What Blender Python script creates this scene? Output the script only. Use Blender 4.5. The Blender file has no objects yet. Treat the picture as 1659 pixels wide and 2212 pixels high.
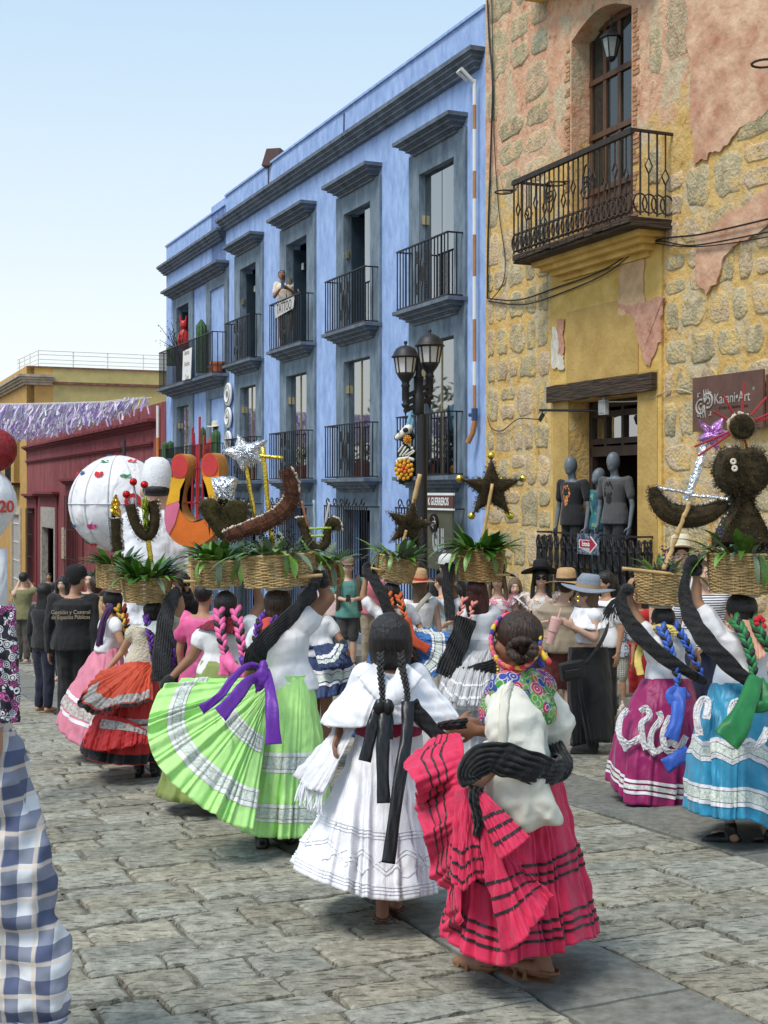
import bpy, math, random
from mathutils import Vector, Matrix, noise
import numpy as np
R = math.radians
random.seed(7); np.random.seed(7)
scene = bpy.context.scene
# ---------------------------------------------------------------- camera
EYE = 1.7                                     # lens height above the street where the photographer stands
FOC, UW, U0, VH = 2850.0, 1659.0, 829.5, 1063.0
cam = bpy.data.cameras.new('camera'); camo = bpy.data.objects.new('camera', cam)
scene.collection.objects.link(camo); scene.camera = camo
camo.location = (0, 0, EYE); camo.rotation_euler = (R(90), 0, 0)
cam.sensor_fit = 'HORIZONTAL'; cam.sensor_width = 36.0; cam.lens = FOC/UW*36.0
cam.shift_y = -43.0/UW; cam.clip_end = 2000; cam.clip_start = 0.05
# ---------------------------------------------------------------- sky, sun, exposure
SUN_EL, SUN_AZ = R(58), R(222)                # azimuth from +Y clockwise: behind the camera, to the left
world = bpy.data.worlds.new('World'); scene.world = world; world.use_nodes = True
wn = world.node_tree; wn.nodes.clear()
sky = wn.nodes.new('ShaderNodeTexSky'); sky.sky_type = 'NISHITA'; sky.sun_disc = False
sky.sun_elevation = SUN_EL; sky.sun_rotation = SUN_AZ; sky.air_density = 1.0; sky.dust_density = 3.2; sky.ozone_density = 1.6; sky.altitude = 1500
bgn = wn.nodes.new('ShaderNodeBackground'); bgn.inputs[1].default_value = 0.125
won = wn.nodes.new('ShaderNodeOutputWorld')
hzm = wn.nodes.new('ShaderNodeMix'); hzm.data_type = 'RGBA'; hzm.inputs[7].default_value = (4.3, 5.3, 6.0, 1)   # thin even cloud over the blue
wtc = wn.nodes.new('ShaderNodeTexCoord'); wsp = wn.nodes.new('ShaderNodeSeparateXYZ'); wmr = wn.nodes.new('ShaderNodeMapRange')
wn.links.new(wtc.outputs['Generated'], wsp.inputs[0]); wn.links.new(wsp.outputs[2], wmr.inputs[0])
wmr.inputs[1].default_value = 0.0; wmr.inputs[2].default_value = 0.55; wmr.inputs[3].default_value = 0.95; wmr.inputs[4].default_value = 0.62
wn.links.new(wmr.outputs[0], hzm.inputs[0])
wrp = wn.nodes.new('ShaderNodeValToRGB'); wrp.color_ramp.elements[0].position = 0.0; wrp.color_ramp.elements[0].color = (0.93, 0.94, 0.90, 1)
wrp.color_ramp.elements[1].position = 0.45; wrp.color_ramp.elements[1].color = (0.50, 0.745, 0.96, 1); wrp.color_ramp.elements.new(0.12).color = (0.86, 0.92, 0.92, 1)
wn.links.new(wsp.outputs[2], wrp.inputs[0])
wvm = wn.nodes.new('ShaderNodeVectorMath'); wvm.operation = 'SCALE'; wvm.inputs[3].default_value = 5.9; wn.links.new(wrp.outputs[0], wvm.inputs[0]); wn.links.new(wvm.outputs[0], hzm.inputs[7])
wn.links.new(sky.outputs[0], hzm.inputs[6]); wn.links.new(hzm.outputs[2], bgn.inputs[0]); wn.links.new(bgn.outputs[0], won.inputs[0])
sun = bpy.data.lights.new('sun', 'SUN'); suno = bpy.data.objects.new('sun', sun); scene.collection.objects.link(suno)
sun.energy = 2.0; sun.angle = R(22); sun.color = (1.0, 0.95, 0.87)
suno.rotation_euler = Vector((math.sin(SUN_AZ)*math.cos(SUN_EL), math.cos(SUN_AZ)*math.cos(SUN_EL), math.sin(SUN_EL))).to_track_quat('Z', 'Y').to_euler()
suno.location = (0, -5, 20)
scene.view_settings.view_transform = 'Standard'; scene.view_settings.look = 'None'
scene.view_settings.exposure = 0.6; scene.view_settings.gamma = 1.0
scene.cycles.max_bounces = 6; scene.cycles.transparent_max_bounces = 12
COL = scene.collection
# ---------------------------------------------------------------- frames of reference
AN = math.atan(1217.5/2850)
N = Vector((math.cos(AN), math.sin(AN), 0))   # into the facades
T = Vector((-math.sin(AN), math.cos(AN), 0))  # along the street, away from the camera
DF = 9.8                                      # metres from the camera to the facade plane
SLOPE = 0.0575                                # the street falls away along T
def at(u, v, Y): return Vector(((u-U0)/FOC*Y, Y, EYE+(VH-v)/FOC*Y))
def gz(x, y): return -SLOPE*(T.x*x+T.y*y)
def gY(u, v):                                 # depth of the street point seen at (u, v)
    r = (u-U0)/FOC
    return EYE/((v-VH)/FOC - SLOPE*(T.x*r+T.y))
def FP(s, z, o=0.0): return Vector((N.x*(DF-o)+T.x*s, N.y*(DF-o)+T.y*s, z))
def SU(u, o=0.0):
    r = (u-U0)/FOC
    return (DF-o)*(N.x-N.y*r)/(N.y+N.x*r)
def ZV(u, v, o=0.0):
    r = (u-U0)/FOC
    return EYE+(VH-v)/FOC*(DF-o)/(N.x*r+N.y)
def street(s, c): return Vector((N.x*c+T.x*s, N.y*c+T.y*s, -SLOPE*s))
# ---------------------------------------------------------------- materials
MATS = {}
def mat(name, col, rough=0.8, bump=0.25, bs=60, var=0.18, vs=4, metal=0.0, col2=None, stretch=(1, 1, 1), rnd=0.0, spec=0.4, bd=0.01, sheen=0.0, detail=4, attr=None):
    if name in MATS: return MATS[name]
    m = bpy.data.materials.new(name); m.use_nodes = True; nt = m.node_tree; b = nt.nodes['Principled BSDF']
    L = nt.links.new
    tc = nt.nodes.new('ShaderNodeTexCoord'); mp = nt.nodes.new('ShaderNodeMapping'); mp.inputs['Scale'].default_value = stretch
    L(tc.outputs['Object'], mp.inputs[0])
    n1 = nt.nodes.new('ShaderNodeTexNoise'); n1.inputs['Scale'].default_value = vs; n1.inputs['Detail'].default_value = detail; n1.inputs['Roughness'].default_value = 0.62
    L(mp.outputs[0], n1.inputs[0])
    rp = nt.nodes.new('ShaderNodeValToRGB'); rp.color_ramp.elements[0].position = 0.3; rp.color_ramp.elements[1].position = 0.7
    c1 = tuple(max(0, c*(1-var)) for c in col); c2 = tuple(min(1, c*(1+var)) for c in (col2 or col)) if col2 is None else col2
    rp.color_ramp.elements[0].color = (*c1, 1); rp.color_ramp.elements[1].color = (*c2, 1)
    L(n1.outputs[0], rp.inputs[0]); out = rp.outputs[0]
    if attr:
        at_ = nt.nodes.new('ShaderNodeAttribute'); at_.attribute_name = attr
        mx = nt.nodes.new('ShaderNodeMix'); mx.data_type = 'RGBA'; mx.blend_type = 'MULTIPLY'; mx.inputs[0].default_value = 1
        L(out, mx.inputs[6]); L(at_.outputs[0], mx.inputs[7]); out = mx.outputs[2]
    if rnd:
        oi = nt.nodes.new('ShaderNodeObjectInfo'); hs = nt.nodes.new('ShaderNodeHueSaturation')
        mr = nt.nodes.new('ShaderNodeMapRange'); mr.inputs[3].default_value = 1-rnd; mr.inputs[4].default_value = 1+rnd
        L(oi.outputs['Random'], mr.inputs[0]); L(mr.outputs[0], hs.inputs['Value']); L(out, hs.inputs['Color']); out = hs.outputs[0]
    L(out, b.inputs['Base Color'])
    b.inputs['Roughness'].default_value = rough; b.inputs['Metallic'].default_value = metal
    b.inputs['Specular IOR Level'].default_value = spec
    if sheen: b.inputs['Sheen Weight'].default_value = sheen
    if bump:
        n2 = nt.nodes.new('ShaderNodeTexNoise'); n2.inputs['Scale'].default_value = bs; n2.inputs['Detail'].default_value = 5
        L(mp.outputs[0], n2.inputs[0])
        bp = nt.nodes.new('ShaderNodeBump'); bp.inputs['Strength'].default_value = bump; bp.inputs['Distance'].default_value = bd
        L(n2.outputs[0], bp.inputs['Height']); L(bp.outputs[0], b.inputs['Normal'])
    MATS[name] = m; return m
def fabric(name, col, rough=0.85, bump=0.35, bs=14, var=0.12, vs=6, **k):
    m = mat('fabric_'+name, col, rough, bump, bs, var, vs, bd=0.02, sheen=0.15, **k)
    if 'crease' in m.node_tree.nodes: return m
    nt = m.node_tree; b = nt.nodes['Principled BSDF']; L = nt.links.new; tc = nt.nodes['Texture Coordinate']   # long soft creases
    mp = nt.nodes.new('ShaderNodeMapping'); mp.inputs['Scale'].default_value = (1, 1, .45); L(tc.outputs['Object'], mp.inputs[0])
    n = nt.nodes.new('ShaderNodeTexNoise'); n.name = 'crease'; n.noise_type = 'RIDGED_MULTIFRACTAL'; n.inputs['Scale'].default_value = 7; n.inputs['Detail'].default_value = 2.5; n.inputs['Distortion'].default_value = 1.2; L(mp.outputs[0], n.inputs[0])
    bp = nt.nodes.new('ShaderNodeBump'); bp.inputs['Strength'].default_value = .8; bp.inputs['Distance'].default_value = .03; L(n.outputs[0], bp.inputs['Height'])
    if b.inputs['Normal'].links: L(b.inputs['Normal'].links[0].from_socket, bp.inputs['Normal'])
    L(bp.outputs[0], b.inputs['Normal']); return m
def glass_mat(name, tint=(0.02, 0.03, 0.03), refl=0.35, clear=0.35):
    m = bpy.data.materials.new(name); m.use_nodes = True; nt = m.node_tree; nt.nodes.clear(); L = nt.links.new
    o = nt.nodes.new('ShaderNodeOutputMaterial'); g = nt.nodes.new('ShaderNodeBsdfGlossy'); g.inputs['Roughness'].default_value = 0.02
    d = nt.nodes.new('ShaderNodeBsdfDiffuse'); d.inputs[0].default_value = (*tint, 1); t = nt.nodes.new('ShaderNodeBsdfTransparent')
    t.inputs[0].default_value = (0.75, 0.82, 0.8, 1)
    a = nt.nodes.new('ShaderNodeMixShader'); a.inputs[0].default_value = clear; L(d.outputs[0], a.inputs[1]); L(t.outputs[0], a.inputs[2])
    fr = nt.nodes.new('ShaderNodeFresnel'); fr.inputs[0].default_value = 1.5
    md = nt.nodes.new('ShaderNodeMath'); md.operation = 'ADD'; md.use_clamp = True; md.inputs[1].default_value = refl; L(fr.outputs[0], md.inputs[0])
    b = nt.nodes.new('ShaderNodeMixShader'); L(md.outputs[0], b.inputs[0]); L(a.outputs[0], b.inputs[1]); L(g.outputs[0], b.inputs[2])
    L(b.outputs[0], o.inputs[0]); MATS[name] = m; return m
# ---------------------------------------------------------------- mesh building
def root_loc(o):
    L = Vector((0, 0, 0))
    while o is not None: L += o.location; o = o.parent
    return L
def tag(o, label=None, cat=None, group=None, kind=None):
    if label: o['label'] = label
    if cat: o['category'] = cat
    if group: o['group'] = group
    if kind: o['kind'] = kind
    return o
def thing(name, loc, label, cat, group=None):
    o = bpy.data.objects.new(name, None); o.location = loc; o.empty_display_size = 0.1; COL.objects.link(o)
    return tag(o, label, cat, group)
class G:
    def __init__(s): s.v = []; s.f = []; s.m = []
    def add(s, vs, fs, mi=0):
        k = len(s.v); s.v.extend(vs); s.f.extend([tuple(i+k for i in f) for f in fs]); s.m.extend([mi]*len(fs)); return s
    def box(s, c, ax, ay, az, mi=0):
        vs = [c+ax*i+ay*j+az*k for i in (-1, 1) for j in (-1, 1) for k in (-1, 1)]
        return s.add(vs, [(0, 1, 3, 2), (4, 6, 7, 5), (0, 4, 5, 1), (2, 3, 7, 6), (0, 2, 6, 4), (1, 5, 7, 3)], mi)
    def fbox(s, s0, s1, z0, z1, o0, o1, mi=0):      # box in facade coordinates
        vs = [FP(a, z, o) for a in (s0, s1) for z in (z0, z1) for o in (o0, o1)]
        return s.add(vs, [(0, 1, 3, 2), (4, 6, 7, 5), (0, 4, 5, 1), (2, 3, 7, 6), (0, 2, 6, 4), (1, 5, 7, 3)], mi)
    def tube(s, pts, r, n=8, mi=0, cap=True, flat=1.0, ref=None):
        pts = [Vector(p) for p in pts]; K = len(pts); rs = r if isinstance(r, (list, tuple)) else [r]*K
        ring = []; prev = None
        for i, p in enumerate(pts):
            t = (pts[min(i+1, K-1)]-pts[max(i-1, 0)])
            if t.length < 1e-9: t = Vector((0, 0, 1))
            t.normalize()
            if prev is None:
                a = Vector(ref) if ref is not None else (Vector((0, 0, 1)) if abs(t.z) < 0.9 else Vector((1, 0, 0)))
            else: a = prev
            a = a-t*a.dot(t)
            if a.length < 1e-6: a = t.orthogonal()
            a.normalize(); prev = a; b = t.cross(a)
            ring.append([p+(a*math.cos(2*math.pi*j/n)+b*math.sin(2*math.pi*j/n)*flat)*rs[i] for j in range(n)])
        vs = [q for rg in ring for q in rg]
        fs = [(i*n+j, i*n+(j+1) % n, (i+1)*n+(j+1) % n, (i+1)*n+j) for i in range(K-1) for j in range(n)]
        if cap: fs += [tuple(reversed(range(n))), tuple((K-1)*n+j for j in range(n))]
        return s.add(vs, fs, mi)
    def lathe(s, prof, c, n=24, mi=0, ax=None, ay=None, az=None):
        ax = ax or Vector((1, 0, 0)); ay = ay or Vector((0, 1, 0)); az = az or Vector((0, 0, 1)); c = Vector(c)
        vs = [c+ax*(r*math.cos(2*math.pi*j/n))+ay*(r*math.sin(2*math.pi*j/n))+az*z for r, z in prof for j in range(n)]
        fs = [(i*n+j, i*n+(j+1) % n, (i+1)*n+(j+1) % n, (i+1)*n+j) for i in range(len(prof)-1) for j in range(n)]
        return s.add(vs, fs, mi)
    def ball(s, c, r, n=12, mi=0, ax=None, ay=None, az=None):
        if not isinstance(r, (tuple, list)): r = (r, r, r)
        ax = (ax or Vector((1, 0, 0)))*r[0]; ay = (ay or Vector((0, 1, 0)))*r[1]; az = (az or Vector((0, 0, 1)))*r[2]
        h = max(4, n//2)
        return s.lathe([(math.sin(math.pi*min(max(i/h, .001), .999)), -math.cos(math.pi*i/h)) for i in range(h+1)], c, n, mi, ax, ay, az)
    def prism(s, poly, ext, mi=0):
        n = len(poly); vs = [Vector(p) for p in poly]+[Vector(p)+ext for p in poly]
        return s.add(vs, [tuple(range(n)), tuple(reversed(range(n, 2*n)))]+[(i, i+n, (i+1) % n+n, (i+1) % n) for i in range(n)], mi)
    def capsule(s, p, q, r1, r2, n=10, mi=0):
        p = Vector(p); q = Vector(q); t = q-p; L = t.length; t = t.normalized() if L > 1e-9 else Vector((0, 0, 1))
        pts = []; rs = []
        for a in (-80, -45, 0): pts.append(p+t*(r1*math.sin(R(a)))); rs.append(r1*math.cos(R(a)))
        for a in (0, 45, 80): pts.append(q+t*(r2*math.sin(R(a)))); rs.append(r2*math.cos(R(a)))
        return s.tube(pts, rs, n, mi)
    def loft(s, secs, n=16, mi=0):                  # secs: (centre, half axis a, half axis b)
        vs = [c+a*math.cos(2*math.pi*j/n)+b*math.sin(2*math.pi*j/n) for c, a, b in secs for j in range(n)]
        fs = [(i*n+j, i*n+(j+1) % n, (i+1)*n+(j+1) % n, (i+1)*n+j) for i in range(len(secs)-1) for j in range(n)]
        fs += [tuple(reversed(range(n))), tuple((len(secs)-1)*n+j for j in range(n))]
        return s.add(vs, fs, mi)
    def grid(s, P, closed=False, mi=0):             # P[i][j]
        a = len(P); b = len(P[0]); vs = [Vector(q) for row in P for q in row]
        fs = [(i*b+j, i*b+(j+1) % b, (i+1)*b+(j+1) % b, (i+1)*b+j) for i in range(a-1) for j in range(b if closed else b-1)]
        return s.add(vs, fs, mi)
    def build(s, name, mats, parent=None, smooth=False, kind=None, label=None, cat=None, group=None, attr=None):
        if not isinstance(mats, (list, tuple)): mats = [mats]
        A = np.array([tuple(p) for p in s.v], dtype=float)
        if parent is not None: org = root_loc(parent)
        else: org = Vector(((A[:, 0].min()+A[:, 0].max())/2, (A[:, 1].min()+A[:, 1].max())/2, A[:, 2].min()))
        A = A-np.array(tuple(org))
        me = bpy.data.meshes.new(name); me.from_pydata(A.tolist(), [], s.f)
        for m in mats: me.materials.append(m)
        if len(mats) > 1: me.polygons.foreach_set('material_index', s.m)
        if smooth: me.polygons.foreach_set('use_smooth', [True]*len(s.f))
        if attr is not None:
            ca = me.color_attributes.new('tone', 'FLOAT_COLOR', 'POINT')
            ca.data.foreach_set('color', np.array([(*c, 1) for c in attr], dtype=np.float32).ravel())
        me.update()
        o = bpy.data.objects.new(name, me); COL.objects.link(o)
        if parent is not None: o.parent = parent
        else: o.location = org
        return tag(o, label, cat, group, kind)
def copy_obj(o, parent=None, loc=None):
    c = o.copy(); COL.objects.link(c)
    if parent is not None: c.parent = parent
    if loc is not None: c.location = loc
    return c
def wallgrid(g, s0, s1, z0, z1, o, openings, rev, mi=0, top=True):
    ss = sorted({s0, s1, *[x for q in openings for x in q[:2]]}); zs = sorted({z0, z1, *[x for q in openings for x in q[2:4]]})
    for a, b in zip(ss, ss[1:]):
        for c, d in zip(zs, zs[1:]):
            ms, mz = (a+b)/2, (c+d)/2
            if any(q[0] < ms < q[1] and q[2] < mz < q[3] for q in openings): continue
            g.add([FP(a, c, o), FP(b, c, o), FP(b, d, o), FP(a, d, o)], [(0, 1, 2, 3)], mi)
    for a, b, c, d in [q[:4] for q in openings]:
        for P in ([(a, c), (a, d)], [(a, d), (b, d)], [(b, d), (b, c)], [(b, c), (a, c)]):
            g.add([FP(*P[0], o), FP(*P[1], o), FP(*P[1], o-rev), FP(*P[0], o-rev)], [(0, 1, 2, 3)], mi)
    for P in ([(s0, z0), (s0, z1)], [(s0, z1), (s1, z1)], [(s1, z1), (s1, z0)]):
        g.add([FP(*P[0], o), FP(*P[1], o), FP(*P[1], o-rev), FP(*P[0], o-rev)], [(0, 1, 2, 3)], mi)
def text(name, body, m, parent, origin, ux, uy, size, ext=0.004, align='CENTER', shear=0.0, bold=0.0, sx=1.0, label=None):
    cu = bpy.data.curves.new(name, 'FONT'); cu.body = body; cu.size = size; cu.extrude = ext; cu.align_x = align; cu.align_y = 'CENTER'
    cu.shear = shear; cu.offset = bold; cu.resolution_u = 3
    o = bpy.data.objects.new(name, cu); COL.objects.link(o)
    me = bpy.data.meshes.new_from_object(o); bpy.data.objects.remove(o)
    ux = Vector(ux).normalized(); uy = Vector(uy).normalized(); uz = ux.cross(uy)
    g = G(); g.add([Vector(origin)+ux*(v.co.x*sx)+uy*v.co.y+uz*v.co.z for v in me.vertices], [tuple(p.vertices) for p in me.polygons])
    bpy.data.meshes.remove(me)
    return g.build(name, m, parent, label=label)
def catmull(P, n, closed=False):
    P = [np.array(tuple(p), dtype=float) for p in P]; K = len(P); out = []
    for i in range(n):
        t = i/(n if closed else n-1)*(K if closed else K-1)
        k = int(t); 
        if not closed and k >= K-1: k = K-2
        f = t-k
        g = (lambda j: P[j % K]) if closed else (lambda j: P[min(max(j, 0), K-1)])
        a, b, c, d = g(k-1), g(k), g(k+1), g(k+2)
        out.append(0.5*((2*b)+(c-a)*f+(2*a-5*b+4*c-d)*f*f+(3*b-3*c+d-a)*f**3))
    return np.array(out)
# shared materials
M = {}
M['blue'] = mat('blue_stucco', (0.26, 0.385, 0.68), 0.85, 0.6, 7, 0.10, 3.2, stretch=(1.6, 1.6, 0.7), col2=(0.38, 0.52, 0.82), bd=0.03)
M['slate'] = mat('slate_blue_stucco', (0.125, 0.17, 0.22), 0.8, 0.5, 12, 0.25, 3, stretch=(1.5, 1.5, 0.6), col2=(0.22, 0.285, 0.345), bd=0.03)
M['mould'] = mat('dark_slate_moulding', (0.09, 0.115, 0.15), 0.75, 0.4, 20, 0.25, 4, col2=(0.165, 0.20, 0.245))
M['iron'] = mat('black_iron', (0.012, 0.012, 0.014), 0.5, 0.1, 80, 0.2)
M['rust'] = mat('rusty_brown_iron', (0.035, 0.025, 0.02), 0.75, 0.5, 60, 0.4, 12)
M['red'] = mat('oxblood_stucco', (0.23, 0.048, 0.052), 0.9, 0.3, 15, 0.15, 1.5, stretch=(1.2, 1.2, 0.3), col2=(0.33, 0.095, 0.097))
M['redt'] = mat('dark_oxblood_trim', (0.19, 0.038, 0.042), 0.85, 0.2, 20, 0.15)
M['paleyel'] = mat('pale_yellow_stucco', (0.52, 0.45, 0.18), 0.9, 0.4, 10, 0.12, 2)
M['ochre'] = mat('ochre_orange_stucco', (0.55, 0.33, 0.10), 0.9, 0.3, 12, 0.12, 2)
M['white'] = mat('white_paint', (0.75, 0.75, 0.73), 0.6, 0.05, 30, 0.04)
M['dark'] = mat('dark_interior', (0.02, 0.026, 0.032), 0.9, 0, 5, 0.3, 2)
M['darkblue'] = mat('petrol_blue_reveal', (0.02, 0.04, 0.06), 0.7, 0.2, 12, 0.3, 3)
M['wood'] = mat('brown_wood', (0.11, 0.055, 0.03), 0.6, 0.3, 30, 0.35, 6, stretch=(4, 4, 0.4))
M['darkwood'] = mat('dark_brown_wood', (0.045, 0.026, 0.018), 0.7, 0.3, 30, 0.35, 6, stretch=(4, 4, 0.4))
M['beam'] = mat('weathered_beam_wood', (.032, .021, .014), 0.9, 1.0, 9, 0.5, 5, stretch=(0.4, 0.4, 6), col2=(0.10, 0.066, 0.042), bd=0.04)
M['glass'] = glass_mat('window_glass', refl=0.4, clear=0.5)
M['curtain'] = fabric('white_curtain', (0.75, 0.8, 0.8))
M['terracotta'] = mat('terracotta', (0.45, 0.13, 0.06), 0.8)
M['cactus'] = mat('cactus_green', (0.05, 0.11, 0.04), 0.7, 0.5, 40, 0.3, 12)
M['bulb'] = mat('frosted_lamp_glass', (0.65, 0.62, 0.58), 0.3, 0.2, 30, 0.1)
M['mortar'] = mat('dusty_mortar', (0.16, 0.145, 0.115), 0.95, 0.8, 25, 0.35, 7)
# ================================================================ the street
def stone_mat(name, c1, c2, bump, bs, pit):
    m = mat(name, c1, 0.88, bump, bs, 0.3, 14, col2=c2, attr='tone', bd=0.012, detail=8, stretch=(1, 1, 1))
    nt = m.node_tree; b = nt.nodes['Principled BSDF']; L = nt.links.new
    # pits: small dark hollows in the dressed face
    tc = nt.nodes['Texture Coordinate']; mp = nt.nodes.new('ShaderNodeMapping'); mp.inputs['Rotation'].default_value = (0, 0, -AN)
    mp.inputs['Scale'].default_value = (0.55, 1.9, 1.0); L(tc.outputs['Object'], mp.inputs[0])
    n = nt.nodes.new('ShaderNodeTexNoise'); n.inputs['Scale'].default_value = 22; n.inputs['Detail'].default_value = 6; L(mp.outputs[0], n.inputs[0])
    r = nt.nodes.new('ShaderNodeValToRGB'); r.color_ramp.elements[0].position = pit-0.07; r.color_ramp.elements[1].position = pit
    r.color_ramp.elements[0].color = (0.5, 0.48, 0.44, 1); r.color_ramp.elements[1].color = (1, 1, 1, 1); L(n.outputs[0], r.inputs[0])
    src = b.inputs['Base Color'].links[0].from_socket
    mx = nt.nodes.new('ShaderNodeMix'); mx.data_type = 'RGBA'; mx.blend_type = 'MULTIPLY'; mx.inputs[0].default_value = 1
    L(src, mx.inputs[6]); L(r.outputs[0], mx.inputs[7]); L(mx.outputs[2], b.inputs['Base Color'])
    bp = nt.nodes.new('ShaderNodeBump'); bp.inputs['Strength'].default_value = 0.9; bp.inputs['Distance'].default_value = 0.012
    L(r.outputs[0], bp.inputs['Height']); L(b.inputs['Normal'].links[0].from_socket, bp.inputs['Normal']); L(bp.outputs[0], b.inputs['Normal'])
    return m
M['paver'] = stone_mat('rough_green_grey_granite', (0.225, 0.215, 0.17), (0.41, 0.395, 0.32), 0.9, 45, 0.42)
M['slab'] = stone_mat('smooth_dark_grey_stone', (0.155, 0.155, 0.135), (0.235, 0.235, 0.205), 0.3, 60, 0.33)
g = G()
g.add([street(-30, -30)+Vector((0, 0, -0.03)), street(-30, 60)+Vector((0, 0, -0.03)), street(170, 60)+Vector((0, 0, -0.03)), street(170, -30)+Vector((0, 0, -0.03))], [(0, 1, 2, 3)])
ROAD = g.build('ground', M['mortar'], kind='structure')
g = G(); g.add([Vector((-900, -300, -11)), Vector((900, -300, -11)), Vector((900, 1500, -11)), Vector((-900, 1500, -11))], [(0, 1, 2, 3)])
g.build('valley_floor', mat('distant_dusty_ground', (0.2, 0.19, 0.14), 0.95, 0.2), kind='structure')
def paver_geo(g, s0, s1, c0, c1, h, rough, ton, attr):
    """one paving stone: uneven outline, worn rounded edge, slightly tilted top"""
    gap = 0.008
    s0 += gap; s1 -= gap; c0 += gap; c1 -= gap
    if s1-s0 < 0.05 or c1-c0 < 0.05: return
    j = lambda a: random.uniform(-a, a)
    ol = []
    for k in range(4): ol.append((s0+j(rough), c0+(c1-c0)*k/4+j(rough)*.6))
    for k in range(2): ol.append((s0+(s1-s0)*k/2+j(rough)*.6, c1+j(rough)))
    for k in range(4): ol.append((s1+j(rough), c1-(c1-c0)*k/4+j(rough)*.6))
    for k in range(2): ol.append((s1-(s1-s0)*k/2+j(rough)*.6, c0+j(rough)))
    n = len(ol); cs, cc = (s0+s1)/2, (c0+c1)/2; ta, tb = j(0.008), j(0.006)
    vs = []
    for ins, dz in ((0.0, -0.03), (0.004, -0.008), (0.022, 0.0)):
        for a, c in ol:
            d = math.hypot(a-cs, c-cc); q = 1-ins/max(d, .05)
            a2, c2 = cs+(a-cs)*q, cc+(c-cc)*q
            vs.append(street(a2, c2)+Vector((0, 0, h+dz+ta*(a2-cs)+tb*(c2-cc)+(j(0.003) if dz == 0 else 0))))
    fs = [(i*n+k, i*n+(k+1) % n, (i+1)*n+(k+1) % n, (i+1)*n+k) for i in range(2) for k in range(n)]+[tuple(2*n+k for k in range(n))]
    g.add(vs, fs); attr.extend([ton]*len(vs))
def tone(dark=False):
    v = random.uniform(0.78, 1.14); w = random.uniform(-0.03, 0.055)
    return (v*(1+w), v, v*(1-w*1.2))
pavers = []
BANDS = [(2.55, 3.15), (4.75, 5.45), (-0.9, -0.3)]
zones = [(-4.0, -0.9), (-0.3, 2.55), (3.15, 4.75), (5.45, 8.2)]
def visible(s, c):
    p = street(s, c)
    if p.y < 2.6: return None
    u = U0+p.x/p.y*FOC; v = VH+(EYE-p.z)/p.y*FOC
    if u < -900 or u > 2700 or v > 3000: return None
    return u, v, p.y+(0 if -140 < u < 1800 and v < 2420 else 200)
for c0, c1 in zones:
    s = 1.5
    while s < 62:
        ds = random.choice((0.22, 0.26, 0.29, 0.33)) if s < 30 else 0.8
        c = c0+random.uniform(0, .25)*0
        while c < c1-0.05:
            L = random.uniform(0.26, 0.6) if s < 30 else 1.2
            e = c+L
            if c1-e < 0.28: e = c1
            q = visible(s+ds/2, (c+e)/2)
            if q: pavers.append((q[2], 'paver', s, s+ds, c, e))
            c = e
        s += ds
for c0, c1 in BANDS:
    s = 1.0
    while s < 62:
        L = random.uniform(0.9, 1.5)
        q = visible(s+L/2, (c0+c1)/2)
        if q: pavers.append((q[2], 'slab', s, s+L, c0, c1))
        s += L
pavers.sort()
far = {'paver': (G(), []), 'slab': (G(), [])}
for i, (Y, kd, a, b, c, d) in enumerate(pavers):
    rough = 0.014 if kd == 'paver' else 0.005
    h = random.uniform(-0.006, 0.008)
    if i < 290:
        g = G(); at_ = []; paver_geo(g, a, b, c, d, h, rough, tone(), at_)
        if g.v: g.build('paving_stone' if kd == 'paver' else 'paving_slab', M[kd], ROAD, attr=at_)
    else: paver_geo(*([far[kd][0]]+[a, b, c, d, h, rough, tone(), far[kd][1]]))
for kd in far:
    if far[kd][0].v: far[kd][0].build('distant_paving', M[kd], ROAD, kind='stuff', attr=far[kd][1])
# kerb and pavement along the facades
g = G()
for k in range(60):
    a, b = 6+k*1.0, 6+(k+1)*1.0-0.015
    z = 0.13
    vs = [street(q, c)+Vector((0, 0, h)) for q in (a, b) for c, h in ((8.2+random.uniform(-.01, .01), -0.05), (8.2, z), (8.45, z), (8.45, -.05))]
    g.add(vs, [(0, 1, 2, 3), (7, 6, 5, 4), (0, 4, 5, 1), (1, 5, 6, 2), (2, 6, 7, 3)])
CURB = g.build('kerb', M['slab'], kind='structure', attr=[(1.2, 1.18, 1.1)]*len(g.v))
g = G(); at_ = []
for k in range(60):
    for c0, c1 in ((8.46, 9.1), (9.1, 9.78)):
        a = 6+k*1.0+(0.4 if c0 > 9 else 0)
        n0 = len(g.v); paver_geo(g, a, a+1.0, c0, c1, 0.125, 0.003, tone(), at_)
g.build('pavement', M['slab'], kind='structure', attr=at_)
# ================================================================ blue building
zg = lambda s: -SLOPE*s
BB = thing('blue_building', FP(29, zg(29)), 'long two storey blue stucco building with slate window surrounds and iron balconies', 'building')
S0, S1, SST = 18.79, 40.0, 33.5
cols = [('A', 1004, 883, 980, 905, 0), ('B', 820, 726, 799, 742, 0), ('C', 679, 604, 662, 618, 0), ('D', 566, 506, 552, 518, 0), ('E', 491, 445, 484, 453, -.15), ('F', 416, 373, 407, 381, -.15)]
wins = []
ops = []
for nm, uR, uL, oR, oL, dz in cols:
    a, b = SU(oR, .05), SU(oL, .05); sa, sb = SU(uR, .05), SU(uL, .05)
    ztop = 7.32+dz; zm = 4.33+dz*.7
    base = zg((a+b)/2)
    o3 = [(a, b, 4.94, ztop), (a, b, 1.99, zm), (a, b, base+0.25, 1.35)]
    ops += [(q[0]-.02, q[1]+.02, q[2]-.02, q[3]+.02) for q in o3]; wins.append((nm, a, b, sa, sb, o3, dz))
g = G(); base = zg(S1)-0.5
wallgrid(g, S0, SST, base, 9.46, 0, [o for o in ops if o[0] < SST], 0.3)
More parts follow.
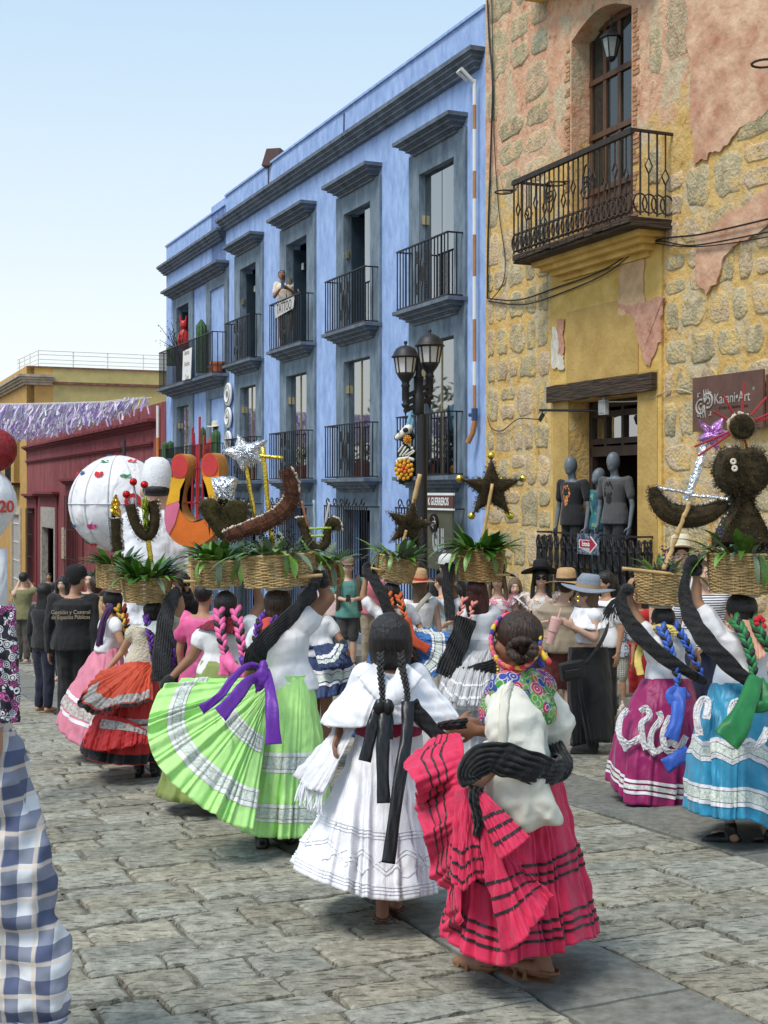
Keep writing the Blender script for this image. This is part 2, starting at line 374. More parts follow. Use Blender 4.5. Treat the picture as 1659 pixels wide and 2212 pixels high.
wallgrid(g, SST, S1, base, 9.24, 0, [o for o in ops if o[0] > SST], 0.3)
g.build('wall', M['blue'], BB)
g = G()   # the rest of the shell: side walls, roof, back, floors
for a, b, z in ((S0, SST, 9.2), (SST, S1, 9.0)):
    g.add([FP(a, z, -.3), FP(b, z, -.3), FP(b, z, -9), FP(a, z, -9)], [(0, 1, 2, 3)])
g.add([FP(S1, base, 0), FP(S1, 9.24, 0), FP(S1, 9.24, -9), FP(S1, base, -9)], [(0, 1, 2, 3)])
g.add([FP(S0, base, 0), FP(S0, 9.46, 0), FP(S0, 9.46, -9), FP(S0, base, -9)], [(0, 1, 2, 3)])
g.add([FP(S0, base, -9), FP(S1, base, -9), FP(S1, 9.46, -9), FP(S0, 9.46, -9)], [(0, 1, 2, 3)])
g.build('rear_wall', M['blue'], BB)
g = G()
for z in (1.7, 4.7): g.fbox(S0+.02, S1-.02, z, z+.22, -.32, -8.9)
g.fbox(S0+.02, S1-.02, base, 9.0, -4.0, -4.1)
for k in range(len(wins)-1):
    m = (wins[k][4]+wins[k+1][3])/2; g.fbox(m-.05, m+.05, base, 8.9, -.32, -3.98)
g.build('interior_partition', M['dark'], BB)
def moulding(g, s0, s1, ztop, h, proj, steps=4, ret=True, inset=True):
    p0 = 0.1
    for i in range(steps):
        p = proj-(proj-p0)*i/(steps-1); q = (proj-p) if inset else 0
        z1 = ztop-h*i/steps; z0 = ztop-h*(i+1)/steps
        g.fbox(s0+q, s1-q, z0, z1-(0.0 if i == 0 else 0), -0.05, p)
        # small rounded roll under each step
        if i < steps-1:
            pn = proj-(proj-p0)*(i+.6)/(steps-1); q2 = (proj-pn) if inset else 0
            g.fbox(s0+q2, s1-q2, z0-h/steps*.32, z0+.001, -.04, pn)
g = G()
moulding(g, S0+.02, SST+.12, 8.84, 0.3, 0.27, 4)
g.build('cornice', M['mould'], BB)
g = G(); moulding(g, SST-.02, S1+.2, 8.64, 0.28, 0.27, 4); g.build('cornice', M['mould'], BB)
g = G(); g.fbox(S0, SST+.03, 9.461, 9.51, .04, -.34); g.fbox(SST+.035, S1+.03, 9.241, 9.29, .04, -.34)
g.build('parapet_coping', M['blue'], BB)
def rosette(g, c, ux, uz, r, m=0):
    for k in range(4):
        a = math.pi/4+k*math.pi/2; q = c+ux*(math.cos(a)*r*.5)+uz*(math.sin(a)*r*.5)
        pts = [q+ux*(math.cos(b)*r*.42)+uz*(math.sin(b)*r*.42) for b in np.linspace(0, 2*math.pi, 9)]
        g.tube(pts, r*.13, 4, m, cap=False)
    g.ball(c, r*.22, 6, m)
def balcony_rail(parent, s0, s1, z0, z1, p, spacing=0.125, m='iron', orn=True, name='railing'):
    g = G(); ux = T; uz = Vector((0, 0, 1))
    for z, w in ((z1, .02), (z0+.03, .014)):
        g.fbox(s0-w, s1+w, z-.012, z+.012, p-w, p+w)
        g.fbox(s0-w, s0+w, z-.011, z+.011, 0, p); g.fbox(s1-w, s1+w, z-.011, z+.011, 0, p)
    n = int((s1-s0)/spacing); mid = (s0+s1)/2
    for i in range(n+1):
        s = s0+(s1-s0)*i/n
        if orn and abs(s-mid) < spacing*.4: continue
        g.fbox(s-.009, s+.009, z0+.03, z1-.01, p-.009, p+.009)
    for k in range(1, max(2, int(p/spacing))):
        for s in (s0, s1):
            o = p*k/max(2, int(p/spacing)); g.fbox(s-.009, s+.009, z0+.03, z1-.01, o-.009, o+.009)
    o = g.build(name, M[m], parent)
    if orn:
        h = z1-z0
        for ds, zz in ((-.2, .74), (.2, .78), (-.2, .25), (.2, .27)):
            q = G(); q_c = FP(mid+ds, z0+h*zz, p)
            for dz in (-.05, .05): rosette(q, q_c+Vector((0, 0, dz)), ux, uz, .065)
            q.build('rosette', M[m], o)
        q = G(); c = FP(mid, z0+h*.5, p)
        q.tube([c+ux*(math.cos(b)*.075)+uz*(math.sin(b)*.25) for b in np.linspace(0, 2*math.pi, 17)], .011, 4, cap=False)
        for dz in (-.09, 0, .09): rosette(q, c+Vector((0, 0, dz)), ux, uz, .055)
        q.tube([FP(mid, z0+.03, p), c-uz*.25], .01, 4); q.tube([FP(mid, z1-.01, p), c+uz*.25], .01, 4)
        q.build('medallion', M[m], o)
    return o
P_ = 0.37
for nm, a, b, sa, sb, o3, dz in wins:
    g = G(); low = min(q[2] for q in o3)-.3
    wallgrid(g, sa, sb, zg(sb)-.3, 7.72+dz, 0.05, o3, 0.17)
    g.build('window_surround', M['slate'], BB)
    if nm in 'ABCD':
        g = G(); moulding(g, sa-.02, sb+.02, 7.95+dz, .27, P_, 4); g.build('window_hood', M['mould'], BB)
        for zt in (4.92, 1.97):
            g = G(); moulding(g, sa-.02, sb+.02, zt, .26, P_, 4); g.build('balcony_ledge', M['mould'], BB)
            balcony_rail(BB, sa+.08, sb-.1, zt, zt+1.06, P_-.05)
    # glazing
    up, lo, gr = o3
    def pane(a, b, z0, z1, o=-.07, nm2='glass_pane'):
        g = G(); g.fbox(a+.003, b-.003, z0+.003, z1-.003, o, o-.012); return g.build(nm2, M['glass'], BB)
    def hinge(s, z):
        g = G(); g.fbox(s-.035, s-.005, z-.08, z+.08, .0, -.06)
        g.build('hinge', mat('brushed_brass', (0.6, .5, .3), .35, 0, metal=.7), BB)
    mid = (a+b)/2
    pane(a, mid-.01, lo[2], lo[3]); pane(mid+.01, b, lo[2], lo[3])
    g = G(); g.fbox(mid-.009, mid+.009, lo[2], lo[3], -.05, -.09); g.build('glazing_bar', mat('brass_bar', (.4, .33, .2), .4, 0, metal=.6), BB)
    hinge(b, lo[3]-.55); hinge(b, up[3]-.8)
    if nm == 'A':
        pane(a, mid-.01, up[2], up[3]); pane(mid+.01, b, up[2], up[3])
        for c0, c1 in ((a+.02, a+.42), (a+.5, b-.35)):
            P = [[FP(c0+(c1-c0)*i/40, z, -.30+.05*math.sin(i*1.25)) for i in range(41)] for z in (up[2]+.05, up[3]-.3)]
            G().grid(P).build('curtain', M['curtain'], BB, smooth=True)
        g = G(); g.tube([FP(a, up[3]-.33, -.45), FP(b, up[3]-.33, -.45)], .015, 6); g.build('curtain_rod', M['white'], BB)
    elif nm == 'B':
        pane(a, a+.55, up[2], up[3]); g = G(); g.fbox(b-.04, b-.01, up[2], up[3]-.03, -.12, -.8); g.build('door_leaf', M['darkblue'], BB)
    else:
        g = G(); g.fbox(b-.06, b-.02, up[2]+.01, up[3]-.1, -.12, -.85); g.build('door_leaf', M['darkblue'], BB)
        g = G(); g.fbox(b-.16, b-.06, up[3]-.55, up[3]-.4, -.3, -.325); g.build('door_closer', M['white'], BB)
    # ground floor shop front grille with scrolls
    g = G(); z0, z1 = gr[2]+.2, 1.42; n = int((sb-sa)/.12)
    for i in range(n+1):
        s = sa+.02+(sb-sa-.04)*i/n; g.fbox(s-.009, s+.009, z0, z1, .3, .318)
    for z in (z1, .45, z0): g.fbox(sa, sb, z-.015, z+.015, .29, .325)
    for s in (sa+.02, sb-.02):
        for z in (z1-.001, z0+.001): g.fbox(s-.015, s+.015, z-.012, z+.012, .05, .3)
    gi = g.build('window_grille', M['iron'], BB)
    g = G(); w = (sb-sa)/6
    for i in range(6):
        c = FP(sa+w*(i+.5), z1+.07, .31); sg = 1 if i < 3 else -1
        pts = [c+T*(sg*math.cos(t)*(.10-.012*t))+Vector((0, 0, math.sin(t)*(.095-.011*t))) for t in np.linspace(0, 6, 14)]
        g.tube(pts, .014, 4); g.tube([pts[0], FP(sa+w*(i+.5)+sg*w*.5, z1+.02, .31)], .014, 4)
    g.tube([FP((sa+sb)/2, z1, .31), FP((sa+sb)/2, z1+.22, .31)], [.018, .003], 5)
    g.build('scroll_crest', M['iron'], gi, kind='stuff')
    if nm in 'BC':
        cols_ = [(.25, .22, .2), (.1, .05, .04), (.3, .3, .34), (.05, .06, .1), (.35, .25, .2)]
        for k in range(9):
            s = a+.08+(b-a-.16)*k/9; c = cols_[k % 5]
            P = [[FP(s+.12*i/8, z, -.45+.02*math.sin(i*1.7+k)) for i in range(9)] for z in (-.9, 1.1)]
            q = G().grid(P); q.build('hanging_garment', fabric('garment%d' % (k % 5), c), BB, smooth=True)
# E/F shared hood and balconies
e, f_ = wins[4], wins[5]
g = G(); moulding(g, e[3]-.02, f_[4]+.25, 7.62+.12, .27, P_, 4); g.build('window_hood', M['mould'], BB)
for zt in (4.80, 1.90):
    g = G(); moulding(g, e[3]-.02, f_[4]+.3, zt, .3, P_+.1, 4); g.build('balcony_ledge', M['mould'], BB)
    balcony_rail(BB, e[3]+.1, f_[4]+.15, zt, zt+1.08, P_+.05)
# vertical cable and pipe on the wall
g = G(); g.tube([FP(SU(745), 9.4, .02), FP(SU(744), 8.9, .02)], .012, 5); g.build('wall_cable', M['darkblue'], BB)
pipe = G(); s = SU(1037)
z = 8.35; k = 0
pipe.tube([FP(s+.28, 8.42, .1), FP(s+.2, 8.5, .3), FP(s, 8.5, .34), FP(s, 8.3, .1)], .03, 6, 0)
while z > 3.05:
    L = random.uniform(.35, .75); z2 = max(z-L, 3.05); pipe.tube([FP(s, z, .1), FP(s, z2, .1)], .03, 6, k % 2); z = z2; k += 1
pipe.tube([FP(s, 3.05, .1), FP(s, 2.85, .1)], .05, 6, 2)
pipe.tube([FP(s-.02, 2.85, .1), FP(s+.03, 2.65, .12), FP(s+.12, 2.5, .16)], .045, 8, 1)
pipe.tube([FP(s, 2.95, .1), FP(s+.14, 2.95, .12)], .03, 6, 2)
pipe.build('drain_pipe', [M['white'], mat('peeling_orange_paint', (.42, .2, .08), .8), mat('blue_valve', (.03, .06, .14), .5)], label='thin white and orange patched drain pipe on the right end of the blue wall', cat='pipe')
# round plaques hanging on the blue wall
for k, (v, r) in enumerate(((852, .3), (902, .27), (953, .27))):
    s = SU(499); c = FP(s, ZV(499, v), .06)
    g = G()
    pr = [(0.001, .05), (r*.62, .05), (r*.64, .07), (r*.7, .07), (r*.72, .05), (r*.9, .05), (r, .03), (r, 0), (.001, 0)]
    g.lathe([(q, zz) for q, zz in pr], c, 28, 0, T, Vector((0, 0, 1)), -N)
    o = g.build('round_sign', M['white'], label=['topmost', 'middle', 'lowest'][k]+' white round plaque in the column of three between the blue building windows', cat='sign', group='round plaques on the blue wall')
    g = G(); g.lathe([(r*.72, .051), (r*.72, .062), (r*.78, .062), (r*.78, .051)], c, 28, 0, T, Vector((0, 0, 1)), -N)
    if k == 0: g.lathe([(.001, .056), (r*.3, .056), (r*.3, .052)], c, 12, 0, T, Vector((0, 0, 1)), -N)
    elif k == 1: g.box(c-N*.056, T*(r*.4), Vector((0, 0, r*.06)), N*.003); g.box(c-N*.056+Vector((0, 0, r*.15)), T*(r*.1), Vector((0, 0, r*.15)), N*.003)
    else: g.lathe([(.001, .056), (r*.2, .056), (r*.2, .052)], c+Vector((0, 0, r*.05)), 12, 0, T*1, Vector((0, 0, 2.2)), -N)
    g.build('emblem', mat('grey_emblem', (.2, .2, .2)), o)
# loudspeaker on the roof
g = G(); c = at(582, 342, 31.2); c = FP(SU(582), 0, -.1); c.z = ZV(582, 342)
ax = (T*.8+N*.6).normalized(); g.box(c, ax*.2, N.cross(Vector((0, 0, 1)))*0+(N*.8-T*.6)*.17, Vector((.06, 0, .2)))
g.tube([c-Vector((.1, 0, .15)), c-Vector((.12, 0, .62))], .02, 5)
g.build('loudspeaker', mat('dark_red_brown_speaker', (.09, .045, .04), .7), label='small dark box loudspeaker tilted on the blue building parapet', cat='loudspeaker')
# ---------------- banners on the balconies
u_ = FP(1, 0)-FP(0, 0)
def on_facade_quad(name, pts, o, m, **k):
    g = G(); P = [FP(SU(u, o), ZV(u, v, o), o) for u, v in pts]; g.prism(P, -N*.006)
    return g.build(name, m, **k), P
Tm = -T   # left-to-right as seen from the street
bn, P = on_facade_quad('banner', [(394, 822), (412, 818), (415, 750), (396, 759)], .52, M['white'], label='narrow white banner with brown lettering hung on the far long balcony', cat='banner')
bc = (P[0]+P[1]+P[2]+P[3])/4
for tx, dz, sz in (('Buenas', .33, .2), ('Noches', .02, .2), ('a', -.16, .1), ('Casa', -.35, .22)):
    text('lettering', tx, mat('brown_gold_print', (.25, .16, .07)), bn, bc-N*.006+Vector((0, 0, dz)), Tm, (0, 0, 1), sz, .003, sx=.9)
bn, P = on_facade_quad('banner', [(595, 688), (634, 665), (636, 645), (635, 640), (594, 660)], .36, mat('soiled_white_cloth', (.50, .48, .45)), label='white cloth with shadowed black lettering tied to the balcony below the man with a phone', cat='banner')
bc = (P[0]+P[1]+P[3]+P[4])/4
text('lettering', 'TATTOO', mat('black_print', (.02, .02, .02)), bn, bc-N*.007, Tm, (0, 0, 1), .31, .002, sx=.8)
# ================================================================ red building
RB = thing('red_building', FP(55, zg(55)), 'single storey oxblood red building with plain cornice beyond the blue one', 'building')
A0, A1 = 40.02, 69.5
rops = [(SU(178), SU(150), -2.6, 1.55), (SU(123), SU(92), -3.7, 1.0), (SU(79), SU(52+13), -2.9, .9)]
rops = [q for q in rops]
g = G(); wallgrid(g, A0, A1, -5, 4.5, .02, rops, .35); g.build('wall', M['red'], RB)
g = G(); g.add([FP(A0, 4.3, -.3), FP(A1, 4.3, -.3), FP(A1, 4.3, -14), FP(A0, 4.3, -14)], [(0, 1, 2, 3)]); g.fbox(A0, A1, -5, 4.2, -3, -3.1); g.build('roof', M['redt'], RB)
g = G(); moulding(g, A0+1.2, A1+.2, 4.03, .28, .32, 3); moulding(g, A0+1.6, A1+.1, 3.32, .14, .14, 2); g.build('cornice', M['redt'], RB)
g = G()
for a, b, z0, z1 in rops:
    for q0, q1, y0, y1 in ((a-.45, a, z0, z1+.4), (b, b+.45, z0, z1+.4), (a, b, z1, z1+.4)): g.fbox(q0, q1, y0, y1, .02, .09)
    moulding(g, a-.8, b+.8, z1+.72, .32, .35, 3)
g.build('window_surround', M['redt'], RB)
a, b, z0, z1 = rops[1]
g = G(); g.fbox(a-.02, a+.35, z0, z1, .1, -.2); g.fbox(b-.35, b+.02, z0, z1, .1, -.2); g.fbox(a+.35, b-.35, z1-.95, z1+.01, .1, -.2)
g.build('stone_door_frame', mat('weathered_pale_stone', (.4, .37, .32), .9, .8, 12, .35, 6), RB)
for (a, b, z0, z1) in (rops[0], rops[2]):
    g = G(); n = 8
    for i in range(n+1): g.fbox(a+(b-a)*i/n-.012, a+(b-a)*i/n+.012, z0, z1, .2, .225)
    for z in np.linspace(z0+.3, z1-.2, 4): g.fbox(a-.1, b+.1, z-.02, z+.02, .19, .23)
    g.build('window_grille', M['iron'], RB)
    g = G(); g.fbox(a, b, z0, z1, -.2, -.25); g.build('shutter', M['redt'], RB)
for k in range(4):
    g = G(); s = SU(138, .05); z = ZV(138, 1148+17*k, .05); g.fbox(s-.55, s+.45, z-.16, z+.16, .02, .08); p = g.build('plaque', mat('cream_plaque', (.55, .45, .32)), RB)
    text('lettering', ['TALLER', 'ARTE', 'CAFE', 'A'][k][:1]+'' if k == 3 else '|||', mat('plaque_ink', (.12, .06, .05)), p, FP(s, z, .082), Tm, (0, 0, 1), .22, .002)
g = G(); s = SU(341, .1); pp = [FP(s, z, .1) for z in (4.4, 3.4)]; g.tube(pp, .05, 6, 0); g.tube([pp[1], FP(s, -2, .1)], .05, 6, 1)
g.build('drain_pipe', [M['white'], mat('orange_pipe', (.6, .22, .05))], label='thin orange and white drain pipe where the red and blue walls meet', cat='pipe')
for u, h, v in ((268, 1.15, 1000),):
    g = G(); b = FP(SU(u, 1.0), ZV(u, 1010, 1.0), 1.0); g.tube([b-Vector((0, 0, 4.2)), b, b+Vector((0, 0, .9))], [.06, .06, .05], 8); g.tube([b+Vector((0, 0, .05)), b+Vector((0, 0, .12))], .14, 8)
    g.build('utility_post', mat('dark_post', (.04, .05, .05)), label='thin dark post rising in front of the red wall above the white balloon', cat='post')
# ================================================================ yellow corner building far behind
YB = thing('yellow_corner_building', FP(75, zg(75), -2), 'pale yellow and orange corner building with roof railing behind the red one', 'building')
B0, B1 = 69.6, 104
g = G(); wallgrid(g, B0, B1, -6.5, 8.2, .05, [(B0+2.2, B0+5.2, -4, .5), (B0+2.6, B0+4.8, 2.2, 4.9)], .4, 0)
def side(p0, p1, z0, z1, e, mi): g.add([FP(B0-e, z0, -p0), FP(B0-e, z0, -p1), FP(B0-e, z1, -p1), FP(B0-e, z1, -p0)], [(0, 1, 2, 3)], mi)
side(-.05, 1.3, 3, 8.2, 0, 0); side(1.3, 30, 3, 8.2, 0, 1)
g.add([FP(B0, 8.0, 0), FP(B1, 8.0, 0), FP(B1, 8.0, -30), FP(B0, 8.0, -30)], [(0, 1, 2, 3)], 1)
g.build('wall', [M['ochre'], M['paleyel']], YB)
g = G(); g.fbox(B0-.02, B0-.14, 7.3, 7.42, -1.3, -30); g.fbox(B0-.02, B0-.06, 8.12, 8.2, -.05, -30)
g.build('brick_string_course', mat('sooty_brick_course', (.22, .11, .08), .9, .8, 8, .5, 3), YB)
g = G()
for i in range(4): g.fbox(B0-.4+.08*i, B1, 7.75-.13*(i+1), 7.75-.13*i, .5-.1*i, -1.3+.02*i)
g.build('cornice', mat('grey_stained_moulding', (.42, .38, .28), .9, .6, 6, .35, 2), YB)
g = G()
for z in (8.4, 8.6, 8.85, 9.05): g.tube([FP(B0+6, z, -.3), FP(B0+.4, z, -.6), FP(B0+.5, z, -11)], .025, 5)
for o in (-.6, -2.4, -4.2, -6.1, -8.1, -11): g.tube([FP(B0+.45, 8.1, o), FP(B0+.45, 9.05, o)], .03, 5)
for o in (2, 4, 6): g.tube([FP(B0+o, 8.1, -.4), FP(B0+o, 9.05, -.4)], .03, 5)
g.build('roof_railing', M['white'], YB)
g = G()
for i in range(12):
    g.tube([FP(B0-.3, 8.1+i*.12, -9.6), FP(B0-.3, 8.1+i*.12, -11)], .02, 4); 
    g.tube([FP(B0-.3, 8.0, -9.6-i*.12), FP(B0-.3, 9.5, -9.6-i*.12)], .02, 4)
g.build('lattice_panel', M['white'], YB)
g = G()
for i in range(14): g.fbox(B0+2.6+2.2*i/13-.015, B0+2.6+2.2*i/13+.015, 2.2, 3.9, .5, .53)
g.fbox(B0+2.4, B0+5, 2.05, 2.2, .05, .6); g.build('balcony', M['iron'], YB)
g = G()
for z in (-3, -2, -1, 0): g.fbox(B0+2.2, B0+5.2, z-.03, z+.03, 0, .03)
for i in range(10): g.fbox(B0+2.2+.33*i-.02, B0+2.2+.33*i+.02, -4, .5, -.02, .02)
g.build('window_grille', M['white'], YB)
g = G(); g.fbox(B0+1.9, B0+2.2, -4.2, .9, .06, .14); g.fbox(B0+5.2, B0+5.5, -4.2, .9, .06, .14); g.fbox(B0+2.2, B0+5.2, .5, .9, .06, .14); g.build('window_frame', mat('cream_stone', (.55, .48, .36)), YB)
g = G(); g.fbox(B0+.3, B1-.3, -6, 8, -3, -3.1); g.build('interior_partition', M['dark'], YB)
for k, (dp, h) in enumerate(((3.0, 3.6), (4.9, 4.8))):
    pass
# opposite side of the street: seen only mirrored in the window panes
OB = thing('opposite_building', street(60, -5), 'low red building across the street mirrored in the window glass', 'building')
g = G()
def cbox(g, s0, s1, c0, c1, z0, z1, mi=0):
    vs = [Vector((N.x*c+T.x*s, N.y*c+T.y*s, z)) for s in (s0, s1) for z in (z0, z1) for c in (c0, c1)]
    g.add(vs, [(0, 1, 3, 2), (4, 6, 7, 5), (0, 4, 5, 1), (2, 3, 7, 6), (0, 2, 6, 4), (1, 5, 7, 3)], mi)
cbox(g, 34, 120, -13, -5, -8, 3.2); g.build('wall', mat('brick_red_stucco', (.38, .08, .06), .9), OB)
g = G()
for k in range(14): cbox(g, 36+k*6, 37.6+k*6, -5.05, -4.97, -3.5, 0.8)
g.build('window', M['dark'], OB)
def leafmesh(g, c, s, mi=0):
    a = Vector((random.gauss(0, 1), random.gauss(0, 1), random.gauss(0, 1))).normalized(); b = a.orthogonal().normalized()
    g.add([c, c+a*s+b*s*.35, c+a*s*2, c+a*s-b*s*.35], [(0, 1, 2, 3)], mi)
for k, (s, c, r) in enumerate(((52, -9, 3.2), (64, -10, 3.8), (78, -9, 3.5), (95, -10, 4.2), (112, -9, 4.0))):
    b = street(s, c); t = thing('shade_tree', b, 'leafy green tree number by the low red building, mirrored in window glass', 'tree', 'trees across the street')
    t['label'] = ['nearest', 'second', 'third', 'fourth', 'farthest'][k]+' leafy tree behind the mirrored red building across the street'
    g = G(); g.tube([b, b+Vector((.2, 0, 4)), b+Vector((0, .3, 7))], [.35, .25, .12], 8); g.build('trunk', M['darkwood'], t)
    g = G()
    for q in range(1300):
        d = Vector((random.gauss(0, 1), random.gauss(0, 1), random.gauss(0, .8))); d = d.normalized()*r*random.uniform(.55, 1.05)
        leafmesh(g, b+Vector((0, 0, 7.5))+d*(1+.25*noise.noise(d*.8)), random.uniform(.16, .3))
    g.build('crown', mat('tree_leaf', (.05, .09, .025), .7, 0), t, kind='stuff')
# ================================================================ yellow stone building
SB = thing('stone_building', FP(14, zg(14)), 'tall old stone building with yellow and pink plaster, balcony and shop doorway', 'building')
def stone_wall_mat():
    m = bpy.data.materials.new('patchy_yellow_pink_plaster'); m.use_nodes = True; nt = m.node_tree; b = nt.nodes['Principled BSDF']; L = nt.links.new
    tc = nt.nodes.new('ShaderNodeTexCoord'); sp = nt.nodes.new('ShaderNodeSeparateXYZ'); L(tc.outputs['Object'], sp.inputs[0])
    def nz(sc, det=6, st=None):
        n = nt.nodes.new('ShaderNodeTexNoise'); n.inputs['Scale'].default_value = sc; n.inputs['Detail'].default_value = det; n.inputs['Roughness'].default_value = .65
        if st:
            mp = nt.nodes.new('ShaderNodeMapping'); mp.inputs['Scale'].default_value = st; L(tc.outputs['Object'], mp.inputs[0]); L(mp.outputs[0], n.inputs[0])
        else: L(tc.outputs['Object'], n.inputs[0])
        return n.outputs[0]
    def ramp(src, a, b_, ca, cb):
        r = nt.nodes.new('ShaderNodeValToRGB'); r.color_ramp.elements[0].position = a; r.color_ramp.elements[1].position = b_
        r.color_ramp.elements[0].color = (*ca, 1); r.color_ramp.elements[1].color = (*cb, 1); L(src, r.inputs[0]); return r.outputs[0]
    def mix(f, a, b_):
        x = nt.nodes.new('ShaderNodeMix'); x.data_type = 'RGBA'; L(f, x.inputs[0]); L(a, x.inputs[6]); L(b_, x.inputs[7]); return x.outputs[2]
    yel = ramp(nz(2.5), .35, .7, (.60, .36, .10), (.76, .53, .21))
    pink = ramp(nz(4.5), .35, .65, (.60, .29, .17), (.76, .50, .32))
    hgt = nt.nodes.new('ShaderNodeMapRange'); hgt.inputs[1].default_value = 5.0; hgt.inputs[2].default_value = 9.5; L(sp.outputs[2], hgt.inputs[0])
    ad = nt.nodes.new('ShaderNodeMath'); ad.operation = 'ADD'; L(hgt.outputs[0], ad.inputs[0]); n3 = nz(1.1)
    sb = nt.nodes.new('ShaderNodeMath'); sb.operation = 'MULTIPLY_ADD'; sb.inputs[1].default_value = 1.6; sb.inputs[2].default_value = -.8; L(n3, sb.inputs[0]); L(sb.outputs[0], ad.inputs[1])
    fac = ramp(ad.outputs[0], .42, .58, (0, 0, 0), (1, 1, 1))
    base = mix(fac, yel, pink)
    cream = ramp(nz(9), .3, .7, (.50, .40, .24), (.66, .56, .38))
    f2 = ramp(nz(2.0, 8, (1.3, 1.3, .8)), .50, .60, (0, 0, 0), (1, 1, 1))
    base = mix(f2, base, cream)
    dirt = ramp(nz(6, 8), .3, .44, (.45, .38, .3), (1, 1, 1))
    mx = nt.nodes.new('ShaderNodeMix'); mx.data_type = 'RGBA'; mx.blend_type = 'MULTIPLY'; mx.inputs[0].default_value = .8; L(base, mx.inputs[6]); L(dirt, mx.inputs[7])
    L(mx.outputs[2], b.inputs['Base Color']); b.inputs['Roughness'].default_value = .95
    bp = nt.nodes.new('ShaderNodeBump'); bp.inputs['Strength'].default_value = 1.0; bp.inputs['Distance'].default_value = .035; L(nz(14, 10), bp.inputs['Height']); L(bp.outputs[0], b.inputs['Normal'])
    return m
M['plaster'] = stone_wall_mat()
def rubble_mat(name, c1, c2):
    m = mat(name, c1, .95, 1.0, 26, .25, 7, col2=c2, rnd=.13, bd=.03, detail=9)
    nt = m.node_tree; b = nt.nodes['Principled BSDF']; L = nt.links.new; tc = nt.nodes['Texture Coordinate']   # old limewash and mortar smeared over the stones
    n = nt.nodes.new('ShaderNodeTexNoise'); n.inputs['Scale'].default_value = 3.4; n.inputs['Detail'].default_value = 9; n.inputs['Roughness'].default_value = .72; L(tc.outputs['Object'], n.inputs[0])
    r = nt.nodes.new('ShaderNodeValToRGB'); r.color_ramp.elements[0].position = .52; r.color_ramp.elements[1].position = .60; r.color_ramp.elements[0].color = (0, 0, 0, 1); r.color_ramp.elements[1].color = (.85, .85, .85, 1); L(n.outputs[0], r.inputs[0])
    sp = nt.nodes.new('ShaderNodeSeparateXYZ'); L(tc.outputs['Object'], sp.inputs[0]); h = nt.nodes.new('ShaderNodeMapRange'); h.inputs[1].default_value = 5.2; h.inputs[2].default_value = 8.8; L(sp.outputs[2], h.inputs[0])
    pc = nt.nodes.new('ShaderNodeMix'); pc.data_type = 'RGBA'; pc.inputs[6].default_value = (.68, .47, .17, 1); pc.inputs[7].default_value = (.70, .44, .28, 1); L(h.outputs[0], pc.inputs[0])
    src = b.inputs['Base Color'].links[0].from_socket; mx = nt.nodes.new('ShaderNodeMix'); mx.data_type = 'RGBA'; L(r.outputs[0], mx.inputs[0]); L(src, mx.inputs[6]); L(pc.outputs[2], mx.inputs[7]); L(mx.outputs[2], b.inputs['Base Color']); return m
M['rub'] = rubble_mat('greenish_tan_rubble', (.36, .30, .17), (.58, .48, .30))
M['rub2'] = rubble_mat('pinkish_tan_rubble', (.48, .35, .21), (.66, .51, .33))
M['rub3'] = rubble_mat('grey_green_rubble', (.31, .30, .19), (.50, .47, .32))
Ssb1 = 18.76
nich = (14.63, 16.14, 5.14, 8.30); door = (14.44, 16.15, .12, 2.98)
g = G(); wallgrid(g, 6.0, Ssb1, -2.5, 10.2, .02, [nich, door], .36)
# arch filler of the upper niche
c = (nich[0]+nich[1])/2; hw = (nich[1]-nich[0])/2
arc = [(nich[0]+2*hw*i/14, 8.08+.22*math.sin(math.pi*i/14)) for i in range(15)]
for (a, za), (b, zb) in zip(arc, arc[1:]):
    g.add([FP(a, za, .02), FP(b, zb, .02), FP(b, 8.3, .02), FP(a, 8.3, .02)], [(0, 1, 2, 3)])
    g.add([FP(a, za, .02), FP(b, zb, .02), FP(b, zb, -.34), FP(a, za, -.34)], [(0, 1, 2, 3)])
WALL = g.build('wall', M['plaster'], SB)
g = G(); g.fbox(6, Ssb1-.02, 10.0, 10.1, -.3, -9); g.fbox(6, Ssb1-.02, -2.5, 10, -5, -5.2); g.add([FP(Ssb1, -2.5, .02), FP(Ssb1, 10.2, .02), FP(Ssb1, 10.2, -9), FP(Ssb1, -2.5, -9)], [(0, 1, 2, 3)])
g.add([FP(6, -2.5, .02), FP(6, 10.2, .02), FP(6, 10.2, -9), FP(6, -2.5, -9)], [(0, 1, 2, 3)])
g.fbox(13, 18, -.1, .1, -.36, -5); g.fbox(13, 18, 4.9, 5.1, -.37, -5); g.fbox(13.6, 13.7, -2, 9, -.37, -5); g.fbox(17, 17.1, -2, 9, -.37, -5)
g.build('rear_wall', M['dark'], SB)
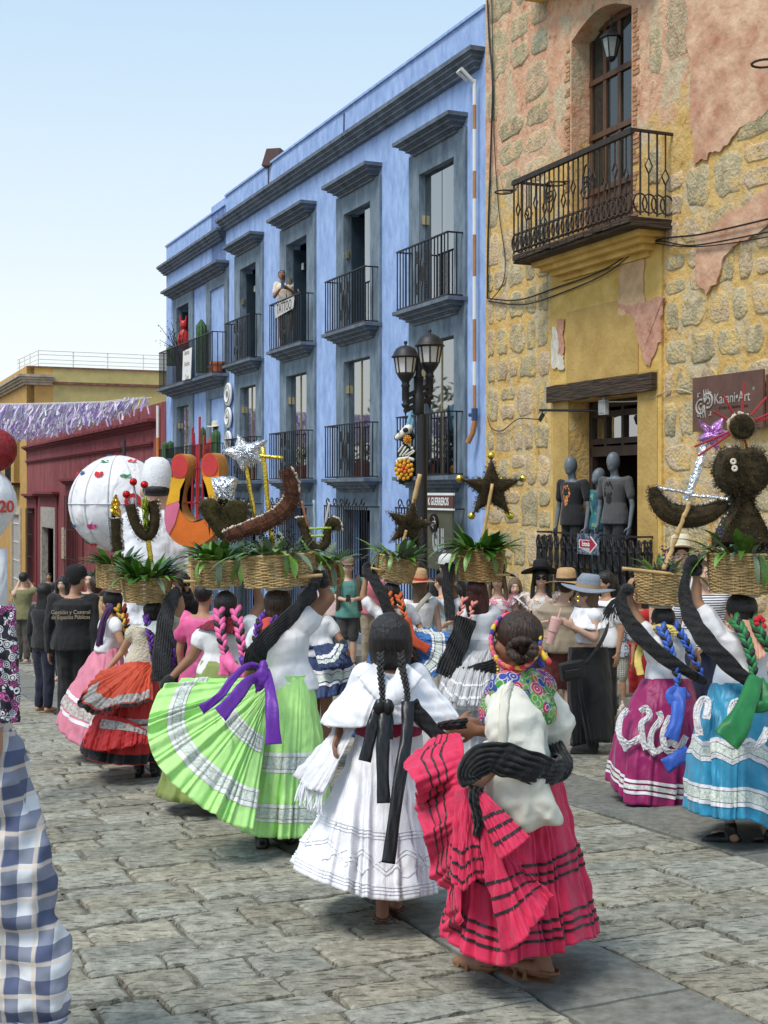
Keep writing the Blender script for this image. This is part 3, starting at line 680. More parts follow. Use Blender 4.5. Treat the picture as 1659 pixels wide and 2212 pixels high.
# stones laid in the wall
def stone(s0, s1, z0, z1, m, big=False):
    n = 14; cs, cz = (s0+s1)/2, (z0+z1)/2; hs, hz = (s1-s0)/2, (z1-z0)/2; k = random.uniform(3.5, 9)
    ol = []
    for i in range(n):
        a = 2*math.pi*i/n+random.uniform(-.1, .1); ca, sa_ = math.cos(a), math.sin(a)
        r = (abs(ca)**k+abs(sa_)**k)**(-1/k)*random.uniform(.82, 1.06)
        ol.append((ca*r*hs, sa_*r*hz))
    d = random.uniform(.006, .018)
    g = G(); vs = []
    for q, o in ((1.0, .0), (.965, d*.75), (.82, d), (.45, d+random.uniform(-.006, .012))):
        vs += [FP(cs+x*q, cz+z*q, .02+o+(random.uniform(-.006, .006) if q < .95 else 0)) for x, z in ol]
    fs = [(i*n+j, i*n+(j+1) % n, (i+1)*n+(j+1) % n, (i+1)*n+j) for i in range(3) for j in range(n)]+[tuple(3*n+j for j in range(n))]
    g.add(vs, fs); g.build('stone', m, WALL, smooth=True)
def blocked(s0, s1, z0, z1):
    for a, b, c, d in ((14.25, 16.5, 5.0, 8.75), (13.92, 16.66, -2, 5.15)):
        if s1 > a and s0 < b and z1 > c and z0 < d: return True
    return False
cnt = 0
for zone in ((16.68, 18.7), (9.9, 13.9)):
    z = -1.6
    while z < 9.6:
        up = z > 5.3
        h = random.uniform(.6, .95) if up else random.uniform(.38, .62)
        s = zone[0]+random.uniform(0, .08)
        while s < zone[1]-.12:
            w = random.uniform(.5, 1.0) if up else random.uniform(.3, .58)
            if zone[1]-(s+w) < .2: w = zone[1]-s
            gp = random.uniform(.02, .06)
            n2 = 1
            if h > .52 and random.random() < .35: n2 = 2
            for q in range(n2):
                a0, a1 = z+h*q/n2+gp*.6, z+h*(q+1)/n2-gp*.6
                if not blocked(s, s+w, a0, a1) and not (up and random.random() < (.12 if zone[0] > 15 else .34)):
                    stone(s+gp*.5+random.uniform(0, .03), s+w-gp*.5, a0+random.uniform(0, .03), a1-random.uniform(0, .03), M[random.choice(('rub', 'rub', 'rub2', 'rub3') if up else ('rub', 'rub2', 'rub2', 'rub'))]); cnt += 1
            s += w
        z += h
# stones above the niche
for (a, b, c, d) in ((13.95, 14.25, 5.6, 6.1), (13.95, 14.22, 7.0, 7.6), (16.35, 16.62, 8.8, 9.3)): stone(a, b, c, d, M['rub'])
# brick edges of the niche: two ragged jambs
BR = mat('worn_orange_brick', (.44, .24, .13), .95, .6, 30, .3, 8, rnd=.2)
for sj, sg in ((16.17, 1), (14.60, -1)):
    z = 5.3
    while z < 8.0:
        L = random.uniform(.06, .16); g = G(); a, b = (sj, sj+L) if sg > 0 else (sj-L, sj)
        g.fbox(a, b, z, z+.045, .0, .028+random.uniform(0, .01)); g.build('brick', BR, WALL); z += .062+random.choice((0, 0, .1))
# flat plaster zones round the doorway
def patch(name, pts, o, th, m):
    n = 16; P = []
    for (a, b) in zip(pts, pts[1:]+pts[:1]):
        for k in range(n):
            t = k/n; q_ = Vector((a[0]+(b[0]-a[0])*t, a[1]+(b[1]-a[1])*t, 3)); e_ = .16*min(1, math.hypot(b[0]-a[0], b[1]-a[1])); P.append((q_.x+e_*noise.noise(q_*2.6)+.05*noise.noise(q_*11), q_.y+e_*noise.noise(q_*2.6+Vector((7, 3, 1)))+.05*noise.noise(q_*11+Vector((2, 9, 4)))))
    g = G(); g.prism([FP(s, z, o) for s, z in P], -N*th); return g.build(name, m, WALL)
M['och2'] = mat('flat_ochre_plaster', (.45, .285, .085), .92, .5, 18, .14, 2.5, col2=(.56, .375, .125), bd=.02)
M['och3'] = mat('bright_yellow_plaster', (.60, .365, .08), .92, .6, 14, .12, 3, col2=(.73, .51, .17), bd=.02)
sz = lambda u, v: (SU(u), ZV(u, v))
g = G(); dd = door
for a, b, c, d in ((13.92, dd[0]-.003, -1.6, 4.92), (dd[1]+.003, 16.66, -1.6, 4.92), (dd[0]-.003, dd[1]+.003, dd[3]+.003, 4.92), (dd[0]-.003, dd[1]+.003, -1.6, dd[2]-.003)):
    g.fbox(a, b, c, d, .021, .05)
g.build('yellow_plaster', M['och3'], SB)
g = G()
for a, b, c, d in ((14.0, dd[0]-.004, -1.6, 3.25), (dd[1]+.004, 16.58, -1.6, 3.25)): g.fbox(a, b, c, d, .051, .062)
g.fbox(14.42, 16.2, dd[3]+.26, 4.25, .051, .066)
g.build('ochre_plaster', M['och2'], SB)
PK = mat('peeling_salmon_plaster', (.56, .24, .16), .95, .8, 16, .25, 6, col2=(.62, .36, .25), bd=.02)
patch('peeled_plaster', [sz(1345, 660), sz(1440, 640), sz(1436, 740), sz(1412, 790), sz(1395, 770), sz(1385, 690)], .051, .02, PK)
patch('peeled_plaster', [sz(1350, 560), sz(1400, 540), sz(1400, 660), sz(1345, 690), sz(1348, 620)], .055, .012, mat('cream_orange_plaster', (.56, .36, .2), .95, .8, 16, .2, 6, bd=.02))
patch('peeled_plaster', [sz(1212, 690), sz(1228, 690), sz(1228, 765), sz(1214, 760)], .067, .01, PK)
patch('bare_lime_patch', [sz(1201, 700), sz(1212, 720), sz(1226, 770), sz(1226, 792), sz(1201, 795)], .064, .01, mat('lime_white_plaster', (.62, .58, .48), .9, .6, 20, .2, 8))
patch('peeled_plaster', [sz(1490, 0), sz(1690, -40), sz(1690, 215), sz(1560, 330), sz(1500, 350), sz(1496, 160)], .03, .02, mat('flaking_pink_plaster', (.58, .25, .15), .95, 1, 7, .25, 2.4, col2=(.74, .50, .33), bd=.03))
patch('peeled_plaster', [sz(1515, 500), sz(1690, 400), sz(1690, 455), sz(1600, 530), sz(1530, 640), sz(1512, 600)], .032, .03, MATS['flaking_pink_plaster'])
# upper balcony door of brown wood
def framed_door(parent, s0, s1, z0, z1, o, cols_, rows_, arch=None, m='wood', gl='glass'):
    g = G(); w = .075
    ss = np.linspace(s0, s1, cols_+1); zs = rows_
    for s in ss: g.fbox(s-w/2, s+w/2, z0, z1, o, o-.06)
    for z in [z0]+list(zs)+[z1]: g.fbox(s0-w/2, s1+w/2, z-w/2, z+w/2, o+.012, o-.05)
    g.build('door_frame', M[m], parent)
    for a, b in zip(ss, ss[1:]):
        for c, d in zip([z0]+list(zs), list(zs)+[z1]):
            q = G(); q.fbox(a+w/2, b-w/2, c+w/2, d-w/2, o-.025, o-.03); q.build('glass_pane' if c > z0+.7 else 'door_panel', M[gl] if c > z0+.7 else M[m], parent)
M['glassd'] = glass_mat('old_dark_glass', refl=.06, clear=.3); framed_door(SB, nich[0]+.03, nich[1]-.03, 5.16, 8.22, -.28, 4, (5.95, 6.72, 7.5), m='wood', gl='glassd')
# cornice fragment above niche
g = G(); P = [sz(1172, 8), sz(1200, -6), sz(1430, -60), sz(1430, -110), sz(1172, -60)]; g.prism([FP(s, z, .02) for s, z in P], -N*.3); g.build('balcony_base', M['och3'], SB)
# hanging lantern in the niche
lt = thing('hanging_lantern', FP(SU(1320, -.05), 7.55, -.05), 'small black glazed lantern hanging in the arch over the upper balcony', 'lantern')
c = FP(SU(1320, -.05), ZV(1320, 92, -.05), -.05)
g = G(); g.tube([c+Vector((0, 0, .38)), c+Vector((0, 0, .2))], .008, 5); g.lathe([(.001, .2), (.05, .17), (.15, .08), (.155, .06), (.13, .05)], c, 6); g.lathe([(.07, -.2), (.05, -.24), (.02, -.26), (.001, -.27)], c, 6)
for k in range(6):
    a = 2*math.pi*k/6; g.tube([c+Vector((.13*math.cos(a), .13*math.sin(a), .05)), c+Vector((.07*math.cos(a), .07*math.sin(a), -.2))], .008, 4)
g.build('frame', M['iron'], lt)
g = G(); g.lathe([(.12, .05), (.065, -.2)], c, 6); g.build('lantern_glass', mat('grey_lantern_glass', (.25, .28, .27), .2, 0), lt)
# old balcony
zb = 5.12; pb = .62; b0, b1 = 13.73, 16.73
g = G()
for i in range(14):
    a = b0+(b1-b0)*i/14; g.fbox(a+.01, a+(b1-b0)/14-.01, zb-.09+random.uniform(-.01, .01), zb-.02, .02, pb+.03)
g.fbox(b0-.02, b1+.02, zb-.135, zb-.1, .02, pb)
g.build('balcony_floor', M['beam'], SB)
g = G()
for i, (dz, p) in enumerate(((.13, .42), (.20, .33), (.27, .22), (.34, .1))): g.fbox(b0+.15+.09*i, b1-.15-.09*i, zb-dz-.075, zb-dz, .02, p)
g.build('balcony_corbel', M['och3'], SB)
g = G(); zt = zb+1.04
g.fbox(b0-.02, b1+.02, zt-.05, zt+.02, pb-.03, pb+.03); g.fbox(b0-.02, b0+.02, zt-.014, zt+.019, .02, pb-.03); g.fbox(b1-.02, b1+.02, zt-.014, zt+.019, .02, pb-.03)
for z in (zb+.28, zb+.03): g.fbox(b0, b1, z-.01, z+.01, pb-.01, pb+.01)
def old_bar(c, dirv, k):
    up = Vector((0, 0, 1))
    if k % 2 == 0: g.tube([c, c+up*1.03], .014, 5)
    else:
        zc = .5+.12*((k//2) % 2)
        g.tube([c, c+up*(zc-.1)], .011, 5); g.tube([c+up*(zc+.1), c+up*1.03], .011, 5)
        g.tube([c+up*(zc-.1), c+dirv*.055+up*zc, c+up*(zc+.1), c-dirv*.055+up*zc, c+up*(zc-.1)], .013, 4)
nb = 24
for k in range(nb+1): old_bar(FP(b0+(b1-b0)*k/nb, zb, pb), T, k)
for k in range(1, 5):
    old_bar(FP(b0, zb, pb*k/5), N, k); old_bar(FP(b1, zb, pb*k/5), N, k)
RL = g.build('railing', M['rust'], SB)
g = G()
for k in range(24):
    c = FP(b0+.07+(b1-b0-.14)*k/23, zb+.15, pb+.012); g.tube([c+T*(.1*math.cos(t))+Vector((0, 0, .12*math.sin(t))) for t in np.linspace(0, 2*math.pi, 13)], .014, 4, cap=False)
for k in range(4):
    for s in (b0, b1):
        c = FP(s, zb+.15, .1+pb*.85*k/4); g.tube([c+N*(.1*math.cos(t))+Vector((0, 0, .12*math.sin(t))) for t in np.linspace(0, 2*math.pi, 13)], .011, 4, cap=False)
g.build('ring_frieze', M['rust'], RL)
for s in (14.75, 15.7):
    g = G(); c = FP(s, zb+.62, pb+.01); g.tube([c+T*(.1*math.cos(t))+Vector((0, 0, .22*math.sin(t))) for t in np.linspace(0, 2*math.pi, 17)], .014, 4, cap=False); rosette(g, c, T, Vector((0, 0, 1)), .09); g.build('medallion', M['rust'], RL)
for u, v, o in ((1088, 415, .8), (1200, 397, .8)):
    g = G(); c = FP(SU(u, o), ZV(u, v, o), o); g.tube([c+T*(.125*math.cos(t))+N*(.125*math.sin(t)) for t in np.linspace(0, 2*math.pi, 17)], .012, 5, cap=False); g.tube([c+N*.0-T*.125, c-T*.2+N*.1], .012, 5); g.build('flowerpot_ring', M['rust'], RL)
g = G(); o = .3; c = FP(SU(1652, o), ZV(1652, 137, o), o); g.tube([c+T*(.14*math.cos(t))+N*(.14*math.sin(t)) for t in np.linspace(0, 2*math.pi, 17)], .014, 5, cap=False); g.tube([c+N*.14, c+N*.3], .012, 5)
g.build('iron_ring', M['rust'], label='rusty iron hoop bracket high on the stone wall at the right edge', cat='bracket')
# lower doorway: beam, frame, transom, dark doors
g = G(); nseg = 10
P = []
for i in range(nseg+1):
    s = 14.0+(16.62-14.0)*i/nseg; P.append([FP(s, 2.99+random.uniform(-.012, .012)+.0*i, .02), FP(s, 2.99+random.uniform(-.012, .012), .15), FP(s, 3.22+random.uniform(-.012, .012), .15), FP(s, 3.22, .02)])
g.grid(P, closed=True); g.add([P[0][k] for k in range(4)], [(0, 1, 2, 3)]); g.add([P[-1][k] for k in range(4)], [(3, 2, 1, 0)])
g.build('wooden_lintel', M['beam'], SB)
g = G(); o = -.28
for a, b, c, d in ((dd[0], dd[1], 2.2, 2.34), (dd[0], dd[0]+.09, .12, 2.98), (dd[1]-.09, dd[1], .12, 2.98), (dd[0], dd[1], 2.88, 2.98)): g.fbox(a, b, c, d, o, o-.1)
for k in range(1, 4): g.fbox(dd[0]+(dd[1]-dd[0])*k/4-.03, dd[0]+(dd[1]-dd[0])*k/4+.03, 2.34, 2.88, o+.005, o-.08)
for z in (2.42, 2.8): g.fbox(dd[0], dd[1], z-.05, z+.03, o+.002, o-.07)
g.build('door_frame', M['darkwood'], SB)
for k in range(4):
    a = dd[0]+(dd[1]-dd[0])*k/4; q = G(); q.fbox(a+.04, a+(dd[1]-dd[0])/4-.04, 2.44, 2.76, o-.04, o-.045); q.build('glass_pane', M['glass'], SB)
g = G(); g.fbox(dd[1]-.07, dd[1]-.02, .12, 2.2, o-.12, o-.85); g.build('door_leaf', M['darkwood'], SB); g = G(); g.fbox(dd[0]+.02, dd[0]+.06, .12, 2.2, o-.12, o-.85); g.build('door_leaf', M['darkwood'], SB)
g = G(); g.fbox(dd[0]-.15, dd[1]+.3, .0, .1, -.3, .3); g.build('balcony_floor', M['och2'], SB)
# lower railing with cast balusters
b0, b1, pb = 14.10, 16.63, .27; zt, z0 = 1.13, .12
g = G(); g.fbox(b0-.02, b1+.02, zt-.012, zt+.012, pb-.02, pb+.02)
for s in (b0, b1): g.fbox(s-.015, s+.015, zt-.011, zt+.011, .05, pb-.02)
g.fbox(b0-.02, b1+.02, z0, z0+.03, pb-.02, pb+.02)
RL = g.build('railing', M['iron'], SB)
nb = 15
def cast(g, c, dv):
    up = Vector((0, 0, 1))
    for sg in (-1, 1):
        pts = [c+dv*sg*x+up*z for x, z in ((0, .03), (.045, .12), (.03, .25), (.05, .38), (.02, .5), (.05, .62), (.035, .75), (.06, .87), (.03, .95), (0, .9))]
        g.tube(pts, .014, 4)
    g.tube([c+up*.03, c+up*.97], .016, 5)
    for z in (.3, .55, .8): g.ball(c+up*z, .032, 6)
for k in range(nb+1):
    q = G(); cast(q, FP(b0+(b1-b0)*k/nb, z0, pb), T); q.build('baluster', M['iron'], RL)
for k in (1, 2):
    for s in (b0, b1): q = G(); cast(q, FP(s, z0, pb*k/3), N); q.build('baluster', M['iron'], RL)
# ================================================================ people and clothes
SKIN = [mat('skin_brown', (.27, .13, .075), .55, .1, 60, .08, 8, spec=.35), mat('skin_tan', (.42, .23, .14), .55, .1, 60, .08, 8, spec=.35), mat('skin_light', (.58, .36, .26), .55, .1, 60, .08, 8, spec=.35), mat('skin_dark', (.16, .075, .045), .55, .1, 60, .08, 8, spec=.35)]
HAIR = [mat('black_hair', (.010, .008, .008), .42, 1.0, 13, .6, 13, stretch=(9, 9, .6), spec=.5), mat('brown_hair', (.035, .018, .011), .45, 1.0, 13, .7, 13, stretch=(9, 9, .6)), mat('auburn_hair', (.05, .012, .010), .45, 1.0, 13, .7, 13, stretch=(9, 9, .6)), mat('light_brown_hair', (.15, .095, .055), .5, 1.0, 13, .5, 13, stretch=(9, 9, .6))]
WHITEC = fabric('white_cotton', (.76, .76, .78), bs=9)
BLACKC = fabric('black_knit', (.012, .012, .013), bs=50, bump=.6)
EYEW = mat('eye_white', (.7, .68, .64), .3, 0); LIP = mat('lip', (.35, .09, .08), .5, 0)
CLOUD = bpy.data.textures.new('fold_noise', 'CLOUDS'); CLOUD.noise_scale = 0.13; CLOUD.noise_depth = 1
CLOUD2 = bpy.data.textures.new('fold_noise_wide', 'CLOUDS'); CLOUD2.noise_scale = 0.2; CLOUD2.noise_depth = 2
def blob(g, name, m, parent, vox=0.011, smooth=3, disp=0.0, tex=None, **k):
    o = g.build(name, m, parent, smooth=True, **k)
    r = o.modifiers.new('fuse', 'REMESH'); r.mode = 'VOXEL'; r.voxel_size = vox; r.use_smooth_shade = True
    if smooth: s = o.modifiers.new('soften', 'SMOOTH'); s.factor = .6; s.iterations = smooth
    if disp:
        d = o.modifiers.new('folds', 'DISPLACE'); d.texture = tex or CLOUD; d.strength = disp; d.mid_level = .5; d.texture_coords = 'LOCAL'
    return o
UP = Vector((0, 0, 1))
def hand(g, wr, d, pn, side, s=1.0, curl=.6):
    """palm, four unequal bent fingers and a thumb; d = hand direction, pn = palm normal"""
    d = d.normalized(); pn = (pn-d*pn.dot(d)).normalized(); lat = d.cross(pn)*side
    g.loft([(wr-d*.02*s, lat*.024*s, pn*.018*s), (wr+d*.02*s, lat*.032*s, pn*.016*s), (wr+d*.06*s, lat*.040*s, pn*.015*s), (wr+d*.09*s, lat*.038*s, pn*.012*s)], 10)
    for k, (x, L) in enumerate(((-.030, .062), (-.010, .074), (.010, .078), (.030, .068))):
        b = wr+d*.085*s+lat*x*s; a = curl; p = b
        for seg, fl, rr in ((L*.45, .35, .0088), (L*.32, .9, .008), (L*.26, 1.5, .007)):
            dd = d*math.cos(a*fl)+pn*math.sin(a*fl); q = p+dd*seg*s; g.capsule(p, q, rr*s, rr*.92*s, 7); p = q
    b = wr+d*.025*s+lat*.028*s; q = b+(lat*.7+d*.6+pn*.3).normalized()*.038*s; g.capsule(b, q, .012*s, .010*s, 7); g.capsule(q, q+(d*.75+lat*.15+pn*.6*curl).normalized()*.034*s, .010*s, .008*s, 7)
def foot(g, an, F, s, m=1.0):
    g.capsule(an+UP*.03*s, an-UP*.03*s-F*.01, .036*s*m, .036*s*m); g.capsule(an-F*.03*s-UP*.045*s, an+F*.07*s-UP*.05*s, .032*s*m, .036*s*m); g.capsule(an+F*.07*s-UP*.052*s, an+F*.15*s-UP*.062*s, .036*s*m, .024*s*m)
def head(g, c, F, Rt, U, s, female=True, plain=False):
    if plain:
        g.ball(c+U*.01*s, (.074*s, .092*s, .115*s), 18, 0, Rt, F, U); g.ball(c-U*.055*s+F*.022*s, (.05*s, .06*s, .06*s), 14, 0, Rt, F, U); g.ball(c+F*.078*s-U*.03*s, (.012*s, .018*s, .03*s), 10, 0, Rt, F, U); return
    g.ball(c+U*.02*s-F*.012*s, (.073*s, .092*s, .088*s), 16, 0, Rt, F, U)
    g.ball(c+F*.02*s-U*.035*s, (.062*s, .068*s, .072*s), 14, 0, Rt, F, U)
    g.ball(c+F*.055*s-U*.088*s, (.028*s, .026*s, .022*s), 10, 0, Rt, F, U)
    g.capsule(c+F*.084*s-U*.0*s, c+F*.102*s-U*.034*s, .008*s, .013*s, 8); g.ball(c+F*.096*s-U*.04*s, (.018*s, .012*s, .009*s), 8, 0, Rt, F, U)
    g.ball(c+F*.078*s+U*.02*s, (.048*s, .016*s, .012*s), 10, 0, Rt, F, U)
    for q in (-1, 1):
        g.ball(c+Rt*q*.074*s-F*.005*s-U*.015*s, (.010*s, .020*s, .030*s), 8, 0, Rt, F, U)
        g.ball(c+F*.066*s+Rt*q*.036*s-U*.035*s, (.022*s, .02*s, .02*s), 8, 0, Rt, F, U)
    for z in (-.060, -.070): g.ball(c+F*.082*s+U*z*s, (.022*s, .012*s, .006*s), 8, 0, Rt, F, U)
def face(t, c, F, Rt, U, s, hairm, smile=False, shades=False):
    g = G()
    for q in (-1, 1): g.ball(c+F*.080*s+Rt*q*.031*s-U*.002*s, (.014*s, .008*s, .008*s), 10, 0, Rt, F, U); g.ball(c+F*.0855*s+Rt*q*.031*s-U*.002*s, (.0065*s, .004*s, .0065*s), 8, 1, Rt, F, U)
    if not shades: g.build('eyes', [EYEW, HAIR[0]], t, smooth=True)
    g = G()
    for q in (-1, 1): g.tube([c+F*.088*s+Rt*q*.014*s+U*.020*s, c+F*.089*s+Rt*q*.032*s+U*.025*s, c+F*.078*s+Rt*q*.05*s+U*.019*s], [.003*s, .004*s, .002*s], 5)
    g.build('eyebrows', hairm, t)
    g = G(); k = .008 if smile else .002
    pts = [c+F*(.088-.012*(x/.026)**2)*s+Rt*x*s+U*(-.065+k*(x/.026)**2)*s for x in np.linspace(-.026, .026, 7)]
    g.tube(pts, [.002*s, .005*s, .0065*s, .006*s, .0065*s, .005*s, .002*s], 6); g.build('lips', LIP, t, smooth=True)
    if smile:
        g = G(); g.tube([p+F*.004*s+U*.001*s for p in pts[1:-1]], .003*s, 5); g.build('teeth', EYEW, t)
    if shades:
        g = G()
        for q in (-1, 1): g.ball(c+F*.092*s+Rt*q*.034*s, (.029*s, .008*s, .024*s), 12, 0, Rt, F, U); g.tube([c+F*.088*s+Rt*q*.06*s+U*.006*s, c-F*.0*s+Rt*q*.08*s+U*.004*s], .003*s, 4)
        g.tube([c+F*.097*s-Rt*.01*s+U*.006*s, c+F*.097*s+Rt*.01*s+U*.006*s], .003*s, 4)
        g.build('sunglasses', mat('dark_lens', (.015, .01, .01), .1, 0), t, smooth=True)
class Person: pass
def person(label, u, vf, yaw=0, h=1.6, Y=None, J=None, skin=0, hair=0, hairstyle='short', top=None, sleeve='short', bottom=None, legs='long', shoes=None, fat=1.0, group=None, vox=.011, lean=0.0, hy=0.0, hp=0.0, curl=.6, curlL=None, facedet=True, smile=False, shades=False, female=True, base=None, collar=False, headband=None, waistz=None, bodykw=None, flare=0, topz=None, skinm=None, disp=.02, armf=1.0, nofeet=False):
    J = dict(J or {}); P = Person()
    if base is None:
        Y = Y or gY(u, vf); base = at(u, vf or VH, Y); base.z = gz(base.x, base.y)
    Y = base.y
    t = thing('person', base, label, 'person', group)
    y = R(yaw); F = Vector((-math.sin(y), math.cos(y), 0)); Rt = Vector((math.cos(y), math.sin(y), 0))
    def jt(k, default):
        if k in J:
            q = J[k]; return at(q[0], q[1], Y+(q[2] if len(q) > 2 else 0))
        return default
    s = h/1.62
    hip = jt('hip', base+UP*.525*h); neck = jt('neck', base+UP*.835*h+F*math.sin(lean)*.3*h)
    sw = .112*h*(1 if female else 1.12)
    shL = jt('shL', neck-Rt*sw-UP*.03*h); shR = jt('shR', neck+Rt*sw-UP*.03*h)
    hd = jt('head', neck+UP*.098*h+F*.02*h)
    P.J = dict(hip=hip, neck=neck, shL=shL, shR=shR, head=hd)
    g = G(); SK = SKIN[skin] if skinm is None else skinm
    sp = (neck-hip); spn = sp.normalized(); ax = (shR-shL); ax = (ax-spn*ax.dot(spn)).normalized(); fr = spn.cross(ax)*-1
    if fr.dot(F) < 0: fr = -fr
    def sec(f, w, d): return (hip+sp*f, (ax*.35+Rt*.65 if f < .3 else ax)*w*s, fr*d*s)
    W = [(-.12, .12, .10), (0, .165, .115), (.12, .16, .112), (.38, .125*.98, .095), (.62, .145, .108), (.80, .165, .105), (.90, .13, .085), (.98, .06, .06)]
    tors = [sec(f, w*(fat if f < .9 else 1), d*(fat if f < .9 else 1)) for f, w, d in W]
    g.loft(tors, 18); g.capsule(neck-spn*.04*s, hd-UP*.03*s, .052*s, .048*s)
    hyaw = y+R(hy); hF = Vector((-math.sin(hyaw), math.cos(hyaw), 0)); hR = Vector((math.cos(hyaw), math.sin(hyaw), 0)); pch = R(hp)
    hU = (UP*math.cos(pch)+hF*math.sin(pch)); hF2 = hF*math.cos(pch)-UP*math.sin(pch)
    head(g, hd, hF2, hR, hU, s, plain=skinm is not None)
    P.hF, P.hR, P.hU, P.hd, P.s, P.t, P.base, P.F, P.Rt, P.Y = hF2, hR, hU, hd, s, t, base, F, Rt, Y
    arms = {}
    for sd, sh, sg in (('L', shL, -1), ('R', shR, 1)):
        el = jt('el'+sd, sh-UP*.185*h+Rt*sg*.03*h-F*.01*h); wr = jt('wr'+sd, el-UP*.15*h+F*.03*h)
        g.capsule(sh, el, .046*s*armf, .037*s*armf); g.capsule(el, wr, .037*s*armf, .024*s)
        g.capsule(neck-spn*.05*s+(sh-neck)*.3, sh, .05*s, .047*s*armf)
        hdv = (wr-el) if ('ha'+sd) not in J else (jt('ha'+sd, wr)-wr)
        pn = -Rt*sg if abs(hdv.normalized().dot(Rt)) < .8 else F
        hand(g, wr, hdv, pn, sg*-1 if False else sg, s, curl if sd == 'R' or curlL is None else curlL); arms[sd] = (sh, el, wr)
    lg = {}
    for sd, sg in (('L', -1), ('R', 1)):
        hj = hip+Rt*sg*.075*s-UP*.03*s; kn = jt('kn'+sd, base+Rt*sg*.07*s+UP*.285*h+F*.02*s); an = jt('an'+sd, base+Rt*sg*.075*s+UP*.055*h-F*.01)
        g.capsule(hj, kn, .082*s*fat, .052*s*fat); g.capsule(kn, kn+(an-kn)*.35, .05*s, .052*s); g.capsule(kn+(an-kn)*.35, an, .052*s, .030*s)
        if not nofeet: foot(g, an+UP*.01, F, s)
        lg[sd] = (hj, kn, an)
    P.arms, P.lg = arms, lg
    P.body = blob(g, 'body', SK, t, vox, 3)
    HM = HAIR[hair]; P.HM = HM
    if facedet: face(t, hd, hF2, hR, hU, s, HM, smile, shades)
    # hair
    if hairstyle != 'none':
        g = G(); o = .006 if hairstyle == 'short' else .014
        g.ball(hd+hU*.030*s-hF2*.024*s, ((.077+o)*s, (.090+o)*s, (.086+o)*s), 18, 0, hR, hF2, hU)
        if hairstyle != 'short': g.ball(hd-hU*.03*s-hF2*.045*s, ((.070+o)*s, (.06+o)*s, (.07+o)*s), 14, 0, hR, hF2, hU)
        if hairstyle == 'long':
            g.loft([(hd+hU*.03*s-hF2*.03*s, hR*.08*s, hF2*.07*s), (hd-hU*.1*s-hF2*.06*s, hR*.09*s, hF2*.05*s), (hd-hU*.24*s-hF2*.085*s, hR*.10*s, hF2*.035*s), (hd-hU*.36*s-hF2*.09*s, hR*.07*s, hF2*.025*s)], 14)
        if hairstyle == 'pony':
            b = hd+hU*.03*s-hF2*.12*s; g.capsule(b, b-UP*.1*s-hF2*.04*s, .04*s, .045*s); g.capsule(b-UP*.1*s-hF2*.04*s, b-UP*.3*s-hF2*.02*s, .045*s, .02*s)
        if hairstyle == 'bun': g.ball(hd+hU*.02*s-hF2*.13*s, .05*s, 10)
        if hairstyle == 'sides':
            for q in (-1, 1): g.loft([(hd+hR*q*.07*s+hU*.04*s, hR*.02*s, hF2*.06*s), (hd+hR*q*.088*s-hU*.1*s, hR*.025*s, hF2*.045*s), (hd+hR*q*.1*s-hU*.26*s+hF2*.03*s, hR*.03*s, hF2*.03*s), (hd+hR*q*.1*s-hU*.4*s+hF2*.05*s, hR*.02*s, hF2*.02*s)], 10)
        P.hair = blob(g, 'hair', HM, t, vox*.9, 2, .006)
    # upper garment
    if top is not None:
        loose = bottom is not None and topz is None and not female
        g = G(); e = (.026 if loose else .020)*s; z0 = (-.13 if loose else -.06) if topz is None else topz
        secs = [(hip+sp*z0, tors[1][1]*(1.0 if topz is None else .86)+ax*e, tors[1][2]*(1.0 if topz is None else .9)+fr*e)]+[(c, a*(1+e/a.length), b*(1+e/b.length)) for (c, a, b), (f, w, d) in zip(tors, W) if f > z0+.04 and f < .95]
        secs.append((hip+sp*.93, ax*.085*s, fr*.075*s)); g.loft(secs, 18)
        for sd, sg in (('L', -1), ('R', 1)):
            sh, el, wr = arms[sd]; g.capsule(neck-spn*.06*s+(sh-neck)*.35, sh, .056*s, .058*s*armf)
            if sleeve == 'short': g.capsule(sh, sh+(el-sh)*.62, .060*s*armf, .062*s*armf)
            elif sleeve == 'cap': g.capsule(sh, sh+(el-sh)*.25, .064*s*armf, .066*s*armf)
            elif sleeve == 'long': g.capsule(sh, el, .060*s, .050*s); g.capsule(el, el+(wr-el)*.95, .050*s, .040*s)
            elif sleeve == 'puff': g.capsule(sh, sh+(el-sh)*.5, .075*s, .085*s)
        P.top = blob(g, 'shirt' if not female else 'blouse', top, t, vox*1.05, 3, disp, CLOUD)
    if bottom is not None:
        g = G(); e = 1.10
        g.loft([(c, a*e, b*e) for c, a, b in tors[:4 if waistz is None else 3]], 18)
        for sd in 'LR':
            hj, kn, an = lg[sd]
            if legs == 'long': g.capsule(hj, kn, .096*s*fat, .076*s*fat); g.capsule(kn, an+UP*.02, .076*s*fat, .058*s+flare)
            else: g.capsule(hj, kn+(hj-kn)*.12, .095*s*fat, .082*s*fat)
        P.bot = blob(g, 'trousers' if legs == 'long' else 'shorts', bottom, t, vox*1.1, 3, disp, CLOUD)
    if shoes is not None:
        for sd in 'LR':
            an = lg[sd][2]; g = G(); foot(g, an+UP*.004, F, s, 1.22)
            g.loft([(an+F*x*s-UP*.082*s, Rt*w*s, UP*.012*s) for x, w in ((-.06, .022), (-.03, .036), (.04, .038), (.1, .046), (.16, .038), (.19, .018))], 10)
            blob(g, 'shoe', shoes, t, .008, 2)
    return P
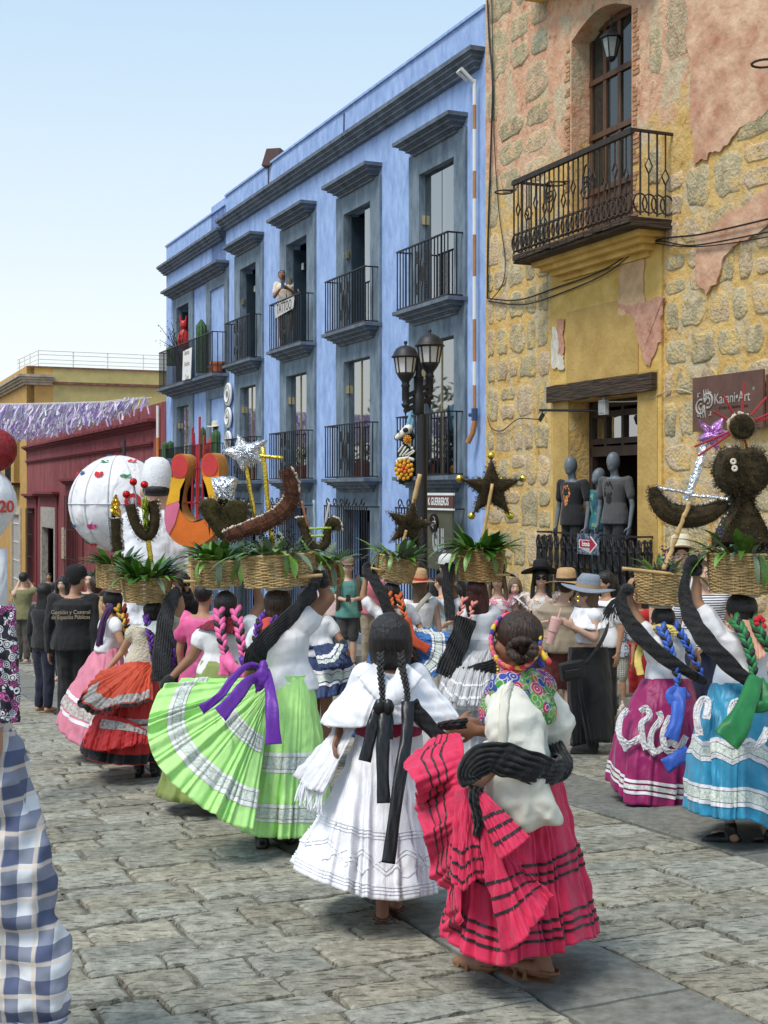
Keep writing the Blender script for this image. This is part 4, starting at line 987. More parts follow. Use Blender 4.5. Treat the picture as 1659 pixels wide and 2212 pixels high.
def hat(P, m, kind='fedora', brim=.15, band=None, dz=.055, pitch=0, label=None, bm=1.0, grow=1.0):
    s = P.s; F = P.hF*math.cos(R(pitch))-P.hU*math.sin(R(pitch)); U = P.hU*math.cos(R(pitch))+P.hF*math.sin(R(pitch)); Rt = P.hR; c = P.hd+U*dz*s-F*.012*s; g = G()
    n = 32; rows = []
    if kind == 'cap':
        prof = [(.098, -.02), (.100, .02), (.09, .06), (.06, .09), (.001, .1)]
        g.lathe([(r*s*grow, z*s*grow) for r, z in prof], c, 24, 0, Rt, F*1.08, U)
        g.loft([(c+F*.07*s+Rt*0, Rt*.085*s, U*.006*s), (c+F*.13*s-U*.01*s, Rt*.075*s, U*.006*s), (c+F*.18*s-U*.02*s, Rt*.045*s, U*.005*s)], 12)
        return g.build('cap', m, P.t, smooth=True)
    prof = [(brim+.085, -.012, 1), (brim+.088, -.006, 1), (brim*.6+.09, -.002, 1), (.096, .003, 0), (.094, .03, 0), (.090, .07, 0), (.082, .105, 0), (.07, .118, 0), (.03, .108, 0), (.001, .10, 0)]
    for r, z, wv in prof:
        row = []
        for j in range(n):
            a = 2*math.pi*j/n; zz = z+(.025*math.sin(a)**2*0+.018*math.cos(2*a)*-1*(r-.09)/brim*bm if wv else 0)
            rr = r*(1-.18*max(0, math.sin(a))**6*(1 if z > .08 and r < .095 else 0))
            if z > .1: zz -= .018*math.cos(a)**2*0; rr = rr*(1-.25*abs(math.cos(a))) if .02 < r < .08 else rr
            row.append(c+Rt*(rr*math.cos(a)*s*.92*grow)+F*(rr*math.sin(a)*s*1.08*grow)+U*zz*s*grow)
        rows.append(row)
    g.grid(rows, closed=True); o = g.build('hat', m, P.t, smooth=True, label=label)
    o.modifiers.new('thickness', 'SOLIDIFY').thickness = .004
    if band is not None:
        q = G(); q.grid([[c+Rt*(r*math.cos(a)*s*.92*grow)+F*(r*math.sin(a)*s*1.08*grow)+U*z*s*grow for a in np.linspace(0, 2*math.pi, 33)[:-1]] for r, z in ((.1, .004), (.0985, .03))], closed=True); q.build('hat_band', band, o, smooth=True)
    return o
def cloth(name, top, bot, m, parent, nu=180, nv=26, pleats=30, amp=.03, closed=True, bands=(), p=1.2, bulge=0.0, seed=0, bdir=None, sign=1, sharp=.35, hemw=0.0, label=None, amp0=0.0):
    """pleated cloth between two rows of control points; bands = sewn-on ribbons and lace at given heights"""
    n = nu; A = catmull(top, n, closed); B = catmull(bot, n, closed); rs = np.random.RandomState(seed+1)
    v = np.linspace(0, 1, nv)[:, None, None]; S = A[None]*(1-v)+B[None]*v
    cen = A.mean(0)
    if closed:
        out = S-np.concatenate([np.broadcast_to(cen[:2], (nv, n, 2)), S[:, :, 2:]], 2) if False else S-S.mean(1, keepdims=True)
        out[:, :, 2] = 0; out /= np.linalg.norm(out, axis=2, keepdims=True)+1e-9
        S = S+out*bulge*np.sin(np.pi*v*.9)
    elif bdir is not None: S = S+np.array(tuple(bdir))[None, None]*bulge*np.sin(np.pi*v)
    def normals(S):
        if closed: du = np.roll(S, -1, 1)-np.roll(S, 1, 1)
        else: du = np.gradient(S, axis=1)
        dv = np.gradient(S, axis=0); nn = np.cross(du, dv); nn /= np.linalg.norm(nn, axis=2, keepdims=True)+1e-9
        if closed and (nn*out).sum() < 0: nn = -nn
        return nn*sign
    nn = normals(S)
    th = np.arange(n)/n; ph = 2*np.pi*pleats*th+2.2*np.sin(2*np.pi*th*3+seed)+1.7*np.sin(2*np.pi*th*7+seed*2)+1.0*np.sin(2*np.pi*th*13+seed*5)
    am = amp*(.65+.35*np.sin(2*np.pi*th*5+seed*3))
    w = np.sin(ph); w = np.sign(w)*np.abs(w)**(1-sharp)
    w2 = np.sin(ph*.37+1+seed)*.8
    vv = v[:, :, 0]
    drift = np.sin(ph[None]*.5+vv*3+seed)*.3
    wr = np.sin(ph[None]*.23+vv*9+seed)*np.sin(vv*23+th[None]*40+seed)*.25
    D = am[None]*(amp0+vv**p)*(w[None]*.62+w2[None]*.75+drift)+am[None]*wr+rs.normal(0, amp*.02, (nv, n))
    S = S+nn*D[:, :, None]
    if hemw: S[:, :, 2] += hemw*(vv**3)*np.sin(ph*.5)[None]
    nn = normals(S)
    def emit(S, nm, mm, par, lab=None):
        g = G(); a, b = S.shape[:2]; g.v = [Vector(q) for q in S.reshape(-1, 3)]
        g.f = [(i*b+j, i*b+(j+1) % b, (i+1)*b+(j+1) % b, (i+1)*b+j) for i in range(a-1) for j in range(b if closed else b-1)]; g.m = [0]*len(g.f)
        o = g.build(nm, mm, par, smooth=True, label=lab); return o
    o = emit(S, name, m, parent, label); o.modifiers.new('thickness', 'SOLIDIFY').thickness = .003
    for bd in bands:
        v0, v1, bm = bd[:3]; nm = bd[3] if len(bd) > 3 else 'ribbon'; u0, u1 = (bd[4], bd[5]) if len(bd) > 5 else (0, 1)
        wavy = bd[6] if len(bd) > 6 else 0
        for off in ((.0045,) if closed else (.0045, -.006)):
            k = max(3, int((v1-v0)*nv)+2); rows = []
            for q in np.linspace(v0, v1, k):
                x = np.clip((q+wavy*(np.abs((th*7)%1*2-1)*2-1))*(nv-1), 0, nv-1.0001) if wavy else np.full(n, min(q*(nv-1), nv-1.0001)); i = x.astype(int); f = (x-i)[:, None]; idx = np.arange(n)
                rows.append((S[i, idx]*(1-f)+S[i+1, idx]*f)+(nn[i, idx]*(1-f)+nn[i+1, idx]*f)*off)
            Q = np.array(rows)
            if (u0, u1) != (0, 1):
                a, b = int(u0*n), int(u1*n); Q = Q[:, a:b]; sv = closed; closed = False; emit(Q, nm, bm, o); closed = sv
            else: emit(Q, nm, bm, o)
    return o
def strap(name, pts, w, m, parent, thick=.012, folds=3, fa=.35, n=60, face_dir=None, taper=None, label=None, twist=0, ends=True):
    """a strip of cloth swept along a path, folded lengthwise"""
    if name == 'shawl': thick *= .6; folds = int(folds*1.6)
    C = catmull(pts, n); g = G(); rows = []; K = 4*folds+1
    for i in range(n):
        c = Vector(C[i]); t = Vector(C[min(i+1, n-1)]-C[max(i-1, 0)]).normalized()
        fd = Vector(face_dir) if face_dir is not None else Vector((c.x, c.y, 0))*-1
        fd = fd.normalized(); lat = t.cross(fd)
        if lat.length < .05: lat = t.orthogonal()
        lat.normalize(); nr = lat.cross(t)
        if twist: a = twist*i/n; lat, nr = lat*math.cos(a)+nr*math.sin(a), nr*math.cos(a)-lat*math.sin(a)
        ww = w*(taper[0]+(taper[1]-taper[0])*i/n if taper and not callable(taper) else (taper(i/n) if taper else 1))
        front = []
        for k in range(K):
            x = (k/(K-1)-.5); z = thick*fa*math.sin(2*math.pi*folds*x*(1+.15*math.sin(i*.11))+1.2*math.sin(i*.13+folds))*(.6+.4*math.sin(i*.31+x*5))+thick*.5*math.cos(math.pi*x)+.003*math.sin(i*.9+x*9)
            front.append(c+lat*x*ww*(1+.06*math.sin(i*.37))+nr*z)
        rows.append(front)
    g.grid(rows)
    o = g.build(name, m, parent, smooth=True, label=label); sm = o.modifiers.new('thickness', 'SOLIDIFY'); sm.thickness = .005 if thick > .015 else .003; sm.offset = 0
    return o
def braid(pts, r, parent, mh, mr=None, n=26, name='braid'):
    C = catmull(pts, n); g = G(); q = G()
    for i in range(n):
        c = Vector(C[i]); t = Vector(C[min(i+1, n-1)]-C[max(i-1, 0)]).normalized(); f = Vector((-c.x, -c.y, 0)).normalized(); lat = t.cross(f).normalized(); sg = 1 if i % 2 else -1
        rr = r*.86*(1-.35*i/n); d = (t+lat*sg*-.6).normalized(); L = (Vector(C[1])-Vector(C[0])).length
        tgt = q if (mr is not None and (i % 3 != 2)) else g
        tgt.ball(c+lat*sg*rr*.42, (rr*.60, rr*.62, max(L*1.7, rr*1.25)), 8, 0, d.cross(f).normalized(), f, d)
    if not g.v: g.ball(Vector(C[0]), r*.3, 6)
    o = g.build(name, mh, parent, smooth=True)
    if mr is not None and q.v: q.build('ribbon', mr, o, smooth=True)
    return o
def pts(Y, *a): return [at(q[0], q[1], Y+(q[2] if len(q) > 2 else 0)) for q in a]
def waist(P, w, d, z=None, dx=0, n=8):
    c = P.J['hip']+UP*(.07*P.s if z is None else z)
    return [c+P.Rt*(w*math.cos(2*math.pi*k/n)+dx)+P.F*(d*math.sin(2*math.pi*k/n)) for k in range(n)]
def hemring(Y, L):
    """hem control points from image position and depth, clockwise from the viewer's right, nearest side first"""
    return [at(u, v, Y+d) for u, v, d in L]
# ---------------------------------------------------------------- baskets and what is in them
WICK = mat('pale_wicker', (.38, .24, .09), .6, .4, 60, .25, 22, col2=(.60, .42, .19)); BAMB = mat('bamboo_cane', (.52, .33, .14), .5, .2, 30, .2, 8); PADM = fabric('cushion_cotton', (.55, .52, .48))
LEAFM = [mat('dark_green_leaf', (.05, .14, .015), .38, .2, 20, .3, 12, spec=.6, rnd=.35), mat('mid_green_leaf', (.13, .27, .04), .38, .2, 20, .3, 12, spec=.6, rnd=.3), mat('grey_green_leaf', (.13, .18, .11), .5, .2, 20, .2, 12, rnd=.2)]
leafmeshes = {}
def leaf_mesh(kind, bend):
    key = (kind, bend)
    if key in leafmeshes: return leafmeshes[key]
    w = {'broad': .15, 'lance': .085, 'palm': .045}[kind]; n = 7; v = []; f = []
    for i in range(n):
        t = i/(n-1); ww = w*math.sin(math.pi*min(1, t*.93+.07))**.8; a = bend*t; x = (math.sin(a)/bend if abs(bend) > .01 else t); z = ((1-math.cos(a))/bend if abs(bend) > .01 else 0)
        for q, dz in ((-1, .25), (0, 0), (1, .25)): v.append((q*ww, x, -z+dz*ww))
    for i in range(n-1):
        for k in range(2): f.append((i*3+k, i*3+k+1, (i+1)*3+k+1, (i+1)*3+k))
    me = bpy.data.meshes.new('leaf'); me.from_pydata(v, [], f); me.polygons.foreach_set('use_smooth', [True]*len(f)); leafmeshes[key] = me; return me
def put_leaf(parent, c, d, L, kind, m, bend=.8, wid=1.0):
    me0 = leaf_mesh(kind, bend); key = (kind, bend, m.name)
    if key not in leafmeshes:
        me = me0.copy(); me.materials.clear(); me.materials.append(m); leafmeshes[key] = me
    o = bpy.data.objects.new('leaf', leafmeshes[key]); COL.objects.link(o); o.parent = parent
    d = d.normalized(); x = d.cross(UP); x = x.normalized() if x.length > .01 else Vector((1, 0, 0)); z = x.cross(d)
    mt = Matrix((x*L*wid*random.uniform(.8, 1.25)*1.0, d*L, z*L*wid)).transposed().to_4x4(); mt.translation = c-root_loc(parent); o.matrix_local = mt
    return o
def basket(label, u, v, Y, w, h, d=None, tilt=0, flare=.08, rows=13, sticks=((-1, .75), (1, .25)), wm=None):
    """u, v: pixel centre of the wall of the basket; w, h metres"""
    c0 = at(u, v, Y)-UP*h/2; d = d or w*.8; b = thing('basket', c0, label, 'basket', 'wicker baskets carried on the head')
    ax = Vector((math.cos(R(tilt)), 0, math.sin(R(tilt)))); az = Vector((-math.sin(R(tilt)), 0, math.cos(R(tilt)))); ay = Vector((0, 1, 0))
    n = 72; g = G(); nst = 14
    def pt(a, z, o): f = 1-flare+2*flare*z/h; return c0+ax*((w/2*f+o)*math.cos(a))+ay*((d/2*f+o)*math.sin(a))+az*z
    rows = int(rows*1.45)
    for k in range(rows):
        z = h*(k+.5)/rows; hh = h/rows*.54; P = []
        for j in range(n):
            a = 2*math.pi*j/n; o = .0048*math.sin(a*nst+math.pi*k); zz = z+.0022*math.sin(a*5+k*2.1)
            P.append([pt(a, zz-hh, o), pt(a, zz, o+.0045), pt(a, zz+hh, o), pt(a, zz, o-.004)])
        g.grid([[P[j][q] for j in range(n)] for q in (0, 1, 2, 3, 0)], closed=True)
    g.build('woven_wall', wm or WICK, b, smooth=True, kind='stuff')
    g = G()
    for k in range(nst*2): a = math.pi*(k+.5)/nst; g.tube([pt(a, 0, 0), pt(a, h*1.01, 0)], .004, 5)
    g.build('stakes', wm or WICK, b, kind='stuff')
    g = G()
    for q in range(3):
        P = [pt(2*math.pi*j/48, h+.004*math.sin(j*1.3+q*2.1), .005*math.cos(j*1.3+q*2.1)) for j in range(49)]; g.tube(P, .0065, 5, cap=False)
    g.build('rim', wm or WICK, b, smooth=True)
    g = G(); g.add([pt(2*math.pi*j/36, 0.005, 0) for j in range(36)], [tuple(range(36))]); g.add([pt(2*math.pi*j/36, h*.8, -.01) for j in range(36)], [tuple(range(36))]); g.build('base', wm or WICK, b)
    for sx, fz in sticks:
        for yy in (-.3,):
            q = G(); z = h*fz; e = c0+ax*(sx*w*.30)+ay*(-d*.52*math.sqrt(max(.1, 1-.6**2)))+az*z
            q.tube([e, e+ax*sx*w*.34+az*.004], [.011, .010], 8); q.build('bamboo_stick', BAMB, b, smooth=True)
    g = G(); c = c0-az*.014; g.loft([(c-az*.014, ax*.07, ay*.06), (c-az*.008, ax*.085, ay*.075), (c+az*.005, ax*.085, ay*.075), (c+az*.012, ax*.06, ay*.05)], 20); g.build('head_cushion', PADM, b, smooth=True)
    b_ = Person(); b_.o = b; b_.c = c0; b_.w = w; b_.d = d; b_.h = h; b_.pt = pt; b_.ax = ax; b_.az = az; return b_
def greens(b, label, n=34, L=(.14, .24), kinds=('broad', 'lance'), mats_=(0, 1), droop=.35, group='foliage in the carried baskets', hang=0, flowers=0, flc=None, up=.9):
    t = thing('basket_foliage', b.c+b.az*b.h, label, 'foliage', group)
    for k in range(int(n*1.7)):
        a = random.uniform(0, 2*math.pi); rr = random.uniform(.3, 1.0)**.7; p = b.c+b.ax*(b.w/2*rr*.95*math.cos(a))+Vector((0, 1, 0))*(b.d/2*rr*.95*math.sin(a))+b.az*(b.h*.97)
        d = Vector((math.cos(a)*rr*.8, math.sin(a)*rr*.8, random.uniform(.3, up+.5)*(1.35-rr*.7)))
        put_leaf(t, p, d, random.uniform(*L), random.choice(kinds), LEAFM[random.choice(mats_)], random.choice((.3, .8, 1.3)), random.uniform(.8, 1.4))
    for k in range(hang):
        a = random.uniform(0, 2*math.pi); p = b.pt(a, b.h*1.0, 0)+Vector((0, 0, .01)); d = Vector((math.cos(a)*.7, math.sin(a)*.6, -.5+random.uniform(-.3, .7)))
        put_leaf(t, p, d, random.uniform(.14, .24), random.choice(('lance', 'lance', 'broad')), LEAFM[random.choice((1, 2))], random.choice((.8, 1.3)), 1)
    if flowers:
        g = G()
        for k in range(flowers):
            cl = Vector((random.uniform(-.45, .45)*b.w, random.uniform(-.4, .4)*b.d, 0)); c = b.c+b.az*(b.h+random.uniform(.0, .11))+cl
            for q in range(26): e = Vector((random.gauss(0, .022), random.gauss(0, .022), random.gauss(.02, .03))); g.ball(c+e, random.uniform(.004, .008), 5)
        g.build('flower_heads', flc, t, kind='stuff')
    return t
MOSS = [mat('dark_brown_moss', (.042, .028, .010), .95, .9, 40, .5, 18), mat('reddish_brown_moss', (.085, .03, .014), .95, .9, 40, .5, 18)]
PETAL = mat('dried_white_petals', (.7, .62, .5), .8, .2, 30, .15)
def fuzz(g, pts_n, L, k):
    for _ in range(k):
        p, nrm = random.choice(pts_n); d = (nrm+Vector((random.gauss(0, .7), random.gauss(0, .7), random.gauss(0, .7)))).normalized()*L*random.uniform(.4, 1.2); s = d.orthogonal().normalized()*.0022
        q = p+Vector((random.uniform(-.015, .015), random.uniform(-.015, .015), random.uniform(-.015, .015))); g.add([q-s, q+s, q+d], [(0, 1, 2)])
def petals(name, P, parent, r=.008):
    g = G()
    for p in P: g.ball(Vector(p)+Vector((random.gauss(0, .004), random.gauss(0, .004), random.gauss(0, .004))), (r*random.uniform(.8, 1.4), r*.7, r), 6)
    return g.build(name, PETAL, parent, kind='stuff')
def moss_outline(name, label, poly, Y, th, m, cat, petal=0, fz=1500, L=.018):
    """poly: pixel outline; puffed body of thickness th covered in short fibres"""
    P = [at(u, v, Y) for u, v in poly]; c = sum(P, Vector())/len(P); t = thing(name, c, label, cat)
    n = len(P); fine = []
    for i in range(n):
        for k in range(4): fine.append(P[i].lerp(P[(i+1) % n], k/4))
    g = G(); rows = []
    for s_, y in ((.0, -th/2), (.55, -th/2), (.9, -th*.42), (1, -th*.15), (1, th*.15), (.9, th*.42), (.55, th/2), (0.0, th/2)):
        rows.append([c+(p-c)*max(s_, .001)+Vector((0, y+0, 0)) for p in fine])
    g.grid(rows, closed=True)
    pn = []
    for i in range(len(fine)):
        e = (fine[(i+1) % len(fine)]-fine[i-1]).normalized(); nn = e.cross(Vector((0, 1, 0)))
        if nn.dot(fine[i]-c) < 0: nn = -nn
        pn += [(fine[i]+Vector((0, random.uniform(-th*.4, th*.4), 0)), nn)]*3
        for q in (.2, .4, .6, .8, .95): pn.append((c+(fine[i]-c)*q+Vector((0, -th*.48, 0)), Vector((0, -1, 0))))
    fuzz(g, pn, L, fz); g.build('moss_body', m, t, smooth=False, kind=None)
    if petal: petals('petal_edge', [fine[i] + Vector((0, th*.35, 0)) for i in range(len(fine)) if (i*7) % 10 < petal*10 for _ in (0, 1)], t)
    return t
def moss_tube(name, label, path, Y, r, m, cat, petal=True, fz=1800, L=.018, n=24):
    C = [Vector(q) for q in catmull([at(p[0], p[1], Y+(p[2] if len(p) > 2 else 0)) for p in path], n)]; c = sum(C, Vector())/n; t = thing(name, c, label, cat)
    rs = [r(i/(n-1)) if callable(r) else r for i in range(n)]
    g = G(); g.tube(C, rs, 12); pn = []
    for i in range(n):
        tt = (C[min(i+1, n-1)]-C[max(i-1, 0)]).normalized(); a = Vector((0, 1, 0)); b = tt.cross(a).normalized()
        for k in range(12):
            d = a*math.cos(k*math.pi/6)+b*math.sin(k*math.pi/6); pn.append((C[i]+d*rs[i], d))
    fuzz(g, pn, L, fz); g.build('moss_body', m, t)
    if petal:
        pp = []
        for i in range(n-1):
            for q in range(3):
                tt = (C[i+1]-C[i]).normalized(); b = tt.cross(Vector((0, 1, 0))).normalized(); b = b if b.z > 0 else -b
                pp.append(C[i].lerp(C[i+1], q/3)+b*rs[i]*1.02+Vector((0, random.uniform(-.4, .9)*rs[i], 0)))
        petals('petal_edge', pp, t, .0085)
    return t
def star_poly(u, v, r, r2=None, rot=0, n=5, sx=1.0):
    r2 = r2 or r*.45; return [(u+sx*(r if k % 2 == 0 else r2)*math.sin(math.pi*k/n+rot), v-(r if k % 2 == 0 else r2)*math.cos(math.pi*k/n+rot)) for k in range(2*n)]
def stick(name, label, u1, v1, u2, v2, Y, r, m, cat='stick', parent=None, dy=0):
    g = G(); a, b = at(u1, v1, Y), at(u2, v2, Y+dy); n = 8
    g.tube([a.lerp(b, k/n)+Vector((random.uniform(-1, 1)*.002, 0, 0)) for k in range(n+1)], [r*(1+(.12 if k % 3 == 0 else 0)) for k in range(n+1)], 8)
    return g.build(name, m, parent, smooth=True, label=label if parent is None else None, cat=cat if parent is None else None)
FOIL = mat('crumpled_silver_foil', (.8, .81, .84), .22, 1.0, 28, .05, metal=1.0, bd=.03); GOLD = mat('gold_foil', (.75, .55, .08), .22, .7, 60, .1, metal=1.0); LILAC = mat('lilac_foil', (.62, .30, .66), .25, 1.0, 22, .1, metal=.8, bd=.03); REDF = mat('red_foil', (.6, .02, .02), .25, .6, 60, .1, metal=.8)
def foil_outline(name, label, poly, Y, th, m, cat, parent=None, amp=.008):
    P = [at(u, v, Y) for u, v in poly]; c = sum(P, Vector())/len(P); n = len(P); fine = []
    for i in range(n):
        for k in range(5): fine.append(P[i].lerp(P[(i+1) % n], k/5))
    g = G(); rows = []
    for s_, y in ((.001, -th/2), (.3, -th*.48), (.6, -th*.42), (.85, -th*.3), (1, 0), (.85, th*.3), (.5, th*.45), (.001, th/2)):
        rows.append([c+(p-c)*s_+Vector((0, y, 0))+Vector((random.gauss(0, amp*.5), random.gauss(0, amp), random.gauss(0, amp*.5)))*(0 if s_ < .01 else 1) for p in fine])
    g.grid(rows, closed=True); return g.build(name, m, parent, label=label, cat=cat)
# ================================================================ the dancers
LACE = mat('white_lace', (.50, .60, .50), .8, .6, 120, .3, 70, col2=(.82, .84, .8)); RIBW = fabric('white_satin_ribbon', (.72, .70, .72), rough=.4, bs=30)
def H(u, vt, Y):
    b = at(u, vt, Y); return b.z-gz(b.x, b.y)
def sp(label, u, vt, Y, yaw, **k): return person(label, u, None, yaw=yaw, h=H(u, vt, Y), Y=Y, **k)
def ring_skirt(P, m, r=.42, zh=.12, name='skirt', wr=(.15, .12), **k):
    a = [P.base+UP*zh+P.Rt*(r*math.cos(2*math.pi*i/12))+P.F*(r*.85*math.sin(2*math.pi*i/12)) for i in range(12)]
    return cloth(name, waist(P, wr[0], wr[1], .09*P.s, n=12), a, m, P.t, **k)
DG = 'women dancing with baskets on their heads'
# --- woman in magenta skirt, nearest
zc = lambda x, y, d=0: (829.5+.405*x, 1260.8+.405*y, d)
Y1 = gY(1110, 2112)
MAG = fabric('magenta_cotton', (.62, .022, .085), rough=.75, bs=12, var=.1); BRIB = fabric('black_ribbon', (.012, .012, .014), rough=.5); CREAM = fabric('cream_muslin', (.68, .66, .57), bs=10, bump=.5)
P1 = person('older woman gathering a magenta skirt with black ribbons, in cream blouse and yarn crown', 1112, 2112, yaw=48, h=1.52, Y=Y1, skin=0, hair=1, hairstyle='back', top=CREAM, sleeve='none', shoes=None, vox=.008, hy=22, curl=1.0, waistz=1, disp=.02,
   J={'head': (1112, 1382, -.02), 'neck': (1118, 1458, 0), 'shL': (1092, 1492, -.12), 'shR': (1168, 1488, .1), 'hip': (1128, 1700, 0), 'elL': (1150, 1625, -.25), 'wrL': (1058, 1668, -.34), 'haL': (1026, 1692, -.36), 'elR': (1120, 1590, .22), 'wrR': (1030, 1578, .12), 'haR': (1000, 1574, .1),
      'anL': (1044, 2068, .12), 'anR': (1172, 2078, -.05)})
t = P1.t
g = G()
for sh, e, w in (((1094, 1498, -.12), (1112, 1575, -.2), (1143, 1628, -.24)), ((1166, 1496, .08), (1180, 1560, .12), (1178, 1612, .12))):
    a, b, c = [at(q[0], q[1], Y1+q[2]) for q in (sh, e, w)]; g.capsule(a, b, .07, .122, 14); g.capsule(b, c, .122, .075, 14)
blob(g, 'puff_sleeves', CREAM, t, .009, 3, .045, CLOUD)
# embroidered yoke
def embroidery(name, base, cols_, sc=26, dens=.42):
    m = mat(name, base, .8, .4, 90, .1, 30); nt = m.node_tree; b = nt.nodes['Principled BSDF']; L = nt.links.new
    tc = nt.nodes['Texture Coordinate']; vo = nt.nodes.new('ShaderNodeTexVoronoi'); vo.inputs['Scale'].default_value = sc; L(tc.outputs['Object'], vo.inputs[0])
    rp = nt.nodes.new('ShaderNodeValToRGB'); rp.color_ramp.interpolation = 'CONSTANT'; el = rp.color_ramp.elements
    for i, c in enumerate(cols_):
        e_ = el[i] if i < 2 else el.new(i/len(cols_)); e_.position = i/len(cols_); e_.color = (*c, 1)
    sx = nt.nodes.new('ShaderNodeSeparateColor'); L(vo.outputs['Color'], sx.inputs[0]); L(sx.outputs[0], rp.inputs[0])
    wv = nt.nodes.new('ShaderNodeMath'); wv.operation = 'SINE'; ml = nt.nodes.new('ShaderNodeMath'); ml.operation = 'MULTIPLY'; ml.inputs[1].default_value = 22; L(vo.outputs['Distance'], ml.inputs[0]); L(ml.outputs[0], wv.inputs[0])
    gt = nt.nodes.new('ShaderNodeMath'); gt.operation = 'LESS_THAN'; gt.inputs[1].default_value = dens; L(wv.outputs[0], gt.inputs[0]) if dens < 1 else L(wv.outputs[0], gt.inputs[0])
    src = b.inputs['Base Color'].links[0].from_socket; mx = nt.nodes.new('ShaderNodeMix'); mx.data_type = 'RGBA'; L(gt.outputs[0], mx.inputs[0]); L(src, mx.inputs[6]); L(rp.outputs[0], mx.inputs[7]); L(mx.outputs[2], b.inputs['Base Color'])
    return m
EMB = embroidery('bright_flower_embroidery', (.55, .5, .4), [(.05, .25, .04), (.25, .03, .2), (.6, .12, .02), (.03, .06, .3), (.1, .35, .06), (.5, .03, .12), (.2, .4, .1)], 22, .75)
g = G(); nk = P1.J['neck']
g.capsule(at(1097, 1488, Y1-.1), at(1163, 1486, Y1+.08), .082, .082, 14); g.loft([(nk+Vector((0, 0, .0)), Vector((.075, 0, 0)), Vector((0, .085, 0))), (nk-UP*.05, Vector((.13, .03, 0)), Vector((-.02, .13, 0))), (nk-UP*.13, Vector((.16, .04, 0)), Vector((-.03, .145, 0))), (nk-UP*.19, Vector((.155, .04, 0)), Vector((-.03, .14, 0)))], 18)
blob(g, 'embroidered_yoke', EMB, t, .009, 3)
# ribbon crown
def crown(c, U, F, Rt, r, parent, n=64):
    cols_ = [(.7, .04, .06), (.85, .55, .04), (.8, .12, .25), (.05, .06, .3), (.8, .2, .12)]; ms = [fabric('yarn%d' % i, k, rough=.8) for i, k in enumerate(cols_)]; gs = [G() for _ in cols_]
    for i in range(n):
        a = 2*math.pi*i/n; d = Rt*math.cos(a)+F*math.sin(a)*1.18; tn = (-Rt*math.sin(a)+F*math.cos(a)*1.18).normalized(); sg = 1 if i % 2 else -1
        p = c+d*r+U*(.016*sg); dd = (tn+U*.8*-sg).normalized(); gs[random.randrange(5)].ball(p, (.0105, .0105, .022), 8, 0, dd.cross(d).normalized(), d.normalized(), dd)
    for q, m in zip(gs, ms): q.build('yarn_braid', m, parent, smooth=True, kind='stuff')
cU = Vector((-.15, -.9, .42)).normalized(); cR = Vector((1, 0, 0)); cR = (cR-cU*cR.dot(cU)).normalized(); cF = cU.cross(cR); crown(P1.hd+Vector((0, -.03, -.005)), cU, cF, cR, .098, P1.hair)
g = G()
for k, (du, dv) in enumerate(((55, 12), (62, 20), (48, 26))):
    e = at(1112+du, 1392+dv, Y1-.08); g.capsule(e, e+Vector((.018, -.02, -.03)), .009, .013, 8, k)
g.build('yarn_tassels', [MATS['fabric_yarn1'], MATS['fabric_yarn0'], MATS['fabric_yarn3']], P1.hair, smooth=True)
g = G()   # coiled bun curls
for k in range(16):
    a = k*2.4; e = at(1128+24*math.cos(a), 1404+20*math.sin(a), Y1-.13-.02*math.sin(k)); g.ball(e, (.026, .024, .02), 8)
g.build('coiled_hair', P1.HM, P1.hair, smooth=True)
g = G(); e = at(1075, 1418, Y1-.09)
for k in range(6): g.ball(e-UP*.013*k, .006, 6)
g.build('earring', GOLD, t)
# rebozo
strap('shawl', pts(Y1, (1022, 1690, -.42), (1014, 1668, -.42), (1048, 1638, -.43), (1090, 1640, -.42), (1140, 1655, -.40), (1190, 1668, -.30), (1212, 1650, -.12), (1196, 1612, .06)), .10, BLACKC, t, .045, 4, .4, n=90, taper=lambda q: .75+.5*math.sin(math.pi*q))
strap('shawl_end', pts(Y1, (1030, 1698, -.42), (1026, 1725, -.43), (1034, 1770, -.42), (1030, 1802, -.40)), .055, BLACKC, t, .03, 3, .5, taper=(1, .5))
strap('wrist_cord', pts(Y1, (1010, 1556, .06), (980, 1560, .05), (948, 1566, .08), (965, 1572, .08), (1008, 1568, .06)), .02, BLACKC, t, .012, 2, .4)
# skirt
hem = [(1289, 2024, .0), (1250, 2034, -.18), (1190, 2062, -.28), (1140, 2068, -.36), (1088, 2088, -.40), (1016, 2068, -.34), (964, 2028, -.18), (962, 2010, .05), (990, 2000, .3), (1080, 1995, .42), (1180, 1990, .4), (1260, 2005, .22)]
top = waist(P1, .17, .15, .05, n=12)
top = [at(u, v, Y1+d) for u, v, d in ((1204, 1655, 0), (1190, 1675, -.1), (1160, 1690, -.16), (1120, 1695, -.19), (1085, 1690, -.17), (1050, 1680, -.1), (1035, 1660, 0), (1045, 1650, .1), (1075, 1640, .16), (1120, 1635, .18), (1165, 1640, .15), (1195, 1645, .08))]
bl = [(q, q+.016, BRIB) for q in (.47, .525, .58, .80, .855, .905)]
cloth('skirt', top, [at(u, v, Y1+d) for u, v, d in hem], MAG, t, nu=420, nv=60, pleats=30, amp=.03, bands=bl, seed=3, sharp=.4, amp0=.12)
q = lambda L: [at(zc(*p)[0], zc(*p)[1], Y1+zc(*p)[2]) for p in L]
